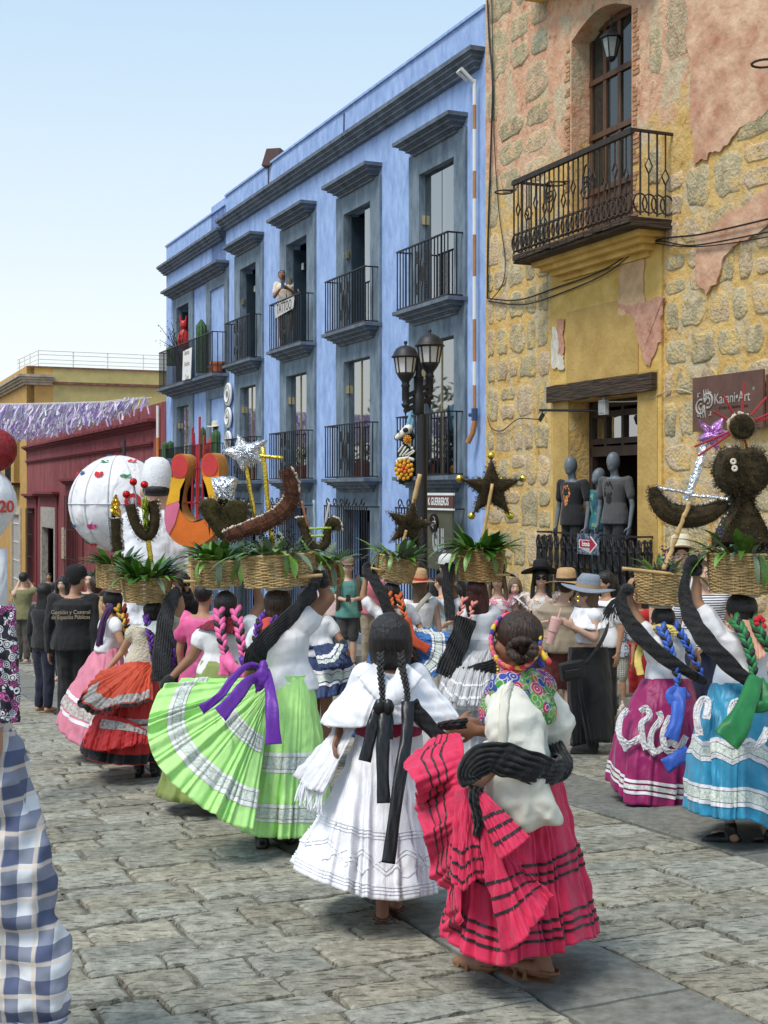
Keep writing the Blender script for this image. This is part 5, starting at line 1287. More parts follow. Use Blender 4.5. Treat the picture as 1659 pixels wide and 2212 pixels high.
cloth('skirt_sweep', q([(405, 800, .02), (425, 860, -.05), (425, 960, -.12), (420, 1080, -.22), (410, 1230, -.24), (400, 1400, -.26), (410, 1650, -.30), (420, 1800, -.33)]),
      q([(262, 850, .12), (100, 945, -.02), (168, 1075, -.22), (170, 1190, -.02), (205, 1340, -.2), (265, 1530, -.1), (318, 1700, -.22), (335, 1880, -.2)]), MAG, t, nu=240, nv=40, pleats=7, amp=.028, closed=False, bands=[(b, b+.035, BRIB) for b in (.36, .52, .68)], seed=5, p=.7)
cloth('skirt_fold', q([(455, 1085, -.40), (480, 1080, -.42), (505, 1090, -.42), (525, 1105, -.40)]), q([(625, 1470, -.50), (670, 1440, -.54), (730, 1395, -.50), (778, 1352, -.46)]), MAG, t, nu=90, nv=36, pleats=3, amp=.014, closed=False, bands=[(b, b+.045, BRIB) for b in (.42, .60, .78)], seed=6, p=.7)
cloth('skirt_fold', q([(470, 1100, -.38), (510, 1170, -.38), (560, 1270, -.38), (640, 1420, -.42)]), q([(660, 1960, -.44), (750, 1900, -.56), (850, 1760, -.48), (885, 1670, -.42)]), MAG, t, nu=150, nv=50, pleats=6, amp=.03, closed=False, bands=[(b, b+.02, BRIB) for b in (.56, .66, .76)], seed=8, p=.7)
cloth('skirt_fold', q([(385, 1100, -.28), (410, 1090, -.34), (440, 1090, -.38), (470, 1110, -.40)]), q([(350, 1560, -.34), (420, 1640, -.42), (480, 1580, -.42), (570, 1570, -.38)]), MAG, t, nu=110, nv=40, pleats=5, amp=.022, closed=False, bands=[(b, b+.028, BRIB) for b in (.62, .76, .90)], seed=9, p=.7)
SAND = mat('tan_leather', (.20, .09, .04), .6, .2, 40, .2)
def sandal(P, sd, s=1.0, m=SAND):
    an = P.lg[sd][2]; F = P.F; Rt = P.Rt; g = G(); z = -.082
    g.loft([(an+F*x*s+UP*z*s, Rt*w*s, UP*.013*s) for x, w in ((-.075, .02), (-.05, .04), (.02, .043), (.09, .05), (.16, .045), (.19, .02))], 12)
    for x in (.06, .11): g.tube([an+F*x*s+Rt*w*s+UP*zz*s for w, zz in ((-.040, -.078), (-.034, -.045-.15*(x-.05)), (0, -.014-.35*(x-.05)), (.034, -.045-.15*(x-.05)), (.040, -.078))], .010*s, 6)
    g.tube([an+F*(-.05)*s+Rt*w*.9*s+UP*(-.03)*s+F*x*s for w, x in ((-.045, .04), (-.03, -.01), (0, -.03), (.03, -.01), (.045, .04))], .011*s, 6, flat=.5)
    blob(g, 'sandal', m, P.t, .006, 1)
sandal(P1, 'L'); sandal(P1, 'R')
# tote bag: rests on her hip, a thing of its own
def pillow(name, label, cat, poly, Y, th, m, parent=None, dy=None):
    P = [at(u, v, Y) for u, v in poly]; c = sum(P, Vector())/len(P); n = len(P); C = catmull(P, n*6, True); fine = [Vector(x) for x in C]; g = G(); rows = []
    for s_, y in ((.001, -th/2), (.35, -th*.47), (.65, -th*.4), (.88, -th*.24), (1, 0), (.88, th*.24), (.5, th*.42), (.001, th/2)): rows.append([c+(p-c)*s_+Vector((0, y+.012*math.sin(i*.7)*s_, 0)) for i, p in enumerate(fine)])
    g.grid(rows, closed=True); kw = dict(label=label, cat=cat) if parent is None else {}
    return blob(g, name, m, parent, .009, 4, .03, CLOUD, **kw)
bag = pillow('tote_bag', 'full cream cotton tote bag hanging at the hip of the woman in magenta', 'bag', [(1042, 1650), (1100, 1640), (1160, 1650), (1180, 1680), (1198, 1725), (1222, 1781), (1180, 1784), (1130, 1797), (1085, 1765), (1048, 1715)], Y1-.30, .15, fabric('natural_canvas', (.66, .63, .53), bs=8))
pillow('bag_top', None, None, [(1036, 1606), (1095, 1596), (1160, 1588), (1168, 1592), (1166, 1640), (1140, 1660), (1045, 1668)], Y1-.18, .06, MATS['fabric_natural_canvas'], bag)
g = G(); 
bs = strap('bag_strap', pts(Y1, (1085, 1640, -.3), (1087, 1560, -.31), (1092, 1500, -.23), (1106, 1478, -.17), (1130, 1474, .0), (1150, 1500, .12)), .035, MATS['fabric_natural_canvas'], bag, .008, 1, .1)
# --- woman in white
zc = lambda x, y, d=0: (597.2+.345*x, 1260.8+.345*y, d)
def Q(Y, L): return [at(zc(*p)[0], zc(*p)[1], Y+zc(*p)[2]) for p in L]
Y2 = gY(825, 1986); WH = fabric('bright_white_cotton', (.80, .80, .83), bs=7, bump=.45, var=.03); SASH = fabric('wine_sash', (.30, .015, .06), bs=40)
P2 = person('woman all in white with two long black braids tied with black ribbons, seen from behind', 842, 1986, yaw=3, h=1.47, Y=Y2, skin=0, hair=0, hairstyle='back', top=WH, sleeve='short', vox=.009, facedet=False, waistz=1,
   J={'head': (843, 1374, 0), 'neck': (843, 1436, 0), 'shL': (785, 1456, 0), 'shR': (902, 1456, 0), 'hip': (840, 1610, 0), 'elL': (748, 1540, .1), 'wrL': (730, 1590, -.05), 'elR': (945, 1540, .05), 'wrR': (985, 1560, -.02), 'haR': (1000, 1562, -.02), 'anL': (826, 1965, -.05), 'anR': (856, 1945, .1)})
t = P2.t
g = G(); h0 = P2.hd; g.loft([(h0+UP*.10, Vector((.055, 0, 0)), Vector((0, .07, 0))), (h0+UP*.06-P2.F*.02, Vector((.092, 0, 0)), Vector((0, .095, 0))), (h0-P2.F*.03, Vector((.104, 0, 0)), Vector((0, .10, 0))), (h0-UP*.06-P2.F*.035, Vector((.106, 0, 0)), Vector((0, .085, 0))), (h0-UP*.12-P2.F*.03, Vector((.096, 0, 0)), Vector((0, .06, 0))), (h0-UP*.15-P2.F*.03, Vector((.085, 0, 0)), Vector((0, .04, 0)))], 24)
blob(g, 'combed_hair', HAIR[0], t, .008, 3)
cloth('cape_blouse', [at(u, v, Y2+d) for u, v, d in ((866, 1426, 0), (858, 1445, -.1), (843, 1470, -.13), (828, 1445, -.1), (820, 1426, 0), (828, 1420, .07), (843, 1418, .09), (858, 1420, .07))],
      [at(u, v, Y2+d) for u, v, d in ((988, 1552, -.02), (920, 1572, -.17), (842, 1560, -.19), (768, 1572, -.18), (700, 1564, -.02), (745, 1545, .18), (842, 1545, .22), (935, 1545, .18))], WH, t, nu=220, nv=30, pleats=8, amp=.03, seed=2, bulge=.035, p=1.1, amp0=.15)
cloth('collar', [at(u, v, Y2+d) for u, v, d in ((870, 1424, -.02), (843, 1470, -.16), (816, 1424, -.02))], [at(u, v, Y2+d) for u, v, d in ((915, 1462, -.13), (843, 1530, -.215), (771, 1462, -.13))], WH, t, nu=60, nv=10, pleats=2, amp=.004, closed=False, bdir=(0, -1, 0), bulge=.03, seed=1)
g = G(); c = at(839, 1562, Y2); g.grid([[c+Vector((.158*math.cos(a)*k, .13*math.sin(a)*k, z)) for a in np.linspace(0, 2*math.pi, 49)[:-1]] for z, k in ((-.05, 1.0), (-.03, 1.03), (-.01, 1.0), (.01, 1.03), (.03, 1.0), (.045, 1.02))], closed=True); g.build('sash', SASH, t, smooth=True)
hemL = Q(Y2, [(1015, 1895, .05), (985, 1945, -.22), (880, 1962, -.33), (775, 1985, -.40), (570, 1970, -.42), (430, 1925, -.40), (250, 1860, -.33), (105, 1782, -.12), (190, 1770, .2), (420, 1850, .42), (680, 1880, .48), (900, 1880, .35)])
tp = [at(839+math.cos(a)*66, 1580, Y2+math.sin(a)*-.13) for a in [2*math.pi*k/12 for k in range(12)]]
wb = [(b, b+.012, WH, 'tuck') for b in (.60, .62, .64, .955, .935, .915)]
cloth('skirt', tp, hemL, WH, t, nu=480, nv=60, pleats=20, amp=.042, bands=wb+[(.76, .775, WH, 'tuck', 0, 1, .06), (.785, .80, WH, 'tuck', 0, 1, .06), (.80, .815, WH, 'tuck', 0, 1, -.06)], seed=11, sharp=.5, amp0=.06)
braid(Q(Y2, [(655, 440, -.13), (652, 540, -.17), (660, 650, -.2), (668, 745, -.22)]), .021, t, HAIR[0], n=22)
braid(Q(Y2, [(778, 440, -.13), (790, 540, -.17), (812, 640, -.2), (822, 730, -.22)]), .021, t, HAIR[0], n=22)
BS = mat('black_satin', (.012, .012, .013), .32, .2, 20, .2)
for L, w in (([(655, 760, -.24), (620, 830, -.27), (590, 950, -.30), (552, 1112, -.33)], .055), ([(680, 760, -.24), (672, 900, -.30), (665, 1120, -.36), (672, 1375, -.42)], .058), ([(822, 735, -.24), (815, 950, -.32), (760, 1300, -.44), (700, 1752, -.56)], .056), ([(700, 770, -.22), (712, 860, -.26), (708, 975, -.3)], .03), ([(840, 745, -.2), (900, 830, -.2), (1045, 985, -.22)], .07)):
    strap('hair_ribbon', Q(Y2, L), w, BS, t, .006, 1, .6, n=40)
g = G()
for d in (-1, 1): g.ball(at(*zc(672+d*28, 775)[:2], Y2-.26), (.028, .02, .04), 10)
g.build('bow', BS, t, smooth=True)
cloth('shawl', Q(Y2, [(380, 890, .05), (440, 895, -.02), (500, 900, -.1)]), Q(Y2, [(130, 1222, -.05), (200, 1290, -.18), (290, 1310, -.24)]), fabric('white_gauze', (.74, .74, .76), bs=40), t, nu=60, nv=20, pleats=4, amp=.03, closed=False, seed=4)
g = G()
for k in range(46):
    x = random.random(); a = Q(Y2, [(150+140*x, 1235+75*x, -.08-.15*x)])[0]; b = Q(Y2, [(120+170*x+random.uniform(-14, 14), 1350+80*x+random.uniform(-25, 30), -.10-.15*x)])[0]
    g.tube([a, a.lerp(b, .5)+Vector((random.uniform(-.01, .01), 0, 0)), b], .0028, 4)
g.build('fringe', WH, t, kind='stuff')
DSAN = mat('brown_leather', (.11, .05, .03), .6, .2, 40, .2); sandal(P2, 'L', .98, DSAN); sandal(P2, 'R', .98, DSAN)
# --- woman in green
zc = lambda x, y, d=0: (298.6+.315*x, 1194.4+.315*y, d)
Y3 = gY(590, 1828); GRN = fabric('lime_green_satin', (.44, .78, .25), rough=.7, bs=10, var=.08)
def dancer(label, u, vf, Y, hh, J, yaw=0, skin=0, hair=0, blouse=WHITEC, hy=0, hs='back', vox=.009, **k):
    return person(label, u, vf, yaw=yaw, h=hh, Y=Y, J=J, skin=skin, hair=hair, hairstyle=hs, top=blouse, sleeve=k.pop('sleeve', 'cap'), vox=vox, facedet=k.pop('facedet', False), waistz=1, group=None, hy=hy, **k)
P3 = dancer('dancer swirling a wide lime green skirt, purple ribbon and black shawl on her back', 600, 1828, Y3, 1.55, dict(head=(601, 1312), neck=(604, 1352), shL=(560, 1372, 0), shR=(655, 1352, 0), hip=(626, 1484, 0), elR=(708, 1292, .02), wrR=(684, 1240, .02), haR=(676, 1218, .02), elL=(548, 1430, .12), wrL=(530, 1478, .2), anL=(566, 1812, -.03), anR=(628, 1800, .12)), skin=0, hair=1, armf=1.3)
t = P3.t; q3 = lambda L: Q(Y3, L)
tp = [at(630+math.cos(a)*44, 1463, Y3+math.sin(a)*-.12) for a in [2*math.pi*k/12 for k in range(12)]]
gb = lambda o, h: [(o, o+h, RIBW, 'ribbon'), (o+h+.005, o+h*4, LACE, 'lace'), (o+h*4+.005, o+h*5, RIBW, 'ribbon')]
cloth('skirt', tp, q3([(1300, 1880, .05), (1220, 1945, -.18), (1080, 1955, -.30), (940, 1955, -.32), (830, 1945, -.26), (740, 1920, -.1), (760, 1890, .2), (860, 1870, .4), (1000, 1865, .48), (1120, 1865, .45), (1220, 1870, .3), (1290, 1875, .15)]), GRN, t, nu=360, nv=50, pleats=22, amp=.04, bands=gb(.47, .025)+gb(.79, .022), seed=21, sharp=.5, bulge=.03)
fan_top = q3([(905, 1010, -.16), (890, 960, -.18), (880, 915, -.17), (882, 880, -.14), (900, 860, -.1), (930, 850, -.06)])
fan_bot = q3([(795, 1900, -.52), (640, 1865, -.55), (450, 1750, -.56), (270, 1610, -.54), (140, 1460, -.50), (70, 1290, -.44), (80, 1100, -.36), (160, 930, -.25), (300, 882, -.15), (450, 892, -.1), (560, 880, -.05)])
cloth('skirt_fan', fan_top, fan_bot, GRN, t, nu=420, nv=48, pleats=26, amp=.026, closed=False, bands=[(.70, .725, RIBW, 'ribbon'), (.73, .80, LACE, 'lace'), (.805, .84, RIBW, 'ribbon'), (.30, .32, RIBW, 'ribbon', .04, .42), (.325, .40, LACE, 'lace', .04, .42), (.405, .425, RIBW, 'ribbon', .04, .42)], seed=22, p=.8, sharp=.2)
cloth('skirt_underside', q3([(905, 1010, -.06), (890, 960, -.08), (880, 900, -.06), (900, 850, 0)]), q3([(780, 1880, -.2), (300, 1600, -.25), (110, 1250, -.2), (230, 905, -.05)]), GRN, t, nu=200, nv=20, pleats=20, amp=.02, closed=False, seed=23, p=.8)
PUR = fabric('purple_satin', (.13, .02, .32), rough=.45, bs=12); RED = fabric('coral_kerchief', (.6, .07, .05))
strap('shawl', q3([(1240, 130, -.02), (1205, 225, -.10), (1130, 330, -.17), (1040, 440, -.22), (930, 540, -.24), (840, 640, -.25), (800, 720, -.22), (790, 800, -.16)]), .12, BLACKC, t, .035, 5, .35, n=90, taper=lambda x: .36+.8*x)
g = G(); g.ball(at(*zc(1262, 200)[:2], Y3-.0), (.05, .045, .04), 12); g.ball(at(*zc(1270, 170)[:2], Y3), (.035, .04, .05), 10); g.build('shawl_knot', BLACKC, t, smooth=True)
for L, w in (([(855, 800, -.27), (760, 770, -.33), (650, 860, -.42), (560, 980, -.5), (430, 1075, -.56)], .05), ([(850, 850, -.28), (760, 880, -.38), (660, 1000, -.52), (560, 1110, -.62)], .085), ([(870, 800, -.28), (905, 950, -.34), (920, 1130, -.42), (928, 1312, -.44)], .085), ([(880, 830, -.26), (830, 900, -.3), (800, 910, -.3)], .08)):
    strap('ribbon', q3(L), w, PUR, t, .006, 1, .8, n=40, taper=(.6, 1.1))
g = G(); g.ball(at(*zc(850, 850)[:2], Y3-.3), (.045, .03, .05), 10); g.ball(at(*zc(858, 790)[:2], Y3-.28), (.03, .03, .05), 10); blob(g, 'bow', PUR, t, .008, 2, .02)
braid(q3([(870, 430, -.06), (830, 480, -.12), (808, 570, -.15), (780, 680, -.18)]), .030, t, HAIR[0], PUR, n=16)
braid(q3([(985, 425, -.06), (950, 445, -.11), (920, 470, -.13)]), .03, t, HAIR[0], PUR, n=8)
cloth('kerchief', q3([(830, 470, -.1), (900, 440, -.12), (990, 480, -.1)]), q3([(820, 600, -.16), (880, 560, -.16), (960, 500, -.15)]), RED, t, nu=40, nv=10, pleats=3, amp=.01, closed=False)
g = G(); c = at(630, 1461, Y3); g.grid([[c+Vector((.122*math.cos(a), .125*math.sin(a), z)) for a in np.linspace(0, 2*math.pi, 41)[:-1]] for z in (-.012, .018)], closed=True); g.build('waistband', GRN, t, smooth=True)
BOOT = mat('black_leather', (.012, .012, .012), .35, .1, 30, .2)
def bootpair(P, m=BOOT, hi=.09):
    for sd in 'LR':
        an = P.lg[sd][2]; g = G(); foot(g, an+UP*.006, P.F, P.s, 1.22); g.capsule(an, an+UP*hi, .045, .048); g.box(an-P.F*.03*P.s-UP*.075*P.s, P.Rt*.024, P.F*.022, UP*.02); blob(g, 'shoe', m, P.t, .008, 1)
bootpair(P3)
# --- woman in orange red with her back turned
zc = lambda x, y, d=0: (.28*x, 1194.4+.28*y, d)
Y4 = 10.7; ORG = fabric('orange_red_satin', (.62, .07, .025), rough=.6, bs=9); REDC = fabric('scarlet_satin', (.52, .02, .02), rough=.6, bs=9); LACE2 = mat('cream_lace', (.4, .33, .3), .8, 1.0, 90, .5, 40, col2=(.75, .68, .64))
P4 = dancer('dancer in orange red skirt and cream knit blouse with purple braids, seen from behind', 318, 1664, Y4, 1.40, dict(head=(331, 1322), neck=(330, 1348), shL=(290, 1362, 0), shR=(370, 1350, 0), hip=(310, 1432, 0), elL=(264, 1408, .05), wrL=(234, 1444, -.05), elR=(392, 1312, 0), wrR=(386, 1272, 0), haR=(378, 1252, 0)), skin=1, blouse=fabric('cream_knit', (.6, .54, .42), bs=60, bump=.8), vox=.010)
t = P4.t
tp = [at(307+math.cos(a)*26, 1430, Y4+math.sin(a)*-.13) for a in [2*math.pi*k/10 for k in range(10)]]
cloth('skirt', tp, Q(Y4, [(1210, 1600, .05), (1170, 1620, -.2), (1040, 1635, -.36), (860, 1625, -.42), (700, 1590, -.35), (640, 1540, -.1), (660, 1480, .2), (800, 1500, .42), (1000, 1560, .45), (1150, 1590, .3)]), REDC, t, nu=260, nv=36, pleats=14, amp=.05, bands=[(.55, .60, LACE2, 'lace'), (.62, .70, RIBW, 'lace'), (.90, .99, BLACKC, 'hem_band')], seed=31, bulge=.06)
cloth('skirt_sweep', Q(Y4, [(1010, 840, -.14), (1060, 850, -.17), (1120, 860, -.18), (1170, 860, -.15)]), Q(Y4, [(810, 915, -.12), (690, 1010, -.3), (600, 1180, -.45), (760, 1240, -.52), (960, 1190, -.5), (1180, 1150, -.38)]), ORG, t, nu=180, nv=30, pleats=9, amp=.03, closed=False, bands=[(.70, .90, LACE2, 'lace', .25, .95), (.93, 1.0, BLACKC, 'hem_band', .3, 1.0)], seed=33)
cloth('petticoat', Q(Y4, [(740, 1230, -.3), (860, 1250, -.38), (1000, 1290, -.42), (1150, 1380, -.35)]), Q(Y4, [(640, 1500, -.38), (780, 1530, -.5), (960, 1500, -.55), (1140, 1470, -.46)]), REDC, t, nu=140, nv=24, pleats=7, amp=.035, closed=False, bands=[(.15, .4, LACE2, 'lace', .2, 1.0)], seed=34)
strap('shawl', Q(Y4, [(1385, 290, -.08), (1340, 330, -.13), (1300, 420, -.17), (1270, 560, -.22), (1250, 760, -.24), (1240, 990, -.26)]), .14, fabric('charcoal_knit', (.035, .035, .038), bs=60, bump=.8), t, .04, 5, .35, n=70, taper=lambda x: .6+.5*x)
braid(Q(Y4, [(1130, 490, -.1), (1150, 600, -.16), (1170, 720, -.2), (1185, 830, -.2)]), .034, t, HAIR[0], PUR, n=22); braid(Q(Y4, [(1265, 490, -.1), (1290, 600, -.16), (1320, 720, -.2), (1345, 850, -.18)]), .034, t, HAIR[0], PUR, n=22)
cloth('kerchief', Q(Y4, [(1050, 580, -.12), (1120, 540, -.12), (1230, 520, -.12)]), Q(Y4, [(1060, 570, -.14), (1150, 590, -.18), (1210, 650, -.2)]), fabric('pale_mint', (.6, .66, .64)), t, nu=30, nv=8, pleats=2, amp=.008, closed=False)
bootpair(P4)
# --- profile dancer in pink skirt
Y5 = 11.8; PNK = fabric('rose_pink_satin', (.62, .2, .28), rough=.55, bs=9)
P5 = dancer('dancer in profile with pink satin skirt and yellow braids under the leftmost basket', 232, 1632, Y5, 1.46, dict(head=(239, 1301), neck=(243, 1330), shL=(247, 1345, -.15), shR=(243, 1345, .15), hip=(234, 1402, 0), elL=(262, 1386, -.2), wrL=(276, 1420, -.18), elR=(215, 1385, .2), wrR=(205, 1418, .2)), yaw=78, skin=1, facedet=True, vox=.010)
t = P5.t
tp = [at(234+math.cos(a)*27, 1400, Y5+math.sin(a)*-.13) for a in [2*math.pi*k/10 for k in range(10)]]
cloth('skirt', tp, Q(Y5, [(1020, 1480, 0), (960, 1540, -.3), (820, 1560, -.4), (650, 1500, -.42), (520, 1430, -.3), (470, 1330, -.05), (560, 1340, .2), (700, 1400, .4), (860, 1440, .42), (980, 1460, .25)]), PNK, t, nu=240, nv=34, pleats=14, amp=.05, bands=[(.55, .60, RIBW, 'ribbon'), (.62, .74, LACE2, 'lace'), (.76, .8, RIBW, 'ribbon')], seed=41, bulge=.05)
strap('scarf', Q(Y5, [(830, 430, -.1), (850, 420, -.16), (800, 520, -.18), (775, 640, -.16), (765, 720, -.14)]), .06, fabric('dark_violet_scarf', (.07, .03, .1)), t, .02, 2, .4)
YEL = fabric('yellow_satin', (.62, .38, .03), rough=.5)
braid(Q(Y5, [(905, 420, -.08), (940, 500, -.12), (960, 580, -.14), (965, 650, -.14)]), .035, t, HAIR[0], YEL, n=14); braid(Q(Y5, [(950, 420, -.02), (975, 520, -.02), (985, 620, -.02)]), .035, t, HAIR[0], fabric('flame_orange', (.7, .1, .03)), n=12)
bootpair(P5)
# --- tattooed arm, pink braids
zc = lambda x, y, d=0: (298.6+.315*x, 1194.4+.315*y, d)
Y6 = 9.2; OLV = fabric('olive_green_satin', (.22, .27, .07), rough=.6)
P6 = dancer('dancer with thick pink and black braids, maroon kerchief and one bare arm stretched low', 478, None, Y6, 1.50, dict(head=(488, 1312), neck=(488, 1348), shL=(440, 1370, 0), shR=(533, 1362, 0), hip=(480, 1450, 0), elL=(414, 1420, -.02), wrL=(364, 1470, -.1), haL=(350, 1490, -.12), elR=(562, 1308, .12), wrR=(552, 1262, .1)), skin=0, hair=0, armf=1.2, fat=1.08)
t = P6.t
ring_skirt(P6, OLV, .45, .12, nu=200, nv=24, pleats=18, amp=.04, seed=51, bands=[(.3, .33, RIBW, 'ribbon')])
g = G(); e = at(364, 1470, Y6-.1); g.capsule(e, at(357, 1480, Y6-.11), .042, .045); g.build('wrist_wrap', BLACKC, t, smooth=True)
HPK = fabric('hot_pink_satin', (.75, .12, .32), rough=.5); WINE = fabric('wine_kerchief', (.17, .01, .025))
cloth('kerchief', Q(Y6, [(480, 470, -.02), (600, 440, -.1), (700, 460, -.02)]), Q(Y6, [(400, 520, -.05), (560, 540, -.17), (690, 560, -.12)]), WINE, t, nu=60, nv=12, pleats=4, amp=.015, closed=False)
braid(Q(Y6, [(555, 400, -.12), (560, 500, -.17), (575, 600, -.2), (600, 700, -.22)]), .045, t, HAIR[0], HPK, n=17); braid(Q(Y6, [(670, 395, -.12), (690, 500, -.17), (705, 600, -.2), (720, 700, -.22)]), .042, t, HAIR[0], HPK, n=17)
for L, m in (([(600, 700, -.24), (600, 760, -.26), (590, 840, -.27)], HPK), ([(600, 700, -.24), (640, 780, -.28), (760, 850, -.3)], HPK), ([(720, 700, -.22), (740, 740, -.24), (700, 760, -.25)], PUR)): strap('ribbon', Q(Y6, L), .08, m, t, .006, 1, .8, n=20)
# --- navy skirt
Y7 = 11.0; NAV = fabric('navy_satin', (.012, .03, .10), rough=.55)
P7 = dancer('dancer in navy skirt with white lace bands, half hidden behind the lime green dancer', 690, None, Y7, 1.46, dict(head=(668, 1296), neck=(676, 1330), shL=(652, 1345, 0), shR=(706, 1342, 0), hip=(690, 1412, 0), elR=(732, 1376, -.05), wrR=(744, 1394, -.15), elL=(640, 1380, .1), wrL=(650, 1420, .15)), skin=0, yaw=-35, sleeve='short', vox=.011)
t = P7.t
cloth('skirt', waist(P7, .14, .12, .08, n=10), Q(Y7, [(1440, 870, 0), (1400, 950, -.3), (1260, 1000, -.4), (1120, 960, -.35), (1050, 900, 0), (1150, 860, .35), (1330, 850, .35)]), NAV, t, nu=220, nv=30, pleats=14, amp=.05, bands=[(.5, .56, RIBW, 'ribbon'), (.57, .7, LACE, 'lace'), (.72, .77, RIBW, 'ribbon')], seed=61, bulge=.1)
cloth('skirt_sweep', Q(Y7, [(1200, 640, -.2), (1260, 630, -.22), (1300, 620, -.2)]), Q(Y7, [(1250, 800, -.4), (1370, 780, -.42), (1430, 680, -.3), (1435, 640, -.2)]), NAV, t, nu=90, nv=20, pleats=6, amp=.03, closed=False, bands=[(.45, .6, RIBW, 'ribbon'), (.65, .8, LACE, 'lace')], seed=63)
g = G(); g.capsule(P7.arms['R'][2], P7.arms['R'][2]+(P7.arms['R'][1]-P7.arms['R'][2])*.25, .034, .036); g.build('wrist_wrap', BLACKC, t, smooth=True)
# --- blue skirt, orange braids
zc = lambda x, y, d=0: (696.7+.28*x, 1128+.28*y, d)
Y8 = 12.0; BLU = fabric('royal_blue_satin', (.03, .14, .40), rough=.55)
P8 = dancer('dancer in royal blue skirt with orange braids holding her tilted basket with one raised arm', 852, None, Y8, 1.50, dict(head=(846, 1284), neck=(846, 1308), shL=(808, 1318, 0), shR=(884, 1318, 0), hip=(852, 1382, 0), elL=(784, 1290, .02), wrL=(792, 1240, .02), haL=(800, 1220, 0), elR=(905, 1350, .05), wrR=(915, 1372, -.05)), skin=1, sleeve='short', vox=.011)
t = P8.t
ring_skirt(P8, BLU, .44, .14, nu=200, nv=24, pleats=16, amp=.045, seed=71, bands=[(.5, .55, RIBW), (.56, .66, LACE, 'lace')])
cloth('skirt_sweep', Q(Y8, [(640, 870, -.1), (680, 880, -.14), (700, 920, -.14), (700, 1000, -.14)]), Q(Y8, [(690, 830, .1), (850, 820, -.05), (985, 860, -.2), (995, 1000, -.3), (960, 1120, -.35), (860, 1200, -.35)]), BLU, t, nu=160, nv=26, pleats=9, amp=.03, closed=False, bands=[(.5, .56, RIBW), (.58, .76, LACE, 'lace'), (.78, .84, RIBW)], seed=73)
OBR = fabric('bright_orange_satin', (.72, .13, .02), rough=.5)
braid(Q(Y8, [(510, 560, -.12), (525, 620, -.15), (545, 690, -.17)]), .04, t, HAIR[0], OBR, n=11); braid(Q(Y8, [(590, 570, -.12), (610, 640, -.15), (640, 740, -.17)]), .04, t, HAIR[0], OBR, n=13)
strap('ribbon', Q(Y8, [(640, 740, -.18), (690, 900, -.25), (820, 985, -.3)]), .09, fabric('rust_ribbon', (.45, .06, .02)), t, .006, 1, .8, n=20); strap('ribbon', Q(Y8, [(640, 740, -.18), (620, 900, -.25), (660, 1050, -.3)]), .09, OBR, t, .006, 1, .8, n=20)
strap('shawl', Q(Y8, [(350, 360, -.06), (400, 450, -.12), (460, 560, -.17), (510, 690, -.2), (640, 900, -.24), (720, 1080, -.25)]), .10, BLACKC, t, .03, 3, .4, n=60)
g = G(); e = at(*zc(345, 345)[:2], Y8); g.capsule(e, e-UP*.06, .045, .045); g.build('wrist_wrap', BLACKC, t, smooth=True)
# --- silver skirt, salmon braids
Y9 = 10.3; SIL = fabric('silver_grey_satin', (.46, .46, .47), rough=.4, bs=8)
P9 = dancer('dancer in silver grey skirt with salmon braids carrying the basket with the gold tipped star', 1030, None, Y9, 1.52, dict(head=(1030, 1280), neck=(1030, 1308), shL=(992, 1318, 0), shR=(1066, 1322, 0), hip=(1032, 1402, 0), elL=(972, 1268, .02), wrL=(980, 1222, .02), haL=(988, 1204, 0), elR=(1082, 1372, .03), wrR=(1075, 1418, -.1)), skin=0, hair=2, vox=.010, sleeve='cap')
t = P9.t
g = G(); h0 = P9.hd; g.loft([(h0+UP*.02-P9.F*.05, Vector((.085, 0, 0)), Vector((0, .06, 0))), (h0-UP*.06-P9.F*.06, Vector((.095, 0, 0)), Vector((0, .05, 0))), (h0-UP*.15-P9.F*.07, Vector((.09, 0, 0)), Vector((0, .045, 0))), (h0-UP*.2-P9.F*.07, Vector((.07, 0, 0)), Vector((0, .03, 0)))], 20); blob(g, 'loose_hair', HAIR[2], t, .009, 2, .01)
ring_skirt(P9, SIL, .46, .14, nu=220, nv=26, pleats=16, amp=.05, seed=81, bands=[(.5, .55, RIBW)])
cloth('skirt_sweep', Q(Y9, [(1060, 960, -.14), (1150, 990, -.18), (1250, 990, -.17), (1330, 960, -.1)]), Q(Y9, [(900, 1290, -.35), (980, 1400, -.5), (1100, 1420, -.55), (1230, 1400, -.5), (1330, 1250, -.3)]), SIL, t, nu=180, nv=28, pleats=11, amp=.035, closed=False, bands=[(.62, .66, RIBW), (.84, .89, RIBW)], seed=83)
SALM = fabric('salmon_satin', (.75, .25, .2), rough=.5)
braid(Q(Y9, [(1095, 590, -.13), (1060, 700, -.16), (1020, 840, -.19), (1000, 980, -.2)]), .026, t, HAIR[0], SALM, n=20); braid(Q(Y9, [(1170, 620, -.14), (1140, 700, -.17), (1110, 800, -.19), (1075, 880, -.2)]), .026, t, HAIR[0], SALM, n=14)
strap('shawl', Q(Y9, [(985, 320, -.02), (960, 470, -.06), (975, 620, -.10), (990, 760, -.14)]), .08, BLACKC, t, .03, 3, .4, n=50); strap('shawl', Q(Y9, [(1110, 740, -.18), (1060, 900, -.22), (1000, 1050, -.26), (940, 1190, -.3)]), .16, BLACKC, t, .05, 5, .4, n=50); strap('shawl', Q(Y9, [(1080, 1180, -.28), (1200, 1150, -.3), (1350, 1100, -.25)]), .11, BLACKC, t, .04, 4, .4, n=40)
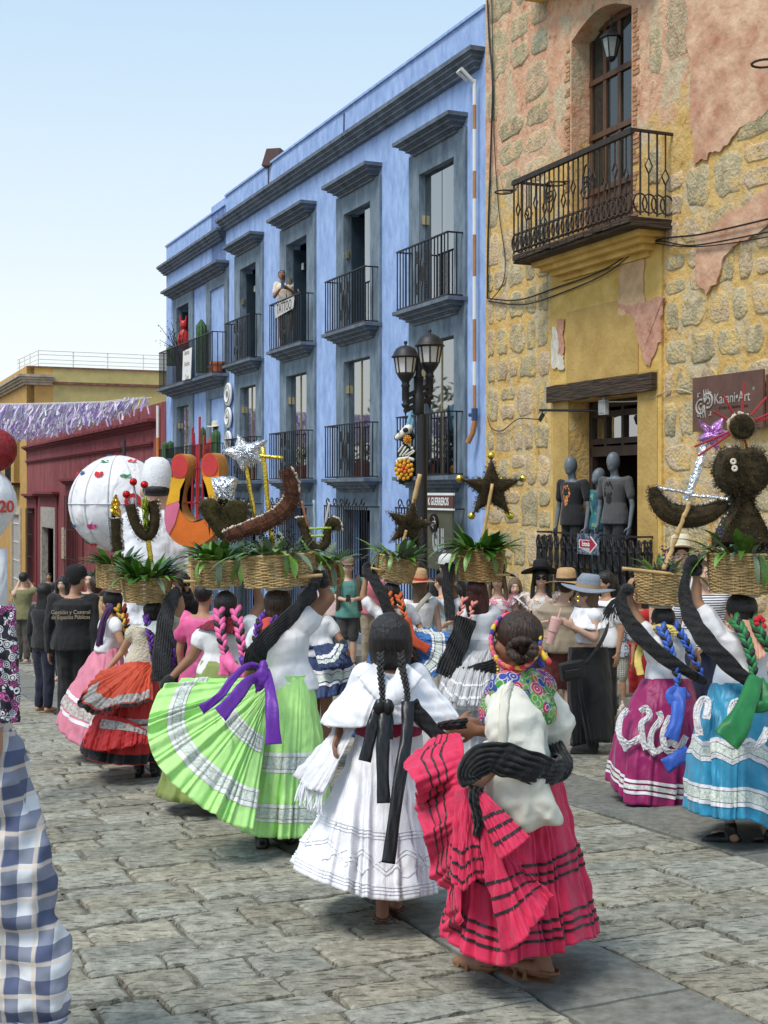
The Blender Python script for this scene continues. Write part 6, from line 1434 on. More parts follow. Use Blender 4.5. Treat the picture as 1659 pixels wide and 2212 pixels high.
# --- plum skirt, blue braids
zc = lambda x, y, d=0: (1260.8+.33*x, 1128+.33*y, d)
Y10 = 9.3; PLM = fabric('plum_magenta_satin', (.27, .008, .10), rough=.5, bs=10); BBR = fabric('cobalt_ribbon', (.03, .10, .45), rough=.5)
P10 = dancer('dancer in plum skirt with white scalloped ruffle and blue braids, black shawl over one shoulder', 1430, None, Y10, 1.43, dict(head=(1428, 1342), neck=(1432, 1362), shL=(1398, 1374, -.02), shR=(1478, 1378, .02), hip=(1442, 1468, 0), elL=(1369, 1322, .02), wrL=(1360, 1288, .02), haL=(1360, 1264, 0), elR=(1504, 1425, .1), wrR=(1492, 1460, .2), anL=(1396, 1728, -.1), anR=(1440, 1715, .15)), yaw=20, skin=1, hy=15, vox=.009, fat=1.08, armf=1.2)
t = P10.t
tp = [at(1440+math.cos(a)*52, 1466, Y10+math.sin(a)*-.14) for a in [2*math.pi*k/10 for k in range(10)]]
RUF = fabric('white_ruffle', (.72, .70, .71), bs=60, bump=1.0)
o = cloth('skirt', tp, Q(Y10, [(740, 1800, 0), (700, 1870, -.25), (560, 1875, -.35), (420, 1850, -.40), (290, 1830, -.32), (185, 1695, -.08), (230, 1700, .2), (380, 1760, .42), (560, 1800, .44), (700, 1800, .25)]), PLM, t, nu=340, nv=50, pleats=20, amp=.035, bands=[(.50, .56, RUF, 'ruffle', 0, 1, .055), (.80, .825, RIBW), (.84, .875, LACE, 'lace'), (.89, .915, RIBW)], seed=91, bulge=.07)
def loop_ruffle(Y, L, w, parent, r=.0): return strap('ruffle', Q(Y, L), w*.8, RUF, parent, .009, 3, .6, n=60)
for L in ([(370, 1240, -.32), (410, 1215, -.33), (430, 1270, -.35), (380, 1320, -.36), (390, 1420, -.37), (410, 1490, -.38)], [(490, 1240, -.33), (505, 1290, -.34), (450, 1370, -.37), (440, 1450, -.38), (470, 1520, -.4)], [(570, 1270, -.34), (520, 1380, -.38), (540, 1490, -.4), (610, 1500, -.38), (670, 1400, -.34)], [(290, 1225, -.2), (240, 1290, -.26), (235, 1400, -.32), (290, 1450, -.34), (360, 1420, -.36)]): loop_ruffle(Y10, L, .05, o)
strap('shawl', Q(Y10, [(272, 435, -.04), (245, 515, -.07), (280, 620, -.11), (365, 735, -.17), (520, 880, -.23), (680, 980, -.22), (800, 1050, -.1)]), .088, BLACKC, t, .03, 5, .35, n=80, taper=lambda x: .38+.85*math.sin(math.pi*x))
g = G()
for k in range(60):
    a = Q(Y10, [(250+random.uniform(-20, 20), 480, -.06)])[0]; b = Q(Y10, [(190+random.uniform(-70, 60), 600+random.uniform(-20, 50), -.1)])[0]; g.tube([a, a.lerp(b, .4)+Vector((-.02, 0, .01)), b], .003, 4)
g.ball(Q(Y10, [(285, 440, -.03)])[0], (.05, .05, .045), 10); g.build('shawl_fringe', BLACKC, t, kind='stuff')
braid(Q(Y10, [(510, 690, -.12), (550, 790, -.18), (590, 920, -.22), (625, 1070, -.26)]), .040, t, HAIR[0], BBR, n=22); braid(Q(Y10, [(600, 680, -.1), (660, 770, -.14), (710, 870, -.16), (770, 990, -.16)]), .036, t, HAIR[0], BBR, n=20)
for L, w in (([(625, 1080, -.3), (620, 1200, -.38), (600, 1330, -.44), (570, 1420, -.46)], .09), ([(610, 1090, -.3), (560, 1130, -.34), (590, 1190, -.36)], .06), ([(640, 1090, -.3), (680, 1150, -.32)], .05), ([(690, 1510, -.42), (610, 1550, -.46), (530, 1600, -.48)], .10)): strap('ribbon', Q(Y10, L), w, BBR, t, .006, 1, .8, n=24)
cloth('kerchief', Q(Y10, [(460, 705, -.08), (540, 680, -.13), (610, 720, -.08)]), Q(Y10, [(350, 1000, -.1), (400, 900, -.16), (600, 760, -.14)]), fabric('lemon_kerchief', (.7, .55, .15)), t, nu=30, nv=8, pleats=2, amp=.006, closed=False) if False else strap('kerchief', Q(Y10, [(600, 740, -.13), (570, 700, -.13), (500, 690, -.1), (440, 700, -.02)]), .05, fabric('lemon_kerchief', (.7, .55, .15)), t, .015, 2, .4)
strap('kerchief_end', Q(Y10, [(385, 780, -.1), (355, 900, -.12), (375, 1000, -.14)]), .05, MATS['fabric_lemon_kerchief'], t, .01, 1, .4)
bootpair(P10, hi=.0)
# --- sky blue skirt, green braids
Y11 = gY(1570, 1816); SKY = fabric('turquoise_blue_satin', (.03, .26, .43), rough=.42, bs=10); GBR = fabric('emerald_ribbon', (.01, .16, .04), rough=.5)
P11 = dancer('dancer at the right edge in turquoise blue skirt with lace, green braids and raised arm', 1590, None, Y11, 1.53, dict(head=(1596, 1322), neck=(1604, 1352), shL=(1550, 1372, -.02), shR=(1655, 1378, .02), hip=(1600, 1484, 0), elL=(1503, 1302, .02), wrL=(1504, 1252, .0), haL=(1500, 1228, 0), elR=(1690, 1430, .1), wrR=(1700, 1480, .1), anL=(1578, 1796, -.05), anR=(1664, 1812, -.1)), yaw=28, skin=1, hy=10, sleeve='short', vox=.009, fat=1.12, armf=1.25)
t = P11.t
tp = [at(1606+math.cos(a)*70, 1476, Y11+math.sin(a)*-.16) for a in [2*math.pi*k/10 for k in range(10)]]
o = cloth('skirt', tp, Q(Y11, [(1390, 2000, 0), (1250, 2030, -.25), (1080, 1945, -.38), (950, 1950, -.40), (830, 1930, -.34), (705, 1885, -.1), (740, 1850, .2), (900, 1880, .42), (1100, 1900, .45), (1300, 1950, .3)]), SKY, t, nu=380, nv=54, pleats=16, amp=.045, bands=[(.42, .455, RUF, 'ruffle', 0, 1, .025), (.46, .53, LACE, 'lace', 0, 1, .025), (.535, .57, RUF, 'ruffle', 0, 1, .025), (.76, .785, RIBW), (.79, .87, LACE, 'lace'), (.875, .905, RIBW)], seed=95, bulge=.05, sharp=.5)
for L in ([(760, 1400, -.3), (740, 1260, -.26), (770, 1170, -.22), (815, 1180, -.24), (800, 1290, -.3)], [(1000, 1420, -.46), (1060, 1330, -.44), (1090, 1200, -.38)], [(960, 1300, -.42), (975, 1200, -.36), (1020, 1170, -.34)], [(1207, 1350, -.4), (1150, 1450, -.44), (1050, 1480, -.46)]): strap('ruffle', Q(Y11, L), .042, RUF, o, .009, 3, .6, n=60)
strap('shawl', Q(Y11, [(690, 285, -.03), (660, 400, -.06), (668, 520, -.09), (712, 640, -.14), (785, 755, -.2), (900, 880, -.24), (1040, 1010, -.26), (1200, 1100, -.24), (1300, 1140, -.1)]), .078, BLACKC, t, .035, 6, .35, n=110, taper=lambda x: .36+.95*math.sin(math.pi*x))
g = G()
for k in range(9): g.ball(Q(Y11, [(720+random.uniform(-45, 45), 290+random.uniform(-50, 40), random.uniform(-.04, .04))])[0], .032, 8)
blob(g, 'shawl_knot', BLACKC, t, .01, 1, .02)
braid(Q(Y11, [(990, 640, -.13), (1050, 740, -.2), (1090, 860, -.24), (1115, 990, -.27)]), .040, t, HAIR[0], GBR, n=22); braid(Q(Y11, [(1110, 640, -.11), (1150, 720, -.16), (1200, 800, -.18), (1260, 900, -.18)]), .038, t, HAIR[0], GBR, n=18)
strap('ribbon', Q(Y11, [(1130, 1010, -.3), (1080, 1160, -.42), (1010, 1320, -.52), (930, 1430, -.56)]), .17, GBR, t, .006, 1, .8, n=30, taper=(.45, 1)); strap('ribbon', Q(Y11, [(1140, 1030, -.3), (1200, 1190, -.4), (1100, 1210, -.42)]), .07, GBR, t, .006, 1, .8, n=20)
cloth('kerchief', Q(Y11, [(930, 660, -.08), (1060, 640, -.12), (1200, 680, -.02)]), Q(Y11, [(1010, 720, -.18), (1100, 900, -.24), (1190, 880, -.2)]), fabric('peach_kerchief', (.75, .38, .26)), t, nu=40, nv=10, pleats=3, amp=.01, closed=False)
g = G(); e = Q(Y11, [(1150, 650, -.15)])[0]; [g.ball(e+Vector((random.uniform(-.03, .03), 0, random.uniform(-.03, .03))), .018, 8) for _ in range(7)]; g.build('hair_flower', fabric('red_paper', (.6, .02, .04)), t, smooth=True)
for sd in 'LR':
    an = P11.lg[sd][2]; g = G(); F_ = Vector((-.96, .25, 0)); foot(g, an-UP*.0, F_, P11.s, 1.22); g.loft([(an+F_*x-UP*.075, Vector((.25, .96, 0))*w, UP*.01) for x, w in ((-.06, .025), (0, .036), (.1, .042), (.17, .02))], 10); blob(g, 'shoe', BOOT, t, .008, 1)
# ================================================================ baskets, foliage and moss ornaments
BK = {}
def px(w, Y): return w*Y/FOC
BK['green'] = basket('large oval basket held up by the dancer in lime green, holding a long moss crescent', 603, 1232, Y3, px(152, Y3), px(68, Y3), tilt=3, flare=.05, rows=14, sticks=((1, .3),))
greens(BK['green'], 'grey green leaves and dark berries spilling from the largest oval basket', 30, (.08, .17), ('lance', 'broad'), (0, 1, 2, 2), hang=13, flowers=9, flc=mat('dark_purple_berries', (.03, .025, .04), .6, .2))
BK['tattoo'] = basket('round basket behind the largest one with a moss heart and silver foil block', 470, 1238, Y6, px(106, Y6), px(54, Y6), rows=11, sticks=((-1, .8), (-1, .2)))
greens(BK['tattoo'], 'broad glossy leaves in the basket with the moss heart', 46, (.14, .24), ('broad', 'broad', 'lance'), (0, 1), hang=7)
BK['orange'] = basket('round basket over the dancer in orange red with a U shaped moss figure', 317, 1274, Y4, px(104, Y4), px(52, Y4), rows=12, sticks=())
greens(BK['orange'], 'thick dark green leaves filling the basket with the U shaped moss figure', 85, (.14, .26), ('broad', 'lance', 'lance'), (0, 0, 1), hang=6, up=1.0)
BK['pink'] = basket('leftmost basket, partly behind another, over the dancer in profile', 248, 1246, Y5, px(84, Y5), px(52, Y5), rows=12, tilt=-6, sticks=())
greens(BK['pink'], 'dark green leaves in the leftmost basket', 44, (.14, .24), ('broad', 'lance', 'lance'), (0, 0, 1), hang=5, up=1.0)
BK['navy'] = basket('small reddish basket seen behind the raised arm of the lime green dancer', 700, 1240, Y7, px(70, Y7), px(44, Y7), rows=10, sticks=((1, .3), ), wm=mat('reddish_wicker', (.42, .16, .06), .6, .4, 60, .25, 22))
greens(BK['navy'], 'loose arching leaves in the small reddish basket', 26, (.18, .3), ('lance', 'palm', 'broad'), (1, 1, 2), hang=8)
BK['blue'] = basket('tilted basket over the dancer in royal blue, under the small brown star', 850, 1229, Y8, px(84, Y8), px(50, Y8), rows=12, tilt=-12, sticks=((-1, .35),))
greens(BK['blue'], 'drooping green leaves in the tilted basket', 30, (.16, .3), ('lance', 'lance', 'broad'), (1, 1, 2), hang=10)
BK['silver'] = basket('deep basket of darker wicker under the gold tipped star', 1037, 1222, Y9, px(96, Y9), px(66, Y9), rows=15, tilt=-2, sticks=((1, .8), (1, .25), (-1, .8)), flare=.06, wm=mat('honey_wicker', (.36, .20, .07), .6, .4, 60, .25, 22, col2=(.5, .31, .12)))
greens(BK['silver'], 'long glossy spear leaves fanning out of the basket with the gold tipped star', 62, (.15, .30), ('lance', 'broad', 'palm'), (0, 0, 1), hang=12, up=1.0)
BK['plum'] = basket('basket over the dancer in plum with dark flowers and a cane handle', 1427, 1271, Y10, px(112, Y10), px(68, Y10), rows=14, tilt=-4, sticks=())
greens(BK['plum'], 'dark purple flowers and leaves in the basket over the dancer in plum', 16, (.1, .2), ('lance', 'broad'), (0, 1), hang=7, flowers=6, flc=mat('dark_violet_flowers', (.05, .04, .10), .7, .2))
BK['sky'] = basket('wide basket at the right edge carrying a moss chalice', 1612, 1238, Y11, px(160, Y11), px(84, Y11), rows=17, tilt=0, sticks=(), flare=.04)
greens(BK['sky'], 'violet blossoms and narrow leaves in the wide basket at the right edge', 34, (.14, .3), ('lance', 'palm', 'lance'), (0, 1, 2, 2), hang=22, flowers=14, flc=mat('violet_blossoms', (.07, .06, .17), .7, .2))
stick('cane', 'cane laid along the rim of the plum dancer basket', 1344, 1228, 1450, 1240, Y10-.2, .012, BAMB, 'cane')
# silver foil star and gold poles over the big baskets
foil_outline('foil_star', 'crumpled silver foil star on a gold stick over the baskets', [(514, 937), (524, 946), (536, 957), (558, 953), (579, 948), (570, 965), (562, 978), (571, 992), (577, 1004), (558, 1002), (543, 1000), (532, 1012), (524, 1019), (516, 1005), (510, 995), (493, 985), (476, 973), (494, 967), (507, 963), (511, 950)], Y6+.05, .20, FOIL, 'star ornament', amp=.005)
stick('gold_pole', 'gold wrapped stick carrying the silver foil star', 530, 1000, 551, 1120, Y6+.05, .014, GOLD, 'pole')
stick('gold_pole', 'gold wrapped upright pole with a cross stick over the largest basket', 567, 965, 588, 1180, Y3-.02, .014, GOLD, 'pole')
stick('gold_pole', 'short gold cross stick pointing right beside the silver star', 562, 985, 612, 989, Y3-.03, .011, GOLD, 'pole')
# silver foil block on the heart
foil_outline('foil_block', 'crumpled silver foil block standing on the moss heart', [(455, 1032), (484, 1029), (513, 1031), (511, 1050), (505, 1068), (504, 1088), (488, 1092), (472, 1088), (466, 1068), (458, 1050)], Y6-.02, .20, FOIL, 'foil ornament', amp=.007)
HEART = [(482, 1095), (496, 1082), (515, 1080), (532, 1086), (537, 1102), (531, 1122), (516, 1142), (500, 1158), (487, 1170), (468, 1158), (450, 1132), (436, 1110), (430, 1092), (438, 1080), (456, 1076), (472, 1084)]
moss_outline('moss_heart', 'dark olive moss heart under the silver foil block', HEART, Y6-.04, .20, mat('olive_moss', (.045, .035, .008), .95, .9, 40, .5, 18), 'heart ornament', petal=.4, fz=2200, L=.016)
moss_tube('moss_crescent', 'long reddish brown moss crescent edged with white petals over the largest basket', [(487, 1160, -.1), (530, 1144, -.08), (575, 1128, -.05), (612, 1104), (630, 1075), (628, 1040), (618, 1015)], Y3-.05, lambda q: .034+.014*math.sin(math.pi*min(1, q*1.05)), MOSS[1], 'crescent ornament', fz=2800, L=.022, n=34)
# U figure and upright figure at left
moss_tube('moss_u_figure', 'U shaped dark moss figure on a gold stem over the orange red dancer basket', [(281, 1090), (288, 1118), (302, 1148), (320, 1158), (332, 1140), (334, 1110), (330, 1082)], Y4-.02, .042, MOSS[0], 'moss ornament', fz=2200)
stick('gold_pole', 'thick gold wrapped short pole under the U shaped moss figure', 320, 1160, 326, 1215, Y4-.02, .02, GOLD, 'pole')
foil_outline('cactus_spike', 'green and gold spike inside the U shaped moss figure', [(305, 1082), (314, 1070), (322, 1086), (320, 1140), (312, 1145)], Y4-.05, .06, mat('green_gold_foil', (.25, .3, .03), .35, .6, 40, .3, metal=.5), 'spike ornament')
moss_tube('moss_column', 'upright brown moss column with pale petals and gold foil tip', [(250, 1120), (251, 1145), (252, 1168), (255, 1190)], Y5-.02, .045, MOSS[0], 'moss ornament', fz=1600)
foil_outline('foil_tip', 'gold foil tip on the upright moss column', [(249, 1068), (257, 1082), (261, 1118), (240, 1118), (241, 1085)], Y5-.02, .12, GOLD, 'foil ornament')
for k, (u, v, u2, v2) in enumerate(((288, 1041, 297, 1090), (312, 1047, 312, 1078), (273, 1068, 285, 1095))):
    pt_ = thing('foil_ball_pin', at(u2, v2, Y4), ['middle highest', 'rightmost', 'leftmost lowest'][k]+' red foil ball on a thin stick over the U shaped moss figure', 'ball ornament', 'red foil balls on sticks')
    stick('stick', '', u2, v2, u, v, Y4-.02, .006, mat('grey_stick', (.2, .2, .2), .4), parent=pt_)
    g = G(); g.ball(at(u, v, Y4-.02), .032, 14); g.build('ball', REDF, pt_, smooth=True)
# horns in the navy basket
moss_tube('moss_horns', 'dark moss horns rising from the small reddish basket', [(643, 1128), (653, 1128), (660, 1150), (672, 1176), (690, 1184), (704, 1172), (708, 1145), (716, 1126), (727, 1132), (729, 1146)], Y7, .036, MOSS[0], 'moss ornament', fz=2200, n=40)
for k, (a, b, c, d, m, lb) in enumerate(((652, 1082, 665, 1138, 'rust_red_stick', 'rusty red tipped stick between the moss horns'), (678, 1080, 681, 1165, 'pale_blue_stick', 'pale blue stick with orange ball between the moss horns'), (712, 1085, 703, 1130, 'white_stick', 'whitish stick at the right moss horn'), (668, 1142, 716, 1140, 'lime_stick', 'upper lime green cross bar between the moss horns'), (672, 1158, 700, 1157, 'lime_stick', 'lower lime green cross bar between the moss horns'))):
    stick('stick', lb, a, b, c, d, Y7-.03, .010, mat(m, {'rust_red_stick': (.3, .12, .06), 'pale_blue_stick': (.3, .4, .45), 'white_stick': (.5, .45, .42), 'lime_stick': (.35, .5, .05)}[m], .5, .2), 'stick')
# stars
def star_thing(label, u, v, r, Y, th, rot, pole, balls=None, m=None, sx=1.0):
    s = moss_outline('moss_star', label, star_poly(u, v, r, r*.42, rot, sx=sx), Y, th, m or MOSS[0], 'star ornament', petal=.8 if not balls else .35, fz=3400, L=.02)
    if balls:
        for k in range(5):
            a = 2*math.pi*k/5+rot; g = G(); g.ball(at(u+sx*(r+6)*math.sin(a), v-(r+6)*math.cos(a), Y), .030, 14); g.build('gold_ball', GOLD, s, smooth=True)
        for q in ((1035, 1037), (1082, 1037), (1094, 1104)): g = G(); g.ball(at(*q, Y+.05), .024, 12); g.build('gold_ball', GOLD, s, smooth=True)
    stick('pole', '', *pole, Y-th*.5-.02, .013, BAMB, parent=s); return s
star_thing('large dark brown moss star with gold balls on its tips', 1061, 1056, 66, Y9, .16, 0, (1042, 1166, 1064, 1045), True)
star_thing('smaller dark brown moss star edged white in front of the lamp post', 884, 1134, 54, Y8, .15, .22, (869, 1176, 878, 1145), False, MOSS[0])
stick('bamboo_pole', 'bamboo pole end sticking up over the smaller moss star', 892, 1092, 907, 1024, Y8, .02, BAMB, 'pole')
# crescent of the plum basket
moss_tube('moss_crescent', 'wide brown moss crescent like a smile over the dancer in plum', [(1411, 1052), (1418, 1078), (1440, 1104), (1478, 1116), (1520, 1112), (1556, 1094), (1578, 1074)], Y10, lambda q: .030+.05*math.sin(math.pi*q), MOSS[0], 'crescent ornament', fz=3400, L=.022, n=40)
def wobble_rod(name, label, cat, path, Y, r, m):
    C = catmull([at(p[0], p[1], Y+(p[2] if len(p) > 2 else 0)) for p in path], 30); g = G(); g.tube([Vector(c)+Vector((random.gauss(0, .002), 0, random.gauss(0, .002))) for c in C], [r*random.uniform(.85, 1.2) for _ in C], 8); return g.build(name, m, label=label, cat=cat)
wobble_rod('foil_rod', 'thin silver foil rod stretched across the moss crescent', 'rod', [(1420, 1054), (1460, 1060), (1500, 1070), (1540, 1074), (1572, 1078)], Y10-.06, .012, FOIL)
wobble_rod('foil_rod', 'thick silver foil wand under the lilac foil star', 'rod', [(1524, 955), (1505, 1020), (1484, 1082)], Y10-.02, .028, FOIL)
wobble_rod('cane', 'long natural cane rising from the plum dancer basket', 'cane', [(1433, 1232, -.05), (1450, 1190), (1472, 1130), (1492, 1080)], Y10-.08, .016, BAMB)
foil_outline('foil_star', 'lilac foil star on the silver wand near the brown sign', [(1508, 905), (1532, 922), (1562, 899), (1560, 928), (1590, 938), (1553, 951), (1551, 975), (1531, 956), (1504, 952), (1521, 934)], Y10-.02, .12, LILAC, 'star ornament', amp=.004)
# chalice and host
CH = [(1545, 1000), (1554, 978), (1575, 967), (1600, 971), (1625, 967), (1646, 978), (1656, 1000), (1657, 1028), (1649, 1050), (1632, 1063), (1617, 1072), (1618, 1098), (1632, 1128), (1648, 1152), (1668, 1182), (1540, 1182), (1556, 1148), (1575, 1122), (1586, 1097), (1585, 1072), (1568, 1062), (1552, 1046), (1544, 1025)]
o = moss_outline('moss_chalice', 'large dark moss chalice with two white flowers at the right edge', CH, Y11-.02, .26, MOSS[0], 'chalice ornament', petal=.35, fz=6000, L=.026)
for u, v in ((1584, 997), (1587, 1012)):
    g = G(); e = at(u, v, Y11-.17)
    for k in range(12): a = k*math.pi/6; g.ball(e+Vector((.012*math.cos(a), 0, .012*math.sin(a))), (.008, .005, .008), 6)
    g.build('white_flower', PETAL, o, smooth=True)
sn = thing('moss_sun', at(1601, 922, Y11), 'round dark moss disc with red stick rays above the moss chalice', 'sun ornament')
g = G(); c = at(1601, 922, Y11-.03); g.lathe([(.001, .05), (.06, .05), (.072, .035), (.075, 0), (.075, -.03), (.001, -.03)], c, 28, 0, Vector((1, 0, 0)), Vector((0, 0, 1)), Vector((0, -1, 0)))
fuzz(g, [(c+Vector((.072*math.cos(a), -.04, .072*math.sin(a))), Vector((math.cos(a), -.4, math.sin(a)))) for a in np.linspace(0, 6.28, 60)]+[(c+Vector((.06*math.cos(a)*b, -.05, .06*math.sin(a)*b)), Vector((0, -1, 0))) for a in np.linspace(0, 6.28, 20) for b in (.2, .5, .8, 1)], .014, 900)
g.build('moss_disc', MOSS[0], sn)
g = G(); g.lathe([(.077, -.03), (.080, .02), (.076, .02)], c, 28, 0, Vector((1, 0, 0)), Vector((0, 0, 1)), Vector((0, -1, 0))); g.build('wooden_hoop', BAMB, sn, smooth=True)
petals('petal_edge', [c+Vector((.08*math.cos(a), -.01, .08*math.sin(a))) for a in np.linspace(1.2, 2.9, 14)], sn, .010)
REDS = mat('red_painted_stick', (.35, .02, .025), .45, .1)
for (u, v) in ((1541, 889), (1561, 852), (1608, 826), (1656, 858), (1668, 890), (1672, 898), (1500, 965), (1508, 985), (1620, 990)):
    d = Vector((u-1601, 0, -(v-922))); L = d.length; d.normalize(); g = G(); a = c+d*.06; b = at(u, v, Y11-.03); g.tube([a, b], .0065, 6); g.build('ray', REDS, sn)
g = G(); g.tube([at(1602, 944, Y11-.03), at(1604, 975, Y11-.03)], .012, 6); g.build('stem', BAMB, sn)
# ================================================================ onlookers
DEN = fabric('dark_cloth', (.02, .02, .024)); STRAW = mat('tan_straw', (.48, .30, .15), .75, .7, 90, .15, 30); STRAWW = mat('cream_straw', (.62, .56, .42), .75, .6, 90, .1, 30); FELT = mat('black_felt', (.012, .012, .013), .9, .4, 60, .2); GREYH = mat('blue_grey_felt', (.22, .26, .31), .85, .6, 70, .12, 25)
def lettering_on(P, txt, m, z, size, off, yaw0=0, dx=0, back=True, sx=1.0):
    c = P.J['hip'].lerp(P.J['neck'], z)+(P.F*(-1 if back else 1))*off+P.Rt*dx; ux = P.Rt if back else -P.Rt
    return text('lettering', txt, m, P.t, c, ux, (0, 0, 1), size, .003, sx=sx)
# woman with grey hat
Pg = sp('woman in blue grey hat and cropped white ruffle blouse holding a pink tumbler, side view', 1275, 1240, 11.5, 78, skin=2, hair=3, hairstyle='long', top=WHITEC, sleeve='none', shoes=fabric('black_sneaker', (.02, .02, .02)), topz=.30, armf=1.3, fat=1.12, J=dict(head=(1266, 1284), shL=(1284, 1330, -.17), elL=(1284, 1378, -.22), wrL=(1240, 1356, -.26), haL=(1222, 1346, -.27), elR=(1262, 1372, .1), wrR=(1232, 1352, -.1), haR=(1218, 1340, -.16)))
BJ = fabric('black_jersey', (.010, .010, .011), bs=6)
for sx_, cu in ((-1, 1262), (1, 1296)):
    cloth('trouser_leg', [at(1270+38*math.cos(a)+sx_*4, 1398, 11.5-.165*math.sin(a)) for a in np.linspace(0, 2*math.pi, 11)[:-1]], [at(cu+25*math.cos(a), 1608-4*sx_, 11.5-.13*math.sin(a)-sx_*.08) for a in np.linspace(0, 2*math.pi, 11)[:-1]], BJ, Pg.t, nu=90, nv=20, pleats=7, amp=.018, seed=sx_+4, bulge=.03)
hat(Pg, GREYH, brim=.125, band=mat('hat_cord', (.35, .22, .12)), pitch=-6, dz=.062, grow=1.08)
cloth('ruffle', [Pg.J['neck']+Pg.Rt*.15*math.cos(a)+Pg.F*.13*math.sin(a)-UP*.03 for a in np.linspace(0, 2*math.pi, 13)[:-1]], [Pg.J['neck']+Pg.Rt*.27*math.cos(a)+Pg.F*.20*math.sin(a)-UP*.20 for a in np.linspace(0, 2*math.pi, 13)[:-1]], WHITEC, Pg.t, nu=140, nv=12, pleats=12, amp=.02, seed=1)
g = G(); g.ball(at(1249, 1290, 11.3), .012, 8); g.ball(at(1249, 1298, 11.3), .014, 8); g.tube([Pg.J['neck']+Vector((.06*math.cos(a), .06*math.sin(a), .03)) for a in np.linspace(0, 6.28, 13)], .006, 5, cap=False); g.build('jewellery', GOLD, Pg.t)
cp = thing('tumbler', at(1192, 1388, 11.2), 'pale pink insulated tumbler with straw in the hand of the woman in the grey hat', 'tumbler')
PKP = mat('pale_pink_enamel', (.72, .42, .38), .4, .05); a = at(1187, 1390, 11.22); b = at(1202, 1338, 11.22); ax_ = (b-a).normalized()
g = G(); g.tube([a, a.lerp(b, .45), a.lerp(b, .5), a.lerp(b, .97), b], [.033, .037, .045, .048, .048], 16); g.build('cup', PKP, cp, smooth=False)
g = G(); g.tube([b, b+ax_*.02], [.05, .045], 16); g.tube([b+Vector((.01, 0, 0)), b+ax_*.10+Vector((.012, 0, 0))], .006, 6); g.build('lid', PKP, cp)
g = G(); c = at(1192, 1349, 11.22); g.tube([c+Vector((-.03, 0, .03)), c+Vector((-.09, 0, .02)), c+Vector((-.1, 0, -.10)), c+Vector((-.045, 0, -.11))], .010, 6); g.build('handle', PKP, cp)
hb = thing('handbag', at(1236, 1480, 11.2), 'small black camera bag on a strap across the woman in the grey hat', 'bag')
g = G(); c = at(1236, 1448, 11.18); g.box(c, Vector((.098, .02, .02)), Vector((-.01, .05, 0)), Vector((-.01, 0, .075))); g.box(c+Vector((-.005, -.065, -.02)), Vector((.07, .01, .01)), Vector((0, .012, 0)), Vector((0, 0, .038))); o = g.build('pouch', mat('black_grained_leather', (.014, .014, .014), .4, .5, 60), hb); bv = o.modifiers.new('bevel', 'BEVEL'); bv.width = .018; bv.segments = 3
strap('strap', pts(11.5, (1264, 1436, -.34), (1290, 1400, -.34), (1310, 1360, -.24), (1308, 1326, 0), (1290, 1316, .1)), .03, BLACKC, hb, .008, 1, .1)
# man in beige
BGS = fabric('khaki_polo', (.30, .24, .17), bs=8, bump=.5)
Pb = sp('broad man in khaki polo shirt and tan straw hat, seen from behind', 1212, 1226, 12.9, 12, skin=2, hair=1, hy=-40, top=BGS, sleeve='short', bottom=fabric('maroon_shorts', (.10, .018, .015)), legs='short', shoes=fabric('grey_red_sneaker', (.35, .3, .3)), fat=1.38, female=False, facedet=False, armf=1.35, J=dict(head=(1224, 1268), neck=(1214, 1300), shL=(1182, 1318), shR=(1256, 1312), elL=(1170, 1362, -.05), wrL=(1176, 1396, -.1)))
hat(Pb, STRAW, brim=.115, band=FELT, grow=1.12, dz=.06)
# sunglasses woman
EMB2 = embroidery('peach_embroidery', (.72, .7, .66), [(.55, .30, .18), (.62, .38, .25), (.7, .68, .64), (.5, .28, .2)], 30, .4); EMB3 = embroidery('crimson_embroidery', (.72, .68, .68), [(.55, .02, .08), (.6, .04, .12), (.72, .68, .68), (.5, .02, .1)], 30, .55)
Pw = sp('smiling woman in wide black hat and sunglasses, peach embroidered blouse', 1168, 1226, 14.5, 176, skin=2, hair=0, hairstyle='sides', smile=True, shades=True, top=EMB2, sleeve='none', bottom=DEN, J={})
hat(Pw, FELT, brim=.14, grow=1.06, dz=.078, pitch=-12, band=mat('brown_hat_band', (.2, .12, .07)))
def ruffles(P, m=WHITEC, r0=.14, r1=.30, dz=.16, n=9, amp=.02):
    for sd, sg in (('L', -1), ('R', 1)):
        sh = P.arms[sd][0]+UP*.03; L0 = [sh+P.F*.10*math.cos(a)-P.Rt*sg*.02*0+P.Rt*sg*.03*math.sin(a) for a in np.linspace(.1, 3.04, 6)]; L1 = [sh+P.F*.15*math.cos(a)+P.Rt*sg*(.10+.06*math.sin(a))-UP*dz*(.35+.65*math.sin(a)) for a in np.linspace(.1, 3.04, 6)]
        cloth('sleeve_ruffle', L0, L1, m, P.t, nu=70, nv=9, pleats=4, amp=amp, closed=False, seed=int(sg+2))
ruffles(Pw)
Pk = sp('woman in black hat with long light hair and crimson embroidered blouse', 1076, 1232, 14.5, 168, skin=2, hair=3, hairstyle='sides', top=EMB3, sleeve='none', bottom=DEN)
hat(Pk, FELT, brim=.12, grow=1.05, dz=.075, pitch=-10); ruffles(Pk)
# young woman with ponytail
Pq = sp('young woman with dark ponytail and white top behind the grey hat', 1311, 1236, 13.6, 118, skin=1, hair=0, hairstyle='pony', top=WHITEC, sleeve='short', bottom=DEN, vox=.012)
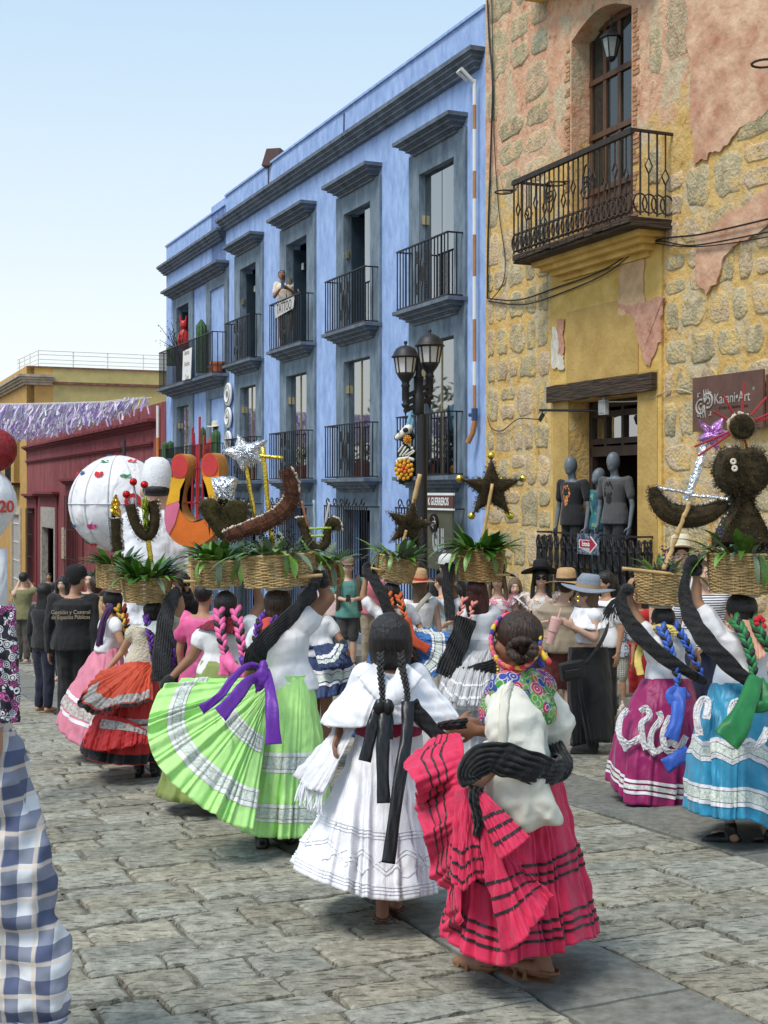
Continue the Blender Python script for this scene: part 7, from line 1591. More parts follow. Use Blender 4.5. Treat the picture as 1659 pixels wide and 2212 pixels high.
# child
CHT = embroidery('printed_child_shirt', (.42, .47, .55), [(.02, .03, .08), (.42, .47, .55), (.05, .06, .12), (.5, .52, .55)], 16, .2)
GING = mat('gingham', (.5, .52, .48), .85)
def check_mat(name, c1, c2, c3, sc, w=.3, ax=('X', 'Z')):
    m = bpy.data.materials.new(name); m.use_nodes = True; nt = m.node_tree; b = nt.nodes['Principled BSDF']; L = nt.links.new; b.inputs['Roughness'].default_value = .9
    tc = nt.nodes.new('ShaderNodeTexCoord'); cur = None; rg = nt.nodes.new('ShaderNodeRGB'); rg.outputs[0].default_value = (*c1, 1); cur = rg.outputs[0]
    for i, (dr, s_, off, th, col, al) in enumerate([(ax[0], sc, 0, w, c2, .68), (ax[1], sc, .0, w, c2, .68), (ax[0], sc, 1.9, .9, c3, .7), (ax[1], sc, 1.9, .9, c3, .7)]):
        wv = nt.nodes.new('ShaderNodeTexWave'); wv.bands_direction = dr; wv.inputs['Scale'].default_value = s_; wv.inputs['Distortion'].default_value = .6; wv.inputs['Detail'].default_value = 1; wv.inputs['Detail Scale'].default_value = .6; wv.inputs['Phase Offset'].default_value = off
        L(tc.outputs['Object'], wv.inputs[0]); gt = nt.nodes.new('ShaderNodeMath'); gt.operation = 'GREATER_THAN'; gt.inputs[1].default_value = 1-w if i < 2 else .965; L(wv.outputs['Fac'], gt.inputs[0])
        ml = nt.nodes.new('ShaderNodeMath'); ml.operation = 'MULTIPLY'; ml.inputs[1].default_value = al; L(gt.outputs[0], ml.inputs[0])
        mx = nt.nodes.new('ShaderNodeMix'); mx.data_type = 'RGBA'; mx.inputs[7].default_value = (*col, 1); L(ml.outputs[0], mx.inputs[0]); L(cur, mx.inputs[6]); cur = mx.outputs[2]
    L(cur, b.inputs['Base Color']); n = nt.nodes.new('ShaderNodeTexNoise'); n.inputs['Scale'].default_value = 12; L(tc.outputs['Object'], n.inputs[0]); bp = nt.nodes.new('ShaderNodeBump'); bp.inputs['Strength'].default_value = .4; bp.inputs['Distance'].default_value = .02; L(n.outputs[0], bp.inputs['Height']); L(bp.outputs[0], b.inputs['Normal'])
    MATS[name] = m; return m
Pc = sp('child in printed grey blue shirt and checked shorts', 1337, 1308, 14.7, 150, skin=1, hair=0, top=CHT, sleeve='short', bottom=check_mat('small_check_cotton', (.5, .52, .45), (.06, .07, .06), (.5, .5, .45), 15), legs='short', shoes=fabric('white_sneaker', (.55, .5, .47)), vox=.011)
Pr = sp('person in red clothing standing behind the plum dancer', 1378, 1272, 15.2, 160, skin=1, hair=0, top=fabric('bright_red_jersey', (.45, .02, .02)), bottom=fabric('bright_red_jersey2', (.4, .02, .02)), vox=.013)
Ph = sp('tall man in cream hat looking over the plum dancer basket', 1470, 1176, 13.6, 172, skin=2, hair=1, top=WHITEC, bottom=DEN, female=False, J={})
hat(Ph, STRAWW, brim=.08, grow=1.1, dz=.075, pitch=-8)
STRP = mat('navy_white_stripe', (.7, .7, .7), .85); nt = STRP.node_tree; tc = nt.nodes['Texture Coordinate']; wv = nt.nodes.new('ShaderNodeTexWave'); wv.bands_direction = 'Z'; wv.inputs['Scale'].default_value = 14; wv.inputs['Distortion'].default_value = .4; nt.links.new(tc.outputs['Object'], wv.inputs[0]); rp = nt.nodes.new('ShaderNodeValToRGB'); rp.color_ramp.interpolation = 'CONSTANT'; rp.color_ramp.elements[0].color = (.02, .03, .07, 1); rp.color_ramp.elements[1].position = .4; rp.color_ramp.elements[1].color = (.7, .7, .72, 1); nt.links.new(wv.outputs['Fac'], rp.inputs[0]); nt.links.new(rp.outputs[0], nt.nodes['Principled BSDF'].inputs['Base Color'])
Ps = sp('person in navy and white striped shirt between the plum and turquoise dancers', 1518, 1212, 12.4, 172, skin=2, hair=1, top=STRP, sleeve='short', bottom=fabric('navy_trousers', (.015, .02, .05)), fat=1.25, J=dict(elL=(1548, 1370, -.05), wrL=(1520, 1398, -.2)))
# people in the middle distance
TEAL = fabric('teal_linen_shirt', (.10, .27, .24), bs=8, bump=.5)
Pt = sp('bearded man in teal shirt and dark shorts looking at his phone, wearing a backpack', 752, 1208, 20.5, 182, skin=2, hair=1, top=TEAL, sleeve='short', bottom=fabric('charcoal_shorts', (.045, .042, .042)), legs='short', shoes=BOOT, female=False, vox=.013, J=dict(elL=(786, 1290, -.05), wrL=(762, 1296, -.3), haL=(756, 1296, -.33), elR=(724, 1290, -.05), wrR=(746, 1296, -.3), haR=(751, 1296, -.33)))
hat(Pt, mat('tan_cap', (.2, .15, .1)), 'cap')
strap('backpack_strap', pts(20.5, (735, 1242, .05), (732, 1250, -.14), (731, 1290, -.17), (730, 1320, -.1)), .07, fabric('brown_strap', (.08, .06, .04)), Pt.t, .01, 1, .1); strap('backpack_strap', pts(20.5, (770, 1242, .05), (774, 1250, -.14), (776, 1290, -.17), (778, 1320, -.1)), .07, MATS['fabric_brown_strap'], Pt.t, .01, 1, .1)
g = G(); g.box(at(752, 1292, 20.12), Vector((.035, 0, 0)), Vector((0, .004, .0)), Vector((0, .03, .05))); g.build('phone', FELT, label='small dark phone in the hands of the man in teal', cat='phone')
sp('person in rose pink shirt and khaki trousers beside the man in teal', 800, 1216, 21.6, 186, skin=2, hair=1, top=fabric('rose_pink_shirt', (.55, .16, .2)), bottom=fabric('khaki_trousers', (.32, .26, .19)), vox=.014)
sp('person in pale pink shirt left of the man in teal', 722, 1222, 21.6, 180, skin=2, hair=1, top=fabric('pale_pink_shirt', (.62, .45, .45)), bottom=fabric('slate_trousers', (.05, .08, .12)), vox=.014)
Pn = sp('woman in straw hat with red ribbon and white flounced blouse, striped bag strap', 906, 1242, 14.2, 20, skin=2, hair=3, hairstyle='long', top=WHITEC, sleeve='none', bottom=fabric('white_skirt_cloth', (.6, .6, .6)), topz=.25)
hat(Pn, STRAW, brim=.11, grow=1.1, band=fabric('red_hat_ribbon', (.5, .02, .03)), pitch=-5); ruffles(Pn, amp=.03, dz=.2)
strap('bag_strap', pts(14.2, (930, 1282, -.12), (905, 1310, -.2), (880, 1345, -.2)), .05, fabric('striped_webbing', (.4, .38, .33)), Pn.t, .006, 1, .1)
PLB = check_mat('pale_blue_check_shirt', (.55, .60, .62), (.22, .36, .46), (.6, .55, .5), 4, .25)
sp('man in pale blue checked shirt behind the white flounced blouse', 958, 1238, 15.2, 40, skin=2, hair=1, top=PLB, sleeve='short', bottom=fabric('light_trousers', (.4, .38, .34)), female=False, fat=1.15, J=dict(elR=(990, 1330, -.05), wrR=(968, 1346, -.3)))
Pz = sp('person in black and white cap with dark curls left of the silver dancer', 968, 1204, 16.0, 30, skin=1, hair=0, hairstyle='back', top=BLACKC, bottom=DEN, vox=.013)
hat(Pz, mat('white_cap', (.6, .6, .58)), 'cap')
sp('woman with light hair right of the silver dancer basket', 1112, 1250, 16.0, 178, skin=2, hair=3, hairstyle='sides', top=WHITEC, bottom=DEN, vox=.013)
sp('person in white shirt between the navy and blue dancers', 935, 1250, 17.5, 178, skin=2, hair=0, hairstyle='sides', top=WHITEC, bottom=DEN, vox=.014)
sp('young onlooker in black between the hat wearers on the right', 1392, 1222, 15.8, 180, skin=0, hair=0, top=BLACKC, bottom=DEN, vox=.014)
# left side
Pm = sp('man in black cap, jacket and trousers with gold lettering on his back', 158, 1228, 14.4, 6, skin=1, hair=0, top=fabric('black_jacket', (.013, .013, .014), bs=7), sleeve='long', bottom=fabric('black_trousers', (.010, .010, .011)), shoes=BOOT, female=False, fat=1.22, hy=-35, facedet=False, armf=1.15, flare=.03, J=dict(head=(166, 1252), elR=(206, 1372, -.05), wrR=(205, 1425, -.05)))
hat(Pm, FELT, 'cap', grow=1.08)
lettering_on(Pm, 'Gestión y Control', mat('gold_thread', (.38, .3, .2)), .66, .062, .20, sx=.9); lettering_on(Pm, 'de Espacios Públicos', MATS['gold_thread'], .56, .062, .20, sx=.8)
sp('dark haired person in black at the left elbow of the man in the black jacket', 95, 1262, 15.6, -30, skin=1, hair=0, hairstyle='long', top=BLACKC, sleeve='long', bottom=fabric('navy_black', (.01, .012, .03)), vox=.013)
Pa = sp('man in sleeveless olive shirt photographing with both arms raised, seen from behind', 50, 1236, 24.0, -8, skin=2, hair=0, top=fabric('olive_shirt', (.19, .18, .085)), sleeve='cap', bottom=fabric('khaki_dark', (.07, .06, .05)), female=False, vox=.014, J=dict(head=(52, 1250), elL=(30, 1284, -.1), wrL=(42, 1256, .1), haL=(46, 1250, .15), elR=(78, 1280, -.05), wrR=(62, 1255, .1), haR=(58, 1250, .15)))
sp('woman with dark hair and camouflage top beside the red wall', 137, 1246, 20.0, 170, skin=2, hair=0, hairstyle='sides', top=fabric('camouflage', (.1, .1, .07)), bottom=DEN, vox=.013)
Pgl = sp('man with beard and glasses in dark shirt behind the black cap', 196, 1236, 19.0, 172, skin=2, hair=0, top=BLACKC, bottom=DEN, female=False, shades=False, vox=.013)
sp('man in dark clothes standing in the stone doorway of the red building', 106, 1238, 40.0, 178, skin=1, hair=0, top=fabric('dark_grey_shirt', (.06, .06, .055)), bottom=DEN, female=False, vox=.02, facedet=False)
Px = sp('dancer in pink with long straw fringe and flowered headwear behind the black jacket', 208, 1246, 17.2, 20, skin=1, hair=1, hairstyle='bun', top=fabric('candy_pink', (.65, .2, .25)), sleeve='puff', vox=.013)
ring_skirt(Px, fabric('flame_red', (.6, .08, .03)), .4, .15, nu=120, nv=14, pleats=14, amp=.04, seed=3)
g = G()
for k in range(150):
    x = random.uniform(-.12, .14); a = Px.J['neck']+Vector((x, -.15, .02)); g.tube([a, a+Vector((x*.5+random.uniform(-.03, .03), -.04, -.22)), a+Vector((x*.8+random.uniform(-.04, .04), -.02, -.42-random.uniform(0, .1)))], .006, 4)
g.build('straw_fringe', mat('pale_straw_yarn', (.6, .42, .22), .8), Px.t, kind='stuff')
Py = sp('small dancer in hot pink dress with ruffled sleeves in front of the giant puppet', 438, 1262, 11.5, -20, skin=1, hair=0, top=HPK, sleeve='puff', vox=.012)
ring_skirt(Py, HPK, .36, .3, nu=120, nv=14, pleats=14, amp=.03, seed=5, bands=[(.5, .6, RIBW), (.8, .9, RIBW)])
sp('photographer in black beside the red sleeved puppet hand', 392, 1236, 12.6, 175, skin=1, hair=0, top=BLACKC, sleeve='long', bottom=DEN, vox=.012, J=dict(elR=(400, 1300, -.1), wrR=(392, 1272, -.28), elL=(412, 1300, -.1), wrL=(405, 1275, -.28)))
g = G(); c = at(395, 1256, 12.2); g.box(c, Vector((.065, 0, 0)), Vector((0, .03, 0)), Vector((0, 0, .042))); g.tube([c-Vector((0, .03, 0)), c-Vector((0, .1, 0))], .034, 12); g.build('camera', FELT, label='black photo camera held up beside the giant puppet', cat='camera')
sp('person in white shirt and shorts walking under the puppet hand', 428, 1272, 14.0, 10, skin=1, hair=0, top=WHITEC, bottom=fabric('navy_shorts', (.02, .03, .06)), legs='short', vox=.013)
# plaid trousered person at the very left edge, mostly outside the picture
PLD = check_mat('blue_white_plaid', (.70, .71, .74), (.02, .04, .13), (.70, .58, .48), 3.0, .40)
Yp = 4.35
Pp = person('person at the left edge in loose blue and white plaid trousers, legs only in view', -200, None, yaw=10, h=1.68, Y=Yp, skin=1, hair=0, hairstyle='back', top=fabric('pale_print_shirt', (.6, .6, .62)), sleeve='long', shoes=BOOT, vox=.010, J=dict(hip=(-200, 1530, 0), shR=(-60, 1290, 0), elR=(-22, 1420, -.1), wrR=(-8, 1560, -.1)))
g = G()
e = lambda u, v, rx, ry=None, d=0: (at(u, v, Yp+d), Vector((px(rx, Yp), 0, 0)), Vector((0, px(ry or rx, Yp), 0)))
g.loft([e(-75, 1470, 95, 80), e(-70, 1560, 105, 85), e(-45, 1680, 100, 75), e(-5, 1760, 90, 70), e(20, 1880, 88, 68), e(36, 1980, 92, 66), e(60, 2050, 84, 62), e(64, 2130, 82, 60), e(70, 2190, 78, 56), e(86, 2222, 72, 54), e(88, 2248, 66, 50)], 24)
o = blob(g, 'trousers', PLD, Pp.t, .011, 2, .11, CLOUD)
g = G(); g.loft([e(-170, 1560, 80, 70, .1), e(-170, 1900, 75, 65, .1), e(-165, 2240, 62, 60, .1)], 20); blob(g, 'trouser_leg', PLD, Pp.t, .014, 2, .05, CLOUD2)
cloth('cuff', [at(u, v, Yp+d) for u, v, d in ((155, 2188, 0), (120, 2205, -.09), (60, 2212, -.11), (22, 2200, -.02), (60, 2185, .1), (130, 2180, .08))], [at(u, v, Yp+d) for u, v, d in ((152, 2222, 0), (120, 2248, -.11), (60, 2252, -.13), (14, 2232, -.02), (60, 2215, .1), (130, 2212, .08))], PLD, Pp.t, nu=90, nv=8, pleats=7, amp=.016, seed=3)
g = G()
for k, (u, v, cl) in enumerate(((8, 1500, 0), (5, 1420, 1))): pass
strap('patterned_scarf', pts(Yp, (2, 1310, -.1), (8, 1400, -.12), (14, 1500, -.12), (12, 1560, -.12)), .085, embroidery('zebra_print', (.02, .02, .03), [(.75, .75, .78), (.02, .02, .03), (.7, .68, .7), (.5, .1, .3)], 46, .2), Pp.t, .02, 2, .5)
strap('bright_ribbon', pts(Yp, (22, 1440, -.1), (26, 1500, -.1), (28, 1560, -.1)), .035, HPK, Pp.t, .01, 1, .5)
# man on the balcony with a phone
Ybm = 30.2
b_ = at(619, 743, Ybm); hm = at(605, 583, Ybm).z-4.93
Pbm = person('young man in cream printed t-shirt looking at a phone on the upper balcony', 619, None, yaw=168, h=1.9, fat=1.1, skin=0, hair=0, top=fabric('cream_tshirt', (.66, .58, .48)), sleeve='short', bottom=fabric('brown_camo_trousers', (.12, .075, .045)), female=False, vox=.013, base=Vector((b_.x, Ybm-.0, 4.93)), hp=-22, hy=12, J=dict(head=(609, 595, -.05), elL=(644, 641, -.05), wrL=(624, 624, -.25), haL=(616, 621, -.32), elR=(593, 641, -.05), wrR=(605, 624, -.25), haR=(611, 620, -.32)))
g = G(); g.box(at(611, 614, Ybm-.40), Vector((.04, 0, 0)), Vector((0, .006, 0)), Vector((0, .01, .075))); g.build('phone', mat('dark_blue_phone', (.02, .06, .12), .3), label='dark blue phone held by the man on the balcony', cat='phone')
g = G(); c = at(617, 648, Ybm-.16)
for k in range(7): g.ball(c+Vector((random.uniform(-.08, .08), -.03, random.uniform(-.05, .05))), (.025, .01, .02), 8)
g.build('shirt_print', mat('dark_red_print', (.3, .04, .04)), Pbm.t)
# red poncho dummy on the lower left balcony
Yd = 35.5; b_ = at(468, 985, Yd)
Pd = person('figure in red poncho and straw hat standing on the lower long balcony', 468, None, yaw=60, h=1.6, skin=0, hair=0, top=fabric('red_poncho_under', (.35, .03, .02)), bottom=DEN, vox=.016, base=Vector((b_.x, Yd, 1.93)), facedet=False)
cloth('poncho', [Pd.J['neck']+Vector((.08*math.cos(a), .08*math.sin(a), 0)) for a in np.linspace(0, 2*math.pi, 9)[:-1]], [Pd.J['neck']+Vector((.36*math.cos(a), .34*math.sin(a), -.7)) for a in np.linspace(0, 2*math.pi, 9)[:-1]], fabric('red_poncho', (.38, .03, .02)), Pd.t, nu=80, nv=12, pleats=9, amp=.02, bulge=.1)
hat(Pd, STRAWW, brim=.12, grow=1.25)
# ================================================================ giants, balloons and street things
# giant puppet
Yg = 13.6
gp = thing('giant_puppet', Vector((at(345, 1400, Yg).x, Yg, gz(at(345, 1400, Yg).x, Yg))), 'giant walking puppet in long white shirt and backward white cap, seen from behind', 'puppet')
g = G(); e2 = lambda u, v, rx, ry, d=0: (at(u, v, Yg+d), Vector((px(rx, Yg), 0, 0)), Vector((0, px(ry, Yg), 0)))
g.loft([e2(330, 1560, 66, 50), e2(332, 1400, 72, 55), e2(333, 1250, 72, 55), e2(334, 1160, 66, 48), e2(336, 1115, 52, 36), e2(338, 1098, 24, 20)], 28)
for a_ in (((290, 1120), (276, 1180), (270, 1240)), ((378, 1120), (398, 1180), (416, 1238))):
    P_3 = [at(u, v, Yg) for u, v in a_]; g.capsule(P_3[0], P_3[1], .13, .12, 14); g.capsule(P_3[1], P_3[2], .12, .10, 14)
blob(g, 'shirt', fabric('giant_white_shirt', (.74, .75, .80), bs=5, bump=.6), gp, .02, 3, .08, CLOUD2)
g = G(); hc = at(339, 1058, Yg); g.capsule(at(339, 1102, Yg), hc, .12, .13, 16); g.ball(hc+Vector((0, 0, .02)), (.145, .155, .17), 18)
for s_ in (-1, 1): g.ball(hc+Vector((s_*.15, 0, -.02)), (.03, .04, .06), 10)
blob(g, 'head', SKIN[2], gp, .012, 2)
g = G(); g.ball(hc+Vector((0, -.015, .0)), (.152, .16, .10), 18); blob(g, 'hair', HAIR[0], gp, .012, 1, .01)
g = G(); g.lathe([(.150, -.02), (.158, .05), (.160, .12), (.150, .22), (.115, .30), (.06, .335), (.001, .34)], hc+Vector((0, 0, .0)), 28); cap_ = g.build('cap', fabric('white_cap_cloth', (.72, .73, .76), bs=60), gp, smooth=True)
g = G(); w0 = at(416, 1238, Yg); hand(g, w0-UP*.06, Vector((.05, -.05, -1)), Vector((0, -1, 0)), 1, 2.1, .25); g.capsule(w0+UP*.03, w0-UP*.08, .075, .06); blob(g, 'hand', mat('painted_pink_hand', (.62, .22, .2), .5, .1), gp, .012, 2)
# white balloon globe with paper flags
Yw = 16.5; c = at(254, 1088, Yw); r = px(103, Yw)
bg = thing('balloon_globe', Vector((c.x, c.y, gz(c.x, c.y))), 'huge white cloth globe with small coloured paper flags carried on a pole', 'globe')
g = G(); rows = []
for i in range(25):
    th_ = math.pi*min(max(i/24, .002), .998); row = []
    for j in range(96):
        a = 2*math.pi*j/96; k = 1+.022*(abs(math.sin(a*6))-.6)*math.sin(th_)+.004*math.sin(a*17+th_*9); row.append(c+Vector((math.sin(th_)*math.cos(a)*r*k, math.sin(th_)*math.sin(a)*r*k, math.cos(th_)*r*1.0)))
    rows.append(row)
g.grid(rows, closed=True); g.build('cloth_globe', fabric('globe_white', (.78, .77, .79), bs=4, bump=.5), bg, smooth=True)
g = G()
for j in range(12):
    a = 2*math.pi*(j)/12; g.tube([c+Vector((math.sin(t_)*math.cos(a), math.sin(t_)*math.sin(a), math.cos(t_)))*(r*.998) for t_ in np.linspace(.05, 3.09, 20)], .010, 4)
g.tube([c+Vector((math.cos(t_), math.sin(t_), 0))*(r*1.012) for t_ in np.linspace(0, 6.28, 41)], .008, 4, cap=False)
g.build('seam', fabric('seam_grey', (.55, .55, .58)), bg)
g = G(); g.tube([c-UP*r, Vector((c.x, c.y, gz(c.x, c.y)))], .03, 8); g.build('pole', BAMB, bg)
FL = {'r': fabric('flag_red', (.62, .03, .05)), 'g': fabric('flag_green', (.02, .25, .08)), 'b': fabric('flag_blue', (.02, .12, .28)), 'p': fabric('flag_pink', (.75, .1, .3))}
for u, v, m_, w, h in ((237, 1000, 'g', 9, 4), (291, 998, 'r', 11, 5), (231, 1027, 'r', 9, 8), (191, 1024, 'b', 9, 5), (174, 1026, 'r', 5, 6), (286, 1030, 'g', 10, 4), (218, 1134, 'p', 12, 7), (174, 1134, 'b', 9, 4), (214, 1173, 'r', 8, 6), (151, 1125, 'g', 7, 5), (186, 1176, 'g', 5, 6), (236, 986, 'b', 5, 4), (268, 1150, 'g', 6, 6)):
    d = at(u, v, Yw)-c; d.y = -math.sqrt(max(0, r*r-d.x**2-d.z**2)) if d.x**2+d.z**2 < r*r else 0; n_ = d.normalized(); p = c+n_*(r*1.03); ux = n_.cross(UP).normalized()*-1; uy = ux.cross(n_)*-1 if False else n_.cross(ux)*-1
    uy = UP-n_*UP.dot(n_); uy = uy.normalized() if uy.length > .1 else UP; a = px(w*1.1, Yw); b = px(h*1.1, Yw); g = G()
    g.grid([[p+ux*x*a+uy*(y*b*(1-.75*abs(x)*(i_ == 1)))+n_*.012*math.sin(x*5+u) for x in np.linspace(-1, 1, 7)] for i_, y in ((0, .7), (1, -1.0))]); g.build('paper_flag', FL[m_], bg)
d = at(303, 1085, Yw)-c; d.y = -math.sqrt(r*r-d.x**2-d.z**2); n_ = d.normalized(); text('painted_letter', 'O', FL['r'], bg, c+n_*(r*1.04), Vector((0, 0, 1)).cross(n_), UP, .26, .006, bold=.012)
# white lantern with numbers and a red heart at the left edge
Yl = 9.5; cl = at(-30, 1095, Yl)
ln = thing('paper_lantern', Vector((cl.x, Yl, gz(cl.x, Yl))), 'white cloth lantern painted 120 topped by a dark red heart at the left edge', 'lantern')
g = G(); g.lathe([(px(q, Yl), px(z, Yl)) for q, z in ((8, -100), (22, -75), (50, -35), (62, -10), (65, 8), (62, 30), (50, 55), (34, 74), (14, 92), (1, 100))], cl, 28); g.build('cloth_body', fabric('lantern_white', (.74, .75, .80), bs=5), ln, smooth=True)
g = G(); g.tube([cl-UP*.3, Vector((cl.x, Yl, gz(cl.x, Yl)))], .06, 12); g.tube([cl-UP*.30+Vector((.02, 0, 0)), cl-UP*1.0], [.13, .16], 16); g.build('white_column', MATS['fabric_lantern_white'], ln, smooth=True)
text('painted_number', '120', mat('brick_red_paint', (.50, .06, .04)), ln, at(19, 1095, Yl)+Vector((0, -px(46, Yl), 0)), Vector((.80, .6, 0)), UP, .118, .004, bold=.003, sx=.95)
g = G(); hc2 = at(-30, 978, Yl); g.ball(hc2+Vector((.06, 0, .02)), (px(50, Yl), .12, px(48, Yl)), 18); g.ball(hc2+Vector((-.10, 0, .02)), (px(50, Yl), .12, px(48, Yl)), 18); g.loft([(hc2+Vector((-.02, 0, -.0)), Vector((.20, 0, 0)), Vector((0, .12, 0))), (hc2+Vector((-.02, 0, -.12)), Vector((.12, 0, 0)), Vector((0, .09, 0))), (hc2+Vector((-.02, 0, -.22)), Vector((.02, 0, 0)), Vector((0, .03, 0)))], 20)
blob(g, 'heart', mat('dark_red_glitter', (.22, .006, .01), .45, .8, 60, .5, 30), ln, .012, 3)
# painted wooden lyre
Yy = 12.8
ly = thing('painted_lyre', at(410, 1180, Yy), 'big painted wooden U shape in orange, yellow and pink with red round ends', 'prop')
outl = [(369, 1005), (373, 1035), (366, 1062), (358, 1090), (355, 1120), (362, 1150), (378, 1170), (398, 1180), (422, 1180), (447, 1168), (470, 1145), (484, 1112), (482, 1080), (474, 1050), (473, 1025), (473, 1004), (466, 985), (453, 978), (441, 983), (434, 1000), (436, 1025), (446, 1048), (455, 1080), (450, 1106), (433, 1124), (410, 1125), (393, 1108), (384, 1085), (386, 1058), (399, 1035), (408, 1010), (402, 988), (388, 980), (375, 986)]
WO = mat('varnished_orange_wood', (.45, .20, .05), .5, .3, 20, .25, 4, stretch=(1, 3, 1)); OP = mat('orange_paint', (.75, .17, .02), .5, .1); YP = mat('yolk_yellow_paint', (.80, .42, .02), .5, .1); PP = mat('pink_paint', (.72, .17, .28), .5, .1); RP = mat('coral_red_paint', (.62, .05, .05), .5, .1)
dvec = Vector((.075, .13, 0)); g = G(); Pp_ = [Vector(q) for q in catmull([at(u, v, Yy) for u, v in outl], 136, True)]; cen = None; g.grid([Pp_, [p+dvec for p in Pp_]], closed=True); g.build('wooden_edge', WO, ly)
def flat(name, poly, m, dy, th=.01, sm=0):
    P = [at(u, v, Yy) for u, v in poly]
    if sm: P = [Vector(q) for q in catmull(P, sm, True)]
    g = G(); g.prism([p+Vector((0, dy, 0)) for p in P], Vector((0, th, 0))); return g.build(name, m, ly)
import bmesh
def face_mesh(name, P, m, parent, off):
    bm = bmesh.new(); org = root_loc(parent); vs = [bm.verts.new(p+off-org) for p in P]; f = bm.faces.new(vs); bmesh.ops.triangulate(bm, faces=[f]); me = bpy.data.meshes.new(name); bm.to_mesh(me); bm.free(); me.materials.append(m); o = bpy.data.objects.new(name, me); COL.objects.link(o); o.parent = parent; return o
face_mesh('front_panel', Pp_, OP, ly, Vector((0, .004, 0))); face_mesh('back_panel', Pp_, WO, ly, dvec*.98)
flat('yellow_panel', [(370, 1030), (376, 1034), (400, 1034), (389, 1058), (387, 1082), (358, 1092), (366, 1062)], YP, -.004); flat('yellow_panel', [(437, 1030), (474, 1030), (476, 1052), (483, 1082), (453, 1082), (445, 1050)], YP, -.004)
flat('pink_panel', [(358, 1093), (386, 1083), (388, 1092), (378, 1130), (365, 1154), (360, 1148), (355, 1120)], PP, -.006)
flat('red_round', [(388+18*math.cos(a), 1008+25*math.sin(a)) for a in np.linspace(0, 6.28, 25)[:-1]], RP, -.008); flat('red_round', [(453+17*math.cos(a), 1005+24*math.sin(a)) for a in np.linspace(0, 6.28, 25)[:-1]], RP, -.008)
REDR = mat('red_rod', (.45, .02, .03), .5, .1)
for a in ((425, 960, 425, 1120), (432, 900, 427, 1122), (421, 1012, 439, 1012), (398, 1086, 438, 1086), (416, 1030, 414, 1100), (441, 940, 437, 1100)): g = G(); g.tube([at(a[0], a[1], Yy+.05), at(a[2], a[3], Yy+.05)], .010, 6); g.build('red_rod', REDR, ly)
g = G(); g.tube([Vector((at(410, 1180, Yy).x, Yy+.1, at(410, 1180, Yy).z)), Vector((at(410, 1180, Yy).x, Yy+.1, gz(0, Yy)))], .03, 8); g.build('carrying_pole', BAMB, ly)
# ---------------------------------------------------------------- street lamp
Yt = 19.0; lx = at(911, 1400, Yt).x; lb = Vector((lx, Yt, gz(lx, Yt)))
lp = thing('street_lamp', lb, 'black double street lamp post with two lanterns in front of the blue building', 'street lamp')
LMP = mat('matt_black_lamp_iron', (.018, .018, .020), .5, .1, 60, .2)
tpz = at(903, 850, Yt).z
g = G(); g.lathe([(.20, 0), (.20, .1), (.15, .18), (.13, .7), (.15, .75), (.095, .85), (.088, 1.6), (.075, tpz-lb.z-.3)], lb, 20); g.build('pole', LMP, lp, smooth=True)
tb = Vector((at(904, 850, Yt).x, Yt, tpz-.3))
g = G(); g.lathe([(.075, 0), (.085, .02), (.085, .28), (.07, .30), (.07, .52), (.085, .53), (.05, .56), (.04, .62), (.06, .66), (.03, .72), (.012, .85), (.001, .98)], tb, 16); g.build('pole_top', LMP, lp, smooth=True)
a0, a1 = at(876, 872, Yt-.1), at(930, 846, Yt+.1); g = G()
dr = (a1-a0).normalized()
for dz in (-.10, 0, .10): g.box((a0+a1)/2+Vector((0, 0, dz)), (a1-a0)/2, Vector((0, .04, 0)), Vector((0, 0, .036)))
g.build('cross_arm', LMP, lp)
def lantern(u, vt, vb, Y, k):
    c = at(u, vb, Y); H_ = at(u, vt, Y).z-c.z; s = H_/1.06
    q = G(); q.lathe([(.001, 0), (.012, .06), (.035, .10), (.02, .13), (.05, .16), (.06, .19), (.035, .21), (.05, .25), (.05, .42), (.065, .44), (.05, .47), (.055, .50), (.10, .56), (.12, .60), (.118, .62)], c, 16, 0, Vector((s, 0, 0)), Vector((0, s, 0)), Vector((0, 0, s))); body = q.build('lantern_cup', LMP, lp, smooth=True)
    q = G(); q.lathe([(.118, .62), (.15, .83), (.001, .83)], c, 8, 0, Vector((s, 0, 0)), Vector((0, s, 0)), Vector((0, 0, s))); q.build('lamp_glass', M['bulb'], lp)
    q = G()
    for j in range(8):
        a = 2*math.pi*j/8; q.tube([c+Vector((.12*math.cos(a), .12*math.sin(a), .61))*s, c+Vector((.158*math.cos(a), .158*math.sin(a), .84))*s], .010*s, 4)
    q.build('lantern_bars', LMP, lp)
    q = G(); q.lathe([(.15, .82), (.195, .83), (.195, .845), (.175, .86), (.16, .90), (.13, .95), (.07, .985), (.02, .995), (.015, 1.01), (.028, 1.03), (.02, 1.055), (.001, 1.06)], c, 24, 0, Vector((s, 0, 0)), Vector((0, s, 0)), Vector((0, 0, s))); q.build('lantern_hood', LMP, lp, smooth=True)
lantern(876, 736, 903, Yt-.1, 0); lantern(928, 710, 887, Yt+.1, 1)
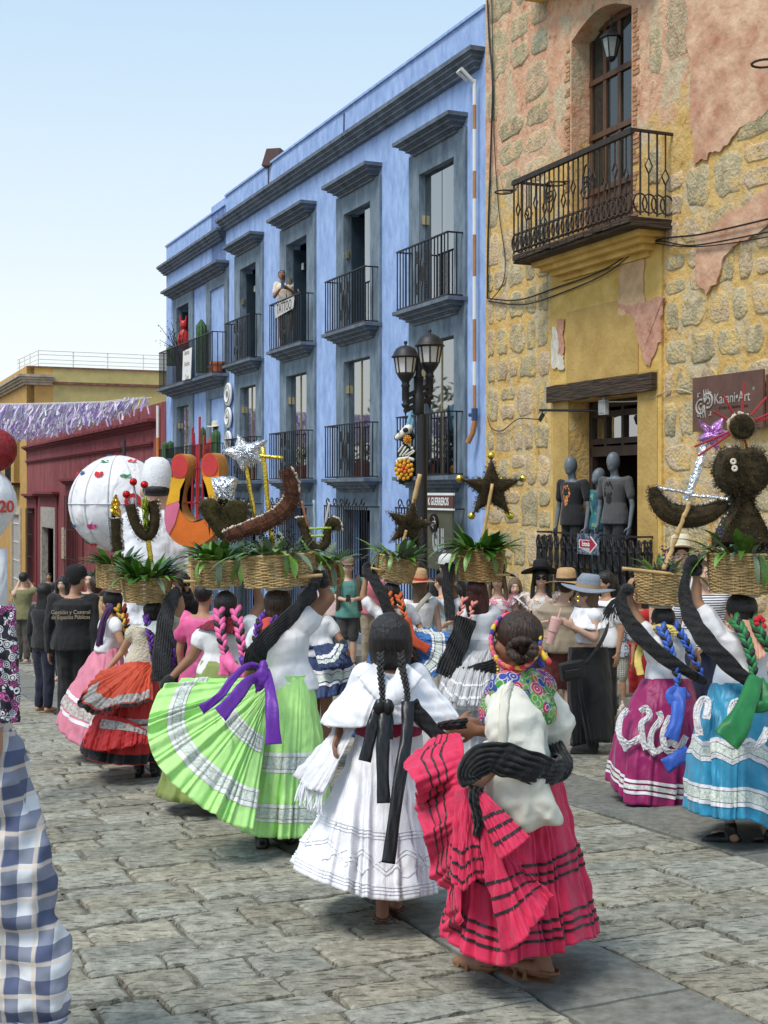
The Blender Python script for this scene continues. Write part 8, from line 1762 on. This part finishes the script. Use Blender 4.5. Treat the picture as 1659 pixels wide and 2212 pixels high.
# ---------------------------------------------------------------- mannequins on the lower balcony
MG = mat('grey_mannequin', (.13, .15, .17), .45, .05, 30, .05)
def mannequin(label, u, vt, o, yaw, top, base_h=1.84, **k):
    p = FP(SU(u, o), 0, o); p.z = ZV(u, vt, o)-base_h
    P = person(label, u, None, yaw=yaw, h=base_h, base=p, skin=0, skinm=MG, hairstyle='none', facedet=False, top=top, vox=.009, curl=.3, nofeet=False, armf=.85, fat=.93, disp=.006, **k)
    P.t.name = 'mannequin'; P.t['category'] = 'mannequin'; P.body.name = 'mannequin_body'; return P
TB = fabric('black_tshirt', (.012, .012, .014)); TG = fabric('charcoal_tshirt', (.07, .068, .07))
M1 = mannequin('grey male mannequin in black t-shirt with orange animal print, leftmost of three', 1237, 988, .12, 128, TB, female=False, bottom=TB)
M3 = mannequin('grey male mannequin in charcoal t-shirt with black print, rightmost of three', 1329, 979, .02, 128, TG, female=False, bottom=DEN)
M2 = mannequin('grey female mannequin in teal leaf print top, head thrown back, middle of three', 1297, 1012, -.05, 120, embroidery('teal_leaf_print', (.02, .13, .16), [(.02, .13, .16), (.25, .4, .2), (.02, .18, .2), (.03, .05, .1)], 14, .4), 1.72, hp=-25, sleeve='none', bottom=fabric('teal_grey_trousers', (.05, .09, .10)))
def chest_print(P, mats_, n, w, h, seed):
    rs = random.Random(seed); c = P.J['hip'].lerp(P.J['neck'], .60)+P.F*.135; g = G()
    for k in range(n):
        aa = rs.uniform(0, 6.283); rr = math.sqrt(rs.random()); z = rr*math.sin(aa); x = rr*math.cos(aa)*(.55 if z < -.2 else 1)
        g.ball(c+P.Rt*x*w+UP*z*h+P.F*(-.03*(x*w/.09)**2*.4), (.015, .006, .020), 6, rs.randrange(len(mats_)), P.Rt, P.F, UP)
    g.build('shirt_print', mats_, P.t, kind='stuff')
chest_print(M1, [mat('orange_print', (.55, .12, .03)), mat('gold_print', (.55, .3, .08)), mat('dark_red_ink', (.2, .03, .02))], 110, .07, .14, 3); chest_print(M3, [TB, mat('black_ink', (.01, .01, .01))], 110, .075, .15, 5)
# entrance banner
def fquad(u0, u1, v0, v1, o): return SU(u1, o), SU(u0, o), ZV((u0+u1)/2, v1, o), ZV((u0+u1)/2, v0, o)
o = .33; a, b, z0, z1 = fquad(1247, 1293, 1153, 1198, o)
g = G(); g.fbox(a, b, z0, z1, o, o-.012); eb = g.build('entrance_banner', embroidery('scroll_print_banner', (.03, .035, .06), [(.03, .035, .06), (.25, .28, .35), (.05, .06, .1), (.18, .2, .27)], 22, .3), label='small dark patterned banner with red arrow reading Entrada on the railing', cat='sign')
cx, cz = (a+b)/2, (z0+z1)/2; w, h = (b-a)/2, (z1-z0)/2
def arrow(k, o_, m):
    P = [(-.82, .40), (.25, .40), (.25, .86), (.92, 0), (.25, -.86), (.25, -.40), (-.82, -.40), (-.66, 0)]; P = [(x*k+(0 if k == 1 else 0), y*k) for x, y in P]
    V = [FP(cx-x*w, cz+y*h, o_) for x, y in P]; face_mesh('arrow', V, m, eb, Vector((0, 0, 0)))
arrow(1.0, o+.004, M['white']); arrow(.86, o+.008, mat('crimson_print', (.38, .015, .04)))
text('lettering', 'Entrada', M['white'], eb, FP(cx+.12*w, cz, o+.012), Tm, UP, h*.62, .001, sx=.72, bold=.002)
# brown shop sign
o = .14; S0_, S1_ = SU(1648, o), SU(1496, o); zt_ = ZV(1496, 817, o); zb_ = ZV(1496, 933, o)
g = G(); g.fbox(S0_, S1_, zb_, zt_, o, o-.03); g.fbox(S0_-.02, S0_-.002, zb_+.02, zt_-.06, o-.04, .03)
sg_ = g.build('shop_sign', mat('rust_brown_steel', (.12, .055, .04), .6, .3, 30, .25, 4, col2=(.155, .075, .055)), label='large rust brown metal shop sign reading Karani Art on the stone wall', cat='sign')
GL = mat('pale_sign_letters', (.42, .40, .36), .6, 0); sw_ = S1_-S0_; sh_ = zt_-zb_
Pt_ = lambda x, y, oo=.004: FP(S1_-x*sw_, zb_+y*sh_, o+oo)
text('lettering', 'Karani\u2022Art', GL, sg_, Pt_(.58, .56), Tm, UP, sh_*.27, .002, sx=.86); text('lettering', 'El valor de nuestras raices', mat('dark_sign_ink', (.04, .02, .015)), sg_, Pt_(.60, .40), Tm, UP, sh_*.085, .001, sx=.9); text('lettering', '\u00ae', GL, sg_, Pt_(.88, .68), Tm, UP, sh_*.08, .001)
g = G(); uw = -T
def arc_(cx_, cy_, r_, a0_, a1_, wd, k=14):
    g.tube([Pt_(cx_, cy_)+uw*(r_*math.cos(t_))+UP*(r_*math.sin(t_)) for t_ in np.linspace(a0_, a1_, k)], wd, 5)
arc_(.13, .45, .085, 1.2, 6.0, .013); arc_(.24, .55, .085, -1.9, 2.9, .013); arc_(.13, .45, .035, 1, 5, .009); arc_(.24, .55, .035, -2, 2.5, .009)
for k in range(3):
    g.tube([Pt_(.19, .53), Pt_(.185+.03*k, .62), Pt_(.17+.035*k, .76)], [.012, .010, .004], 5); g.tube([Pt_(.18, .47), Pt_(.19-.03*k, .38), Pt_(.20-.035*k, .24)], [.012, .010, .004], 5)
for x, y, dx, dy in ((.09, .70, 1, -1), (.28, .70, -1, -1), (.09, .28, 1, 1), (.28, .28, -1, 1)): g.tube([Pt_(x, y+dy*.07), Pt_(x, y), Pt_(x+dx*.03, y)], .009, 4)
g.build('emblem', GL, sg_)
# shop boards in the ground floor window
o = .40; a, b, z0, z1 = fquad(917, 978, 1070, 1098, o)
g = G(); g.fbox(a, b, z0, z1, o, o-.03); sb_ = g.build('shop_sign', mat('maroon_board', (.10, .035, .03), .6), label='maroon board with white lettering GUERREROS over the ground floor window', cat='sign')
g = G(); g.fbox(a-.01, b+.01, z1, z1+.04, o+.003, o-.033); g.fbox(a-.01, b+.01, z0-.03, z0, o+.003, o-.033); g.build('frame', M['white'], sb_)
text('lettering', 'K GUERREROS', M['white'], sb_, FP((a+b)/2, (z0+z1)/2, o+.004), Tm, UP, (z1-z0)*.82, .001, sx=.70, bold=.004)
a, b, z0, z1 = fquad(922, 977, 1100, 1230, .37); g = G(); g.fbox(a, b, z0, z1, .37, .34)
pn = g.build('window_board', mat('olive_board', (.08, .08, .05), .6, .2), label='dark olive board with big grey letters GUI behind the lamp post', cat='sign')
text('lettering', 'GUI.', mat('grey_letters', (.35, .36, .38)), pn, FP((a+b)/2, ZV(950, 1170, .4), .376), Tm, UP, .52, .002, sx=.52, bold=.02)
g = G(); c = FP(SU(937, .39), ZV(937, 1130, .39), .375); g.lathe([(.001, .03), (.155, .03), (.155, 0)], c, 32, 0, T, UP, -N); rb = g.build('round_sign', mat('black_gloss', (.008, .008, .008), .3, 0), label='round black sign with script lettering over the olive board', cat='sign')
text('lettering', 'Guerreros', mat('silver_letters', (.5, .5, .5)), rb, c-N*.033+UP*-.01, (Tm+UP*.25), (UP-Tm*.25), .085, .001, shear=.3, sx=.62)
g = G(); g.tube([c-N*.033+Tm*(.07*math.cos(t_)+.01)+UP*(.07*math.sin(t_)+.04) for t_ in np.linspace(-.4, 1.6, 9)], .004, 4); g.tube([c-N*.033+Tm*x+UP*y for x, y in ((-.03, -.05), (.02, -.09), (.05, -.04))], .004, 4); g.build('emblem', MATS['silver_letters'], rb)
# floodlight and arm
o = .05; g = G(); c = FP(SU(1304, o), ZV(1304, 880, o), o); g.box(c, T*.08, UP*.10, N*.03); g.box(c-N*.034, T*.065, UP*.075, N*.004)
for k in range(7): g.box(c+T*(-.06+.02*k)-N*.04, T*.003, UP*.075, N*.006)
g.box(c+UP*.13, T*.02, UP*.03, N*.01); g.build('floodlight', mat('light_grey_plastic', (.45, .45, .44), .5), label='small grey floodlight hanging under the wooden lintel', cat='floodlight')
g = G(); g.tube([FP(SU(1291, .0), ZV(1291, 887, 0), -.1), FP(SU(1165, .5), ZV(1165, 886, .5), .5)], .018, 6); q0 = FP(SU(1165, .5), ZV(1165, 886, .5), .5)
g.box(q0+Vector((.03, 0, -.10)), Vector((.03, 0, .05)), Vector((0, .02, 0)), Vector((-.02, 0, .02))); g.build('sign_arm', M['iron'], label='thin black bracket arm sticking out left of the shop doorway', cat='bracket')
def cable(label, P, r=.010, sag=0, m=None):
    g = G(); C = [Vector(q) for q in catmull([FP(SU(u, o_), ZV(u, v, o_), o_) for u, v, o_ in P], 12*len(P))]; g.tube(C, r, 5); return g.build('cable', m or M['iron'], label=label, cat='cable')
cable('black cable climbing rightward across the stone wall just under the balcony', [(1053, 645, .06), (1120, 648, .06), (1200, 622, .08), (1300, 585, .1), (1405, 523, .1), (1520, 505, .1), (1680, 468, .1)], .012)
cable('lower slack black cable running beside the first under the balcony', [(1053, 650, .06), (1130, 658, .06), (1215, 632, .08), (1310, 590, .1), (1405, 524, .1), (1500, 530, .1), (1680, 497, .1)], .010)
cable('thin cable with the deepest sag on the right part of the stone wall', [(1405, 524, .1), (1480, 533, .1), (1560, 528, .1), (1680, 508, .1)], .008)
cable('thick black cable hanging down the left edge of the stone wall', [(1053, 0, .06), (1057, 90, .06), (1064, 180, .06), (1061, 300, .06), (1054, 520, .06), (1053, 645, .06)], .016)
cable('thin cable hanging down the stone wall with a loop at its foot', [(1062, -10, .06), (1066, 200, .06), (1069, 330, .06), (1078, 460, .06), (1091, 560, .06), (1085, 615, .06), (1060, 648, .06)], .008)
cable('thin loop of cable under the black bracket arm', [(1053, 900, .06), (1062, 925, .06), (1085, 930, .06), (1120, 905, .08), (1165, 905, .2), (1172, 885, .4)], .008)
cable('pale cable from the floodlight to the brown sign', [(1315, 868, .04), (1388, 865, .05), (1440, 845, .07), (1470, 842, .07), (1496, 850, .1)], .008, m=mat('beige_cable', (.5, .42, .28)))
# ---------------------------------------------------------------- plants and figures on the blue balconies
def cactus(label, u, v0, v1, Y, r, m=None):
    a, b = at(u, v0, Y), at(u, v1, Y); g = G(); rows = []
    for k in range(9):
        t_ = k/8; rr = r*(1 if t_ < .85 else math.sqrt(max(.02, 1-((t_-.85)/.15)**2))); rows.append([a.lerp(b, t_)+Vector((rr*(1+.18*math.cos(9*q))*math.cos(q), rr*(1+.18*math.cos(9*q))*math.sin(q), 0)) for q in np.linspace(0, 2*math.pi, 37)[:-1]])
    g.grid(rows, closed=True); return g.build('cactus', M['cactus'], smooth=True, label=label, cat='cactus')
cactus('tall column cactus on the upper long balcony', 435, 805, 690, 36.0, .13); cactus('short cactus at the far left end of the upper balcony', 370, 790, 747, 39.0, .13)
cactus('left of two cactus columns on the lower long balcony', 357, 990, 954, 39.0, .09); cactus('right of two cactus columns at the far end of the lower long balcony', 368, 990, 952, 39.0, .09); cactus('tall cactus beside the red poncho figure', 467, 990, 928, 35.2, .12); cactus('thin cactus in the middle of the lower long balcony', 438, 990, 922, 36.5, .08)
def pot(label, u, v, Y, r, h):
    c = at(u, v, Y); g = G(); g.lathe([(.001, 0), (r*.7, 0), (r*.95, h*.8), (r*1.08, h*.8), (r*1.08, h), (r*.9, h), (r*.88, h*.85), (.001, h*.85)], c, 18); return g.build('flower_pot', M['terracotta'], smooth=False, label=label, cat='flower pot')
pot('larger terracotta pot at the right end of the upper long balcony', 471, 807, 34.6, .20, .3); pot('smaller terracotta pot beside the larger one on the upper balcony', 460, 808, 35.0, .13, .2)
sb2 = thing('shrub', at(385, 790, 38.5), 'loose airy shrub leaning out over the far end of the upper balcony', 'shrub'); g = G(); gl = G(); b0_ = at(392, 790, 38.5)
for k in range(16):
    e_ = at(random.uniform(345, 412), random.uniform(692, 750), 38.4+random.uniform(-.4, .4)); mdp = b0_.lerp(e_, .5)+Vector((random.uniform(-.1, .1), 0, random.uniform(0, .2))); g.tube([b0_, mdp, e_], [.02, .012, .005], 4)
    for q in range(16): leafmesh(gl, mdp.lerp(e_, random.random())+Vector((random.gauss(0, .08), random.gauss(0, .1), random.gauss(0, .08))), .035)
g.build('branches', M['darkwood'], sb2); gl.build('leaves', mat('shrub_leaf', (.05, .07, .03), .7, 0), sb2, kind='stuff')
g = G(); c = at(397, 735, 38.6); g.ball(c, (.19, .1, .33), 12); g.ball(c+UP*.45, (.12, .08, .14), 10); g.tube([c+UP*.55+Vector((-.08, 0, 0)), c+UP*.72+Vector((-.1, 0, 0))], .03, 6); g.tube([c+UP*.55+Vector((.06, 0, 0)), c+UP*.72+Vector((.08, 0, 0))], .03, 6); blob(g, 'papier_mache_figure', mat('bright_red_lacquer', (.5, .02, .02), .4, .1), None, .02, 2, label='bright red papier mache figure on the far end of the upper balcony', cat='figure')
for k, u in enumerate((416, 431)):
    g = G(); g.tube([at(u, 990, 37), at(u, 925 if k == 0 else 900, 37)], .03, 6); g.tube([at(u+5, 990, 37), at(u+3, 935 if k == 0 else 905, 37)], .03, 6)
    for q in range(5): g.tube([at(u, 980-14*q, 37), at(u+4, 978-14*q, 37)], .02, 4)
    g.build('red_ladder', mat('red_ladder_paint', (.4, .03, .05), .6), label=('shorter' if k == 0 else 'taller')+' narrow red ladder leaning on the lower long balcony', cat='ladder', group='red ladders')
# painted skeleton rabbit figure
Yr = 23.0; rt = thing('rabbit_figure', at(876, 1040, Yr), 'black papier mache rabbit painted with white bones and marigolds on the lower right balcony', 'figure')
BP = mat('black_lacquer', (.014, .018, .014), .4, .1); BW = mat('ivory_paint', (.72, .70, .6), .5, 0); rp_ = lambda u, v, d=0: at(u, v, Yr+d)
g = G(); g.ball(rp_(878, 1010), (.21, .2, .27), 16); g.ball(rp_(879, 978), (.17, .16, .17), 14); g.ball(rp_(878, 942), (.15, .16, .12), 14); g.capsule(rp_(880, 935), rp_(858, 945), .11, .06, 12); g.capsule(rp_(868, 1000), rp_(868, 1038), .09, .07); g.capsule(rp_(915, 1020, .1), rp_(930, 997, .1), .08, .05); blob(g, 'body', BP, rt, .012, 2)
g = G()
for u in (882, 889): g.capsule(rp_(u, 922), rp_(u+10, 876), .05, .03, 8)
blob(g, 'ears', mat('pale_blue_paint', (.16, .32, .45), .5, 0), rt, .01, 1)
g = G(); g.capsule(rp_(882, 927, -.12), rp_(858, 945, -.10), .085, .045, 12); g.build('skull_face', BW, rt, smooth=True)
g = G(); g.ball(rp_(876, 929, -.21), (.05, .02, .045), 12); g.ball(rp_(861, 932, -.17), (.02, .015, .025), 8); g.build('eye_sockets', BP, rt, smooth=True)
g = G()
for a_, b_2, r_ in (((861, 975), (870, 962), .016), ((864, 984), (876, 966), .016), ((870, 984), (882, 971), .016), ((876, 983), (890, 975), .015), ((882, 984), (892, 978), .015), ((861, 992), (880, 989), .028), ((880, 989), (892, 993), .03), ((857, 995), (860, 1035), .018)): g.capsule(rp_(*a_, -.17), rp_(*b_2, -.19), r_, r_, 8)
for u, v in ((885, 961), (890, 968), (893, 975)): g.ball(rp_(u, v, -.17), .03, 8)
g.build('painted_bones', BW, rt, smooth=True)
g = G()
for cu, cv, R0 in ((873, 1014, .14), (880, 950, .06), (917, 1013, .05)):
    for ring in (1.0, .62, .3):
        nn_ = int(11*ring)+1
        for k in range(nn_): a = 2*math.pi*k/nn_+ring; e_ = rp_(cu, cv, -.20-.03*(1-ring)); g.ball(e_+Vector((R0*ring*math.cos(a), 0, R0*1.15*ring*math.sin(a))), (R0*.26, .02, R0*.28), 8, 1 if ring < .5 else 0)
g.build('painted_marigold', [mat('marigold_yellow', (.78, .36, .02), .5, 0), mat('marigold_orange', (.65, .14, .01), .5, 0)], rt, smooth=True)
# ---------------------------------------------------------------- paper streamers over the street
st = thing('streamer_canopy', street(52, 3)+Vector((0, 0, 7)), 'dense canopy of lilac and white paper streamers strung across the far street', 'streamers')
cm = [fabric('lilac_paper', (.68, .58, .82)), fabric('white_paper', (.80, .78, .80)), fabric('pink_lilac_paper', (.72, .52, .80)), fabric('violet_paper', (.48, .36, .72))]
gr_ = G(); gs_ = G()
for row in range(19):
    s = 41.5+row*1.05; z0 = 4.62+(.10*math.sin(row)); 
    def Pc(c_): return Vector((N.x*c_+T.x*s, N.y*c_+T.y*s, z0-.30*math.sin(math.pi*(c_+5)/14.8)+(.1 if c_ > 9 else 0)))
    gr_.tube([Pc(c_) for c_ in np.linspace(-5, 9.7, 12)], .008, 3, cap=False)
    for k in range(420):
        c_ = random.uniform(-4.8, 9.6); p = Pc(c_); L = random.uniform(.3, .6); w = random.uniform(.02, .042); sw = Vector((random.gauss(-.45, .3), random.gauss(0, .22), -1)).normalized()*L; a = Vector((random.gauss(0, 1), random.gauss(0, 1), 0)).normalized()*w; md = p+sw*.5+Vector((random.uniform(-.07, .07), random.uniform(-.07, .07), 0))
        gs_.add([p-a*.5, p+a*.5, md+a, md-a, p+sw+a*.8, p+sw-a*.8], [(0, 1, 2, 3), (3, 2, 4, 5)], random.choice((0, 0, 1, 1, 1, 2, 3)))
gr_.build('string', M['white'], st); gs_.build('paper_strips', cm, st, kind='stuff')
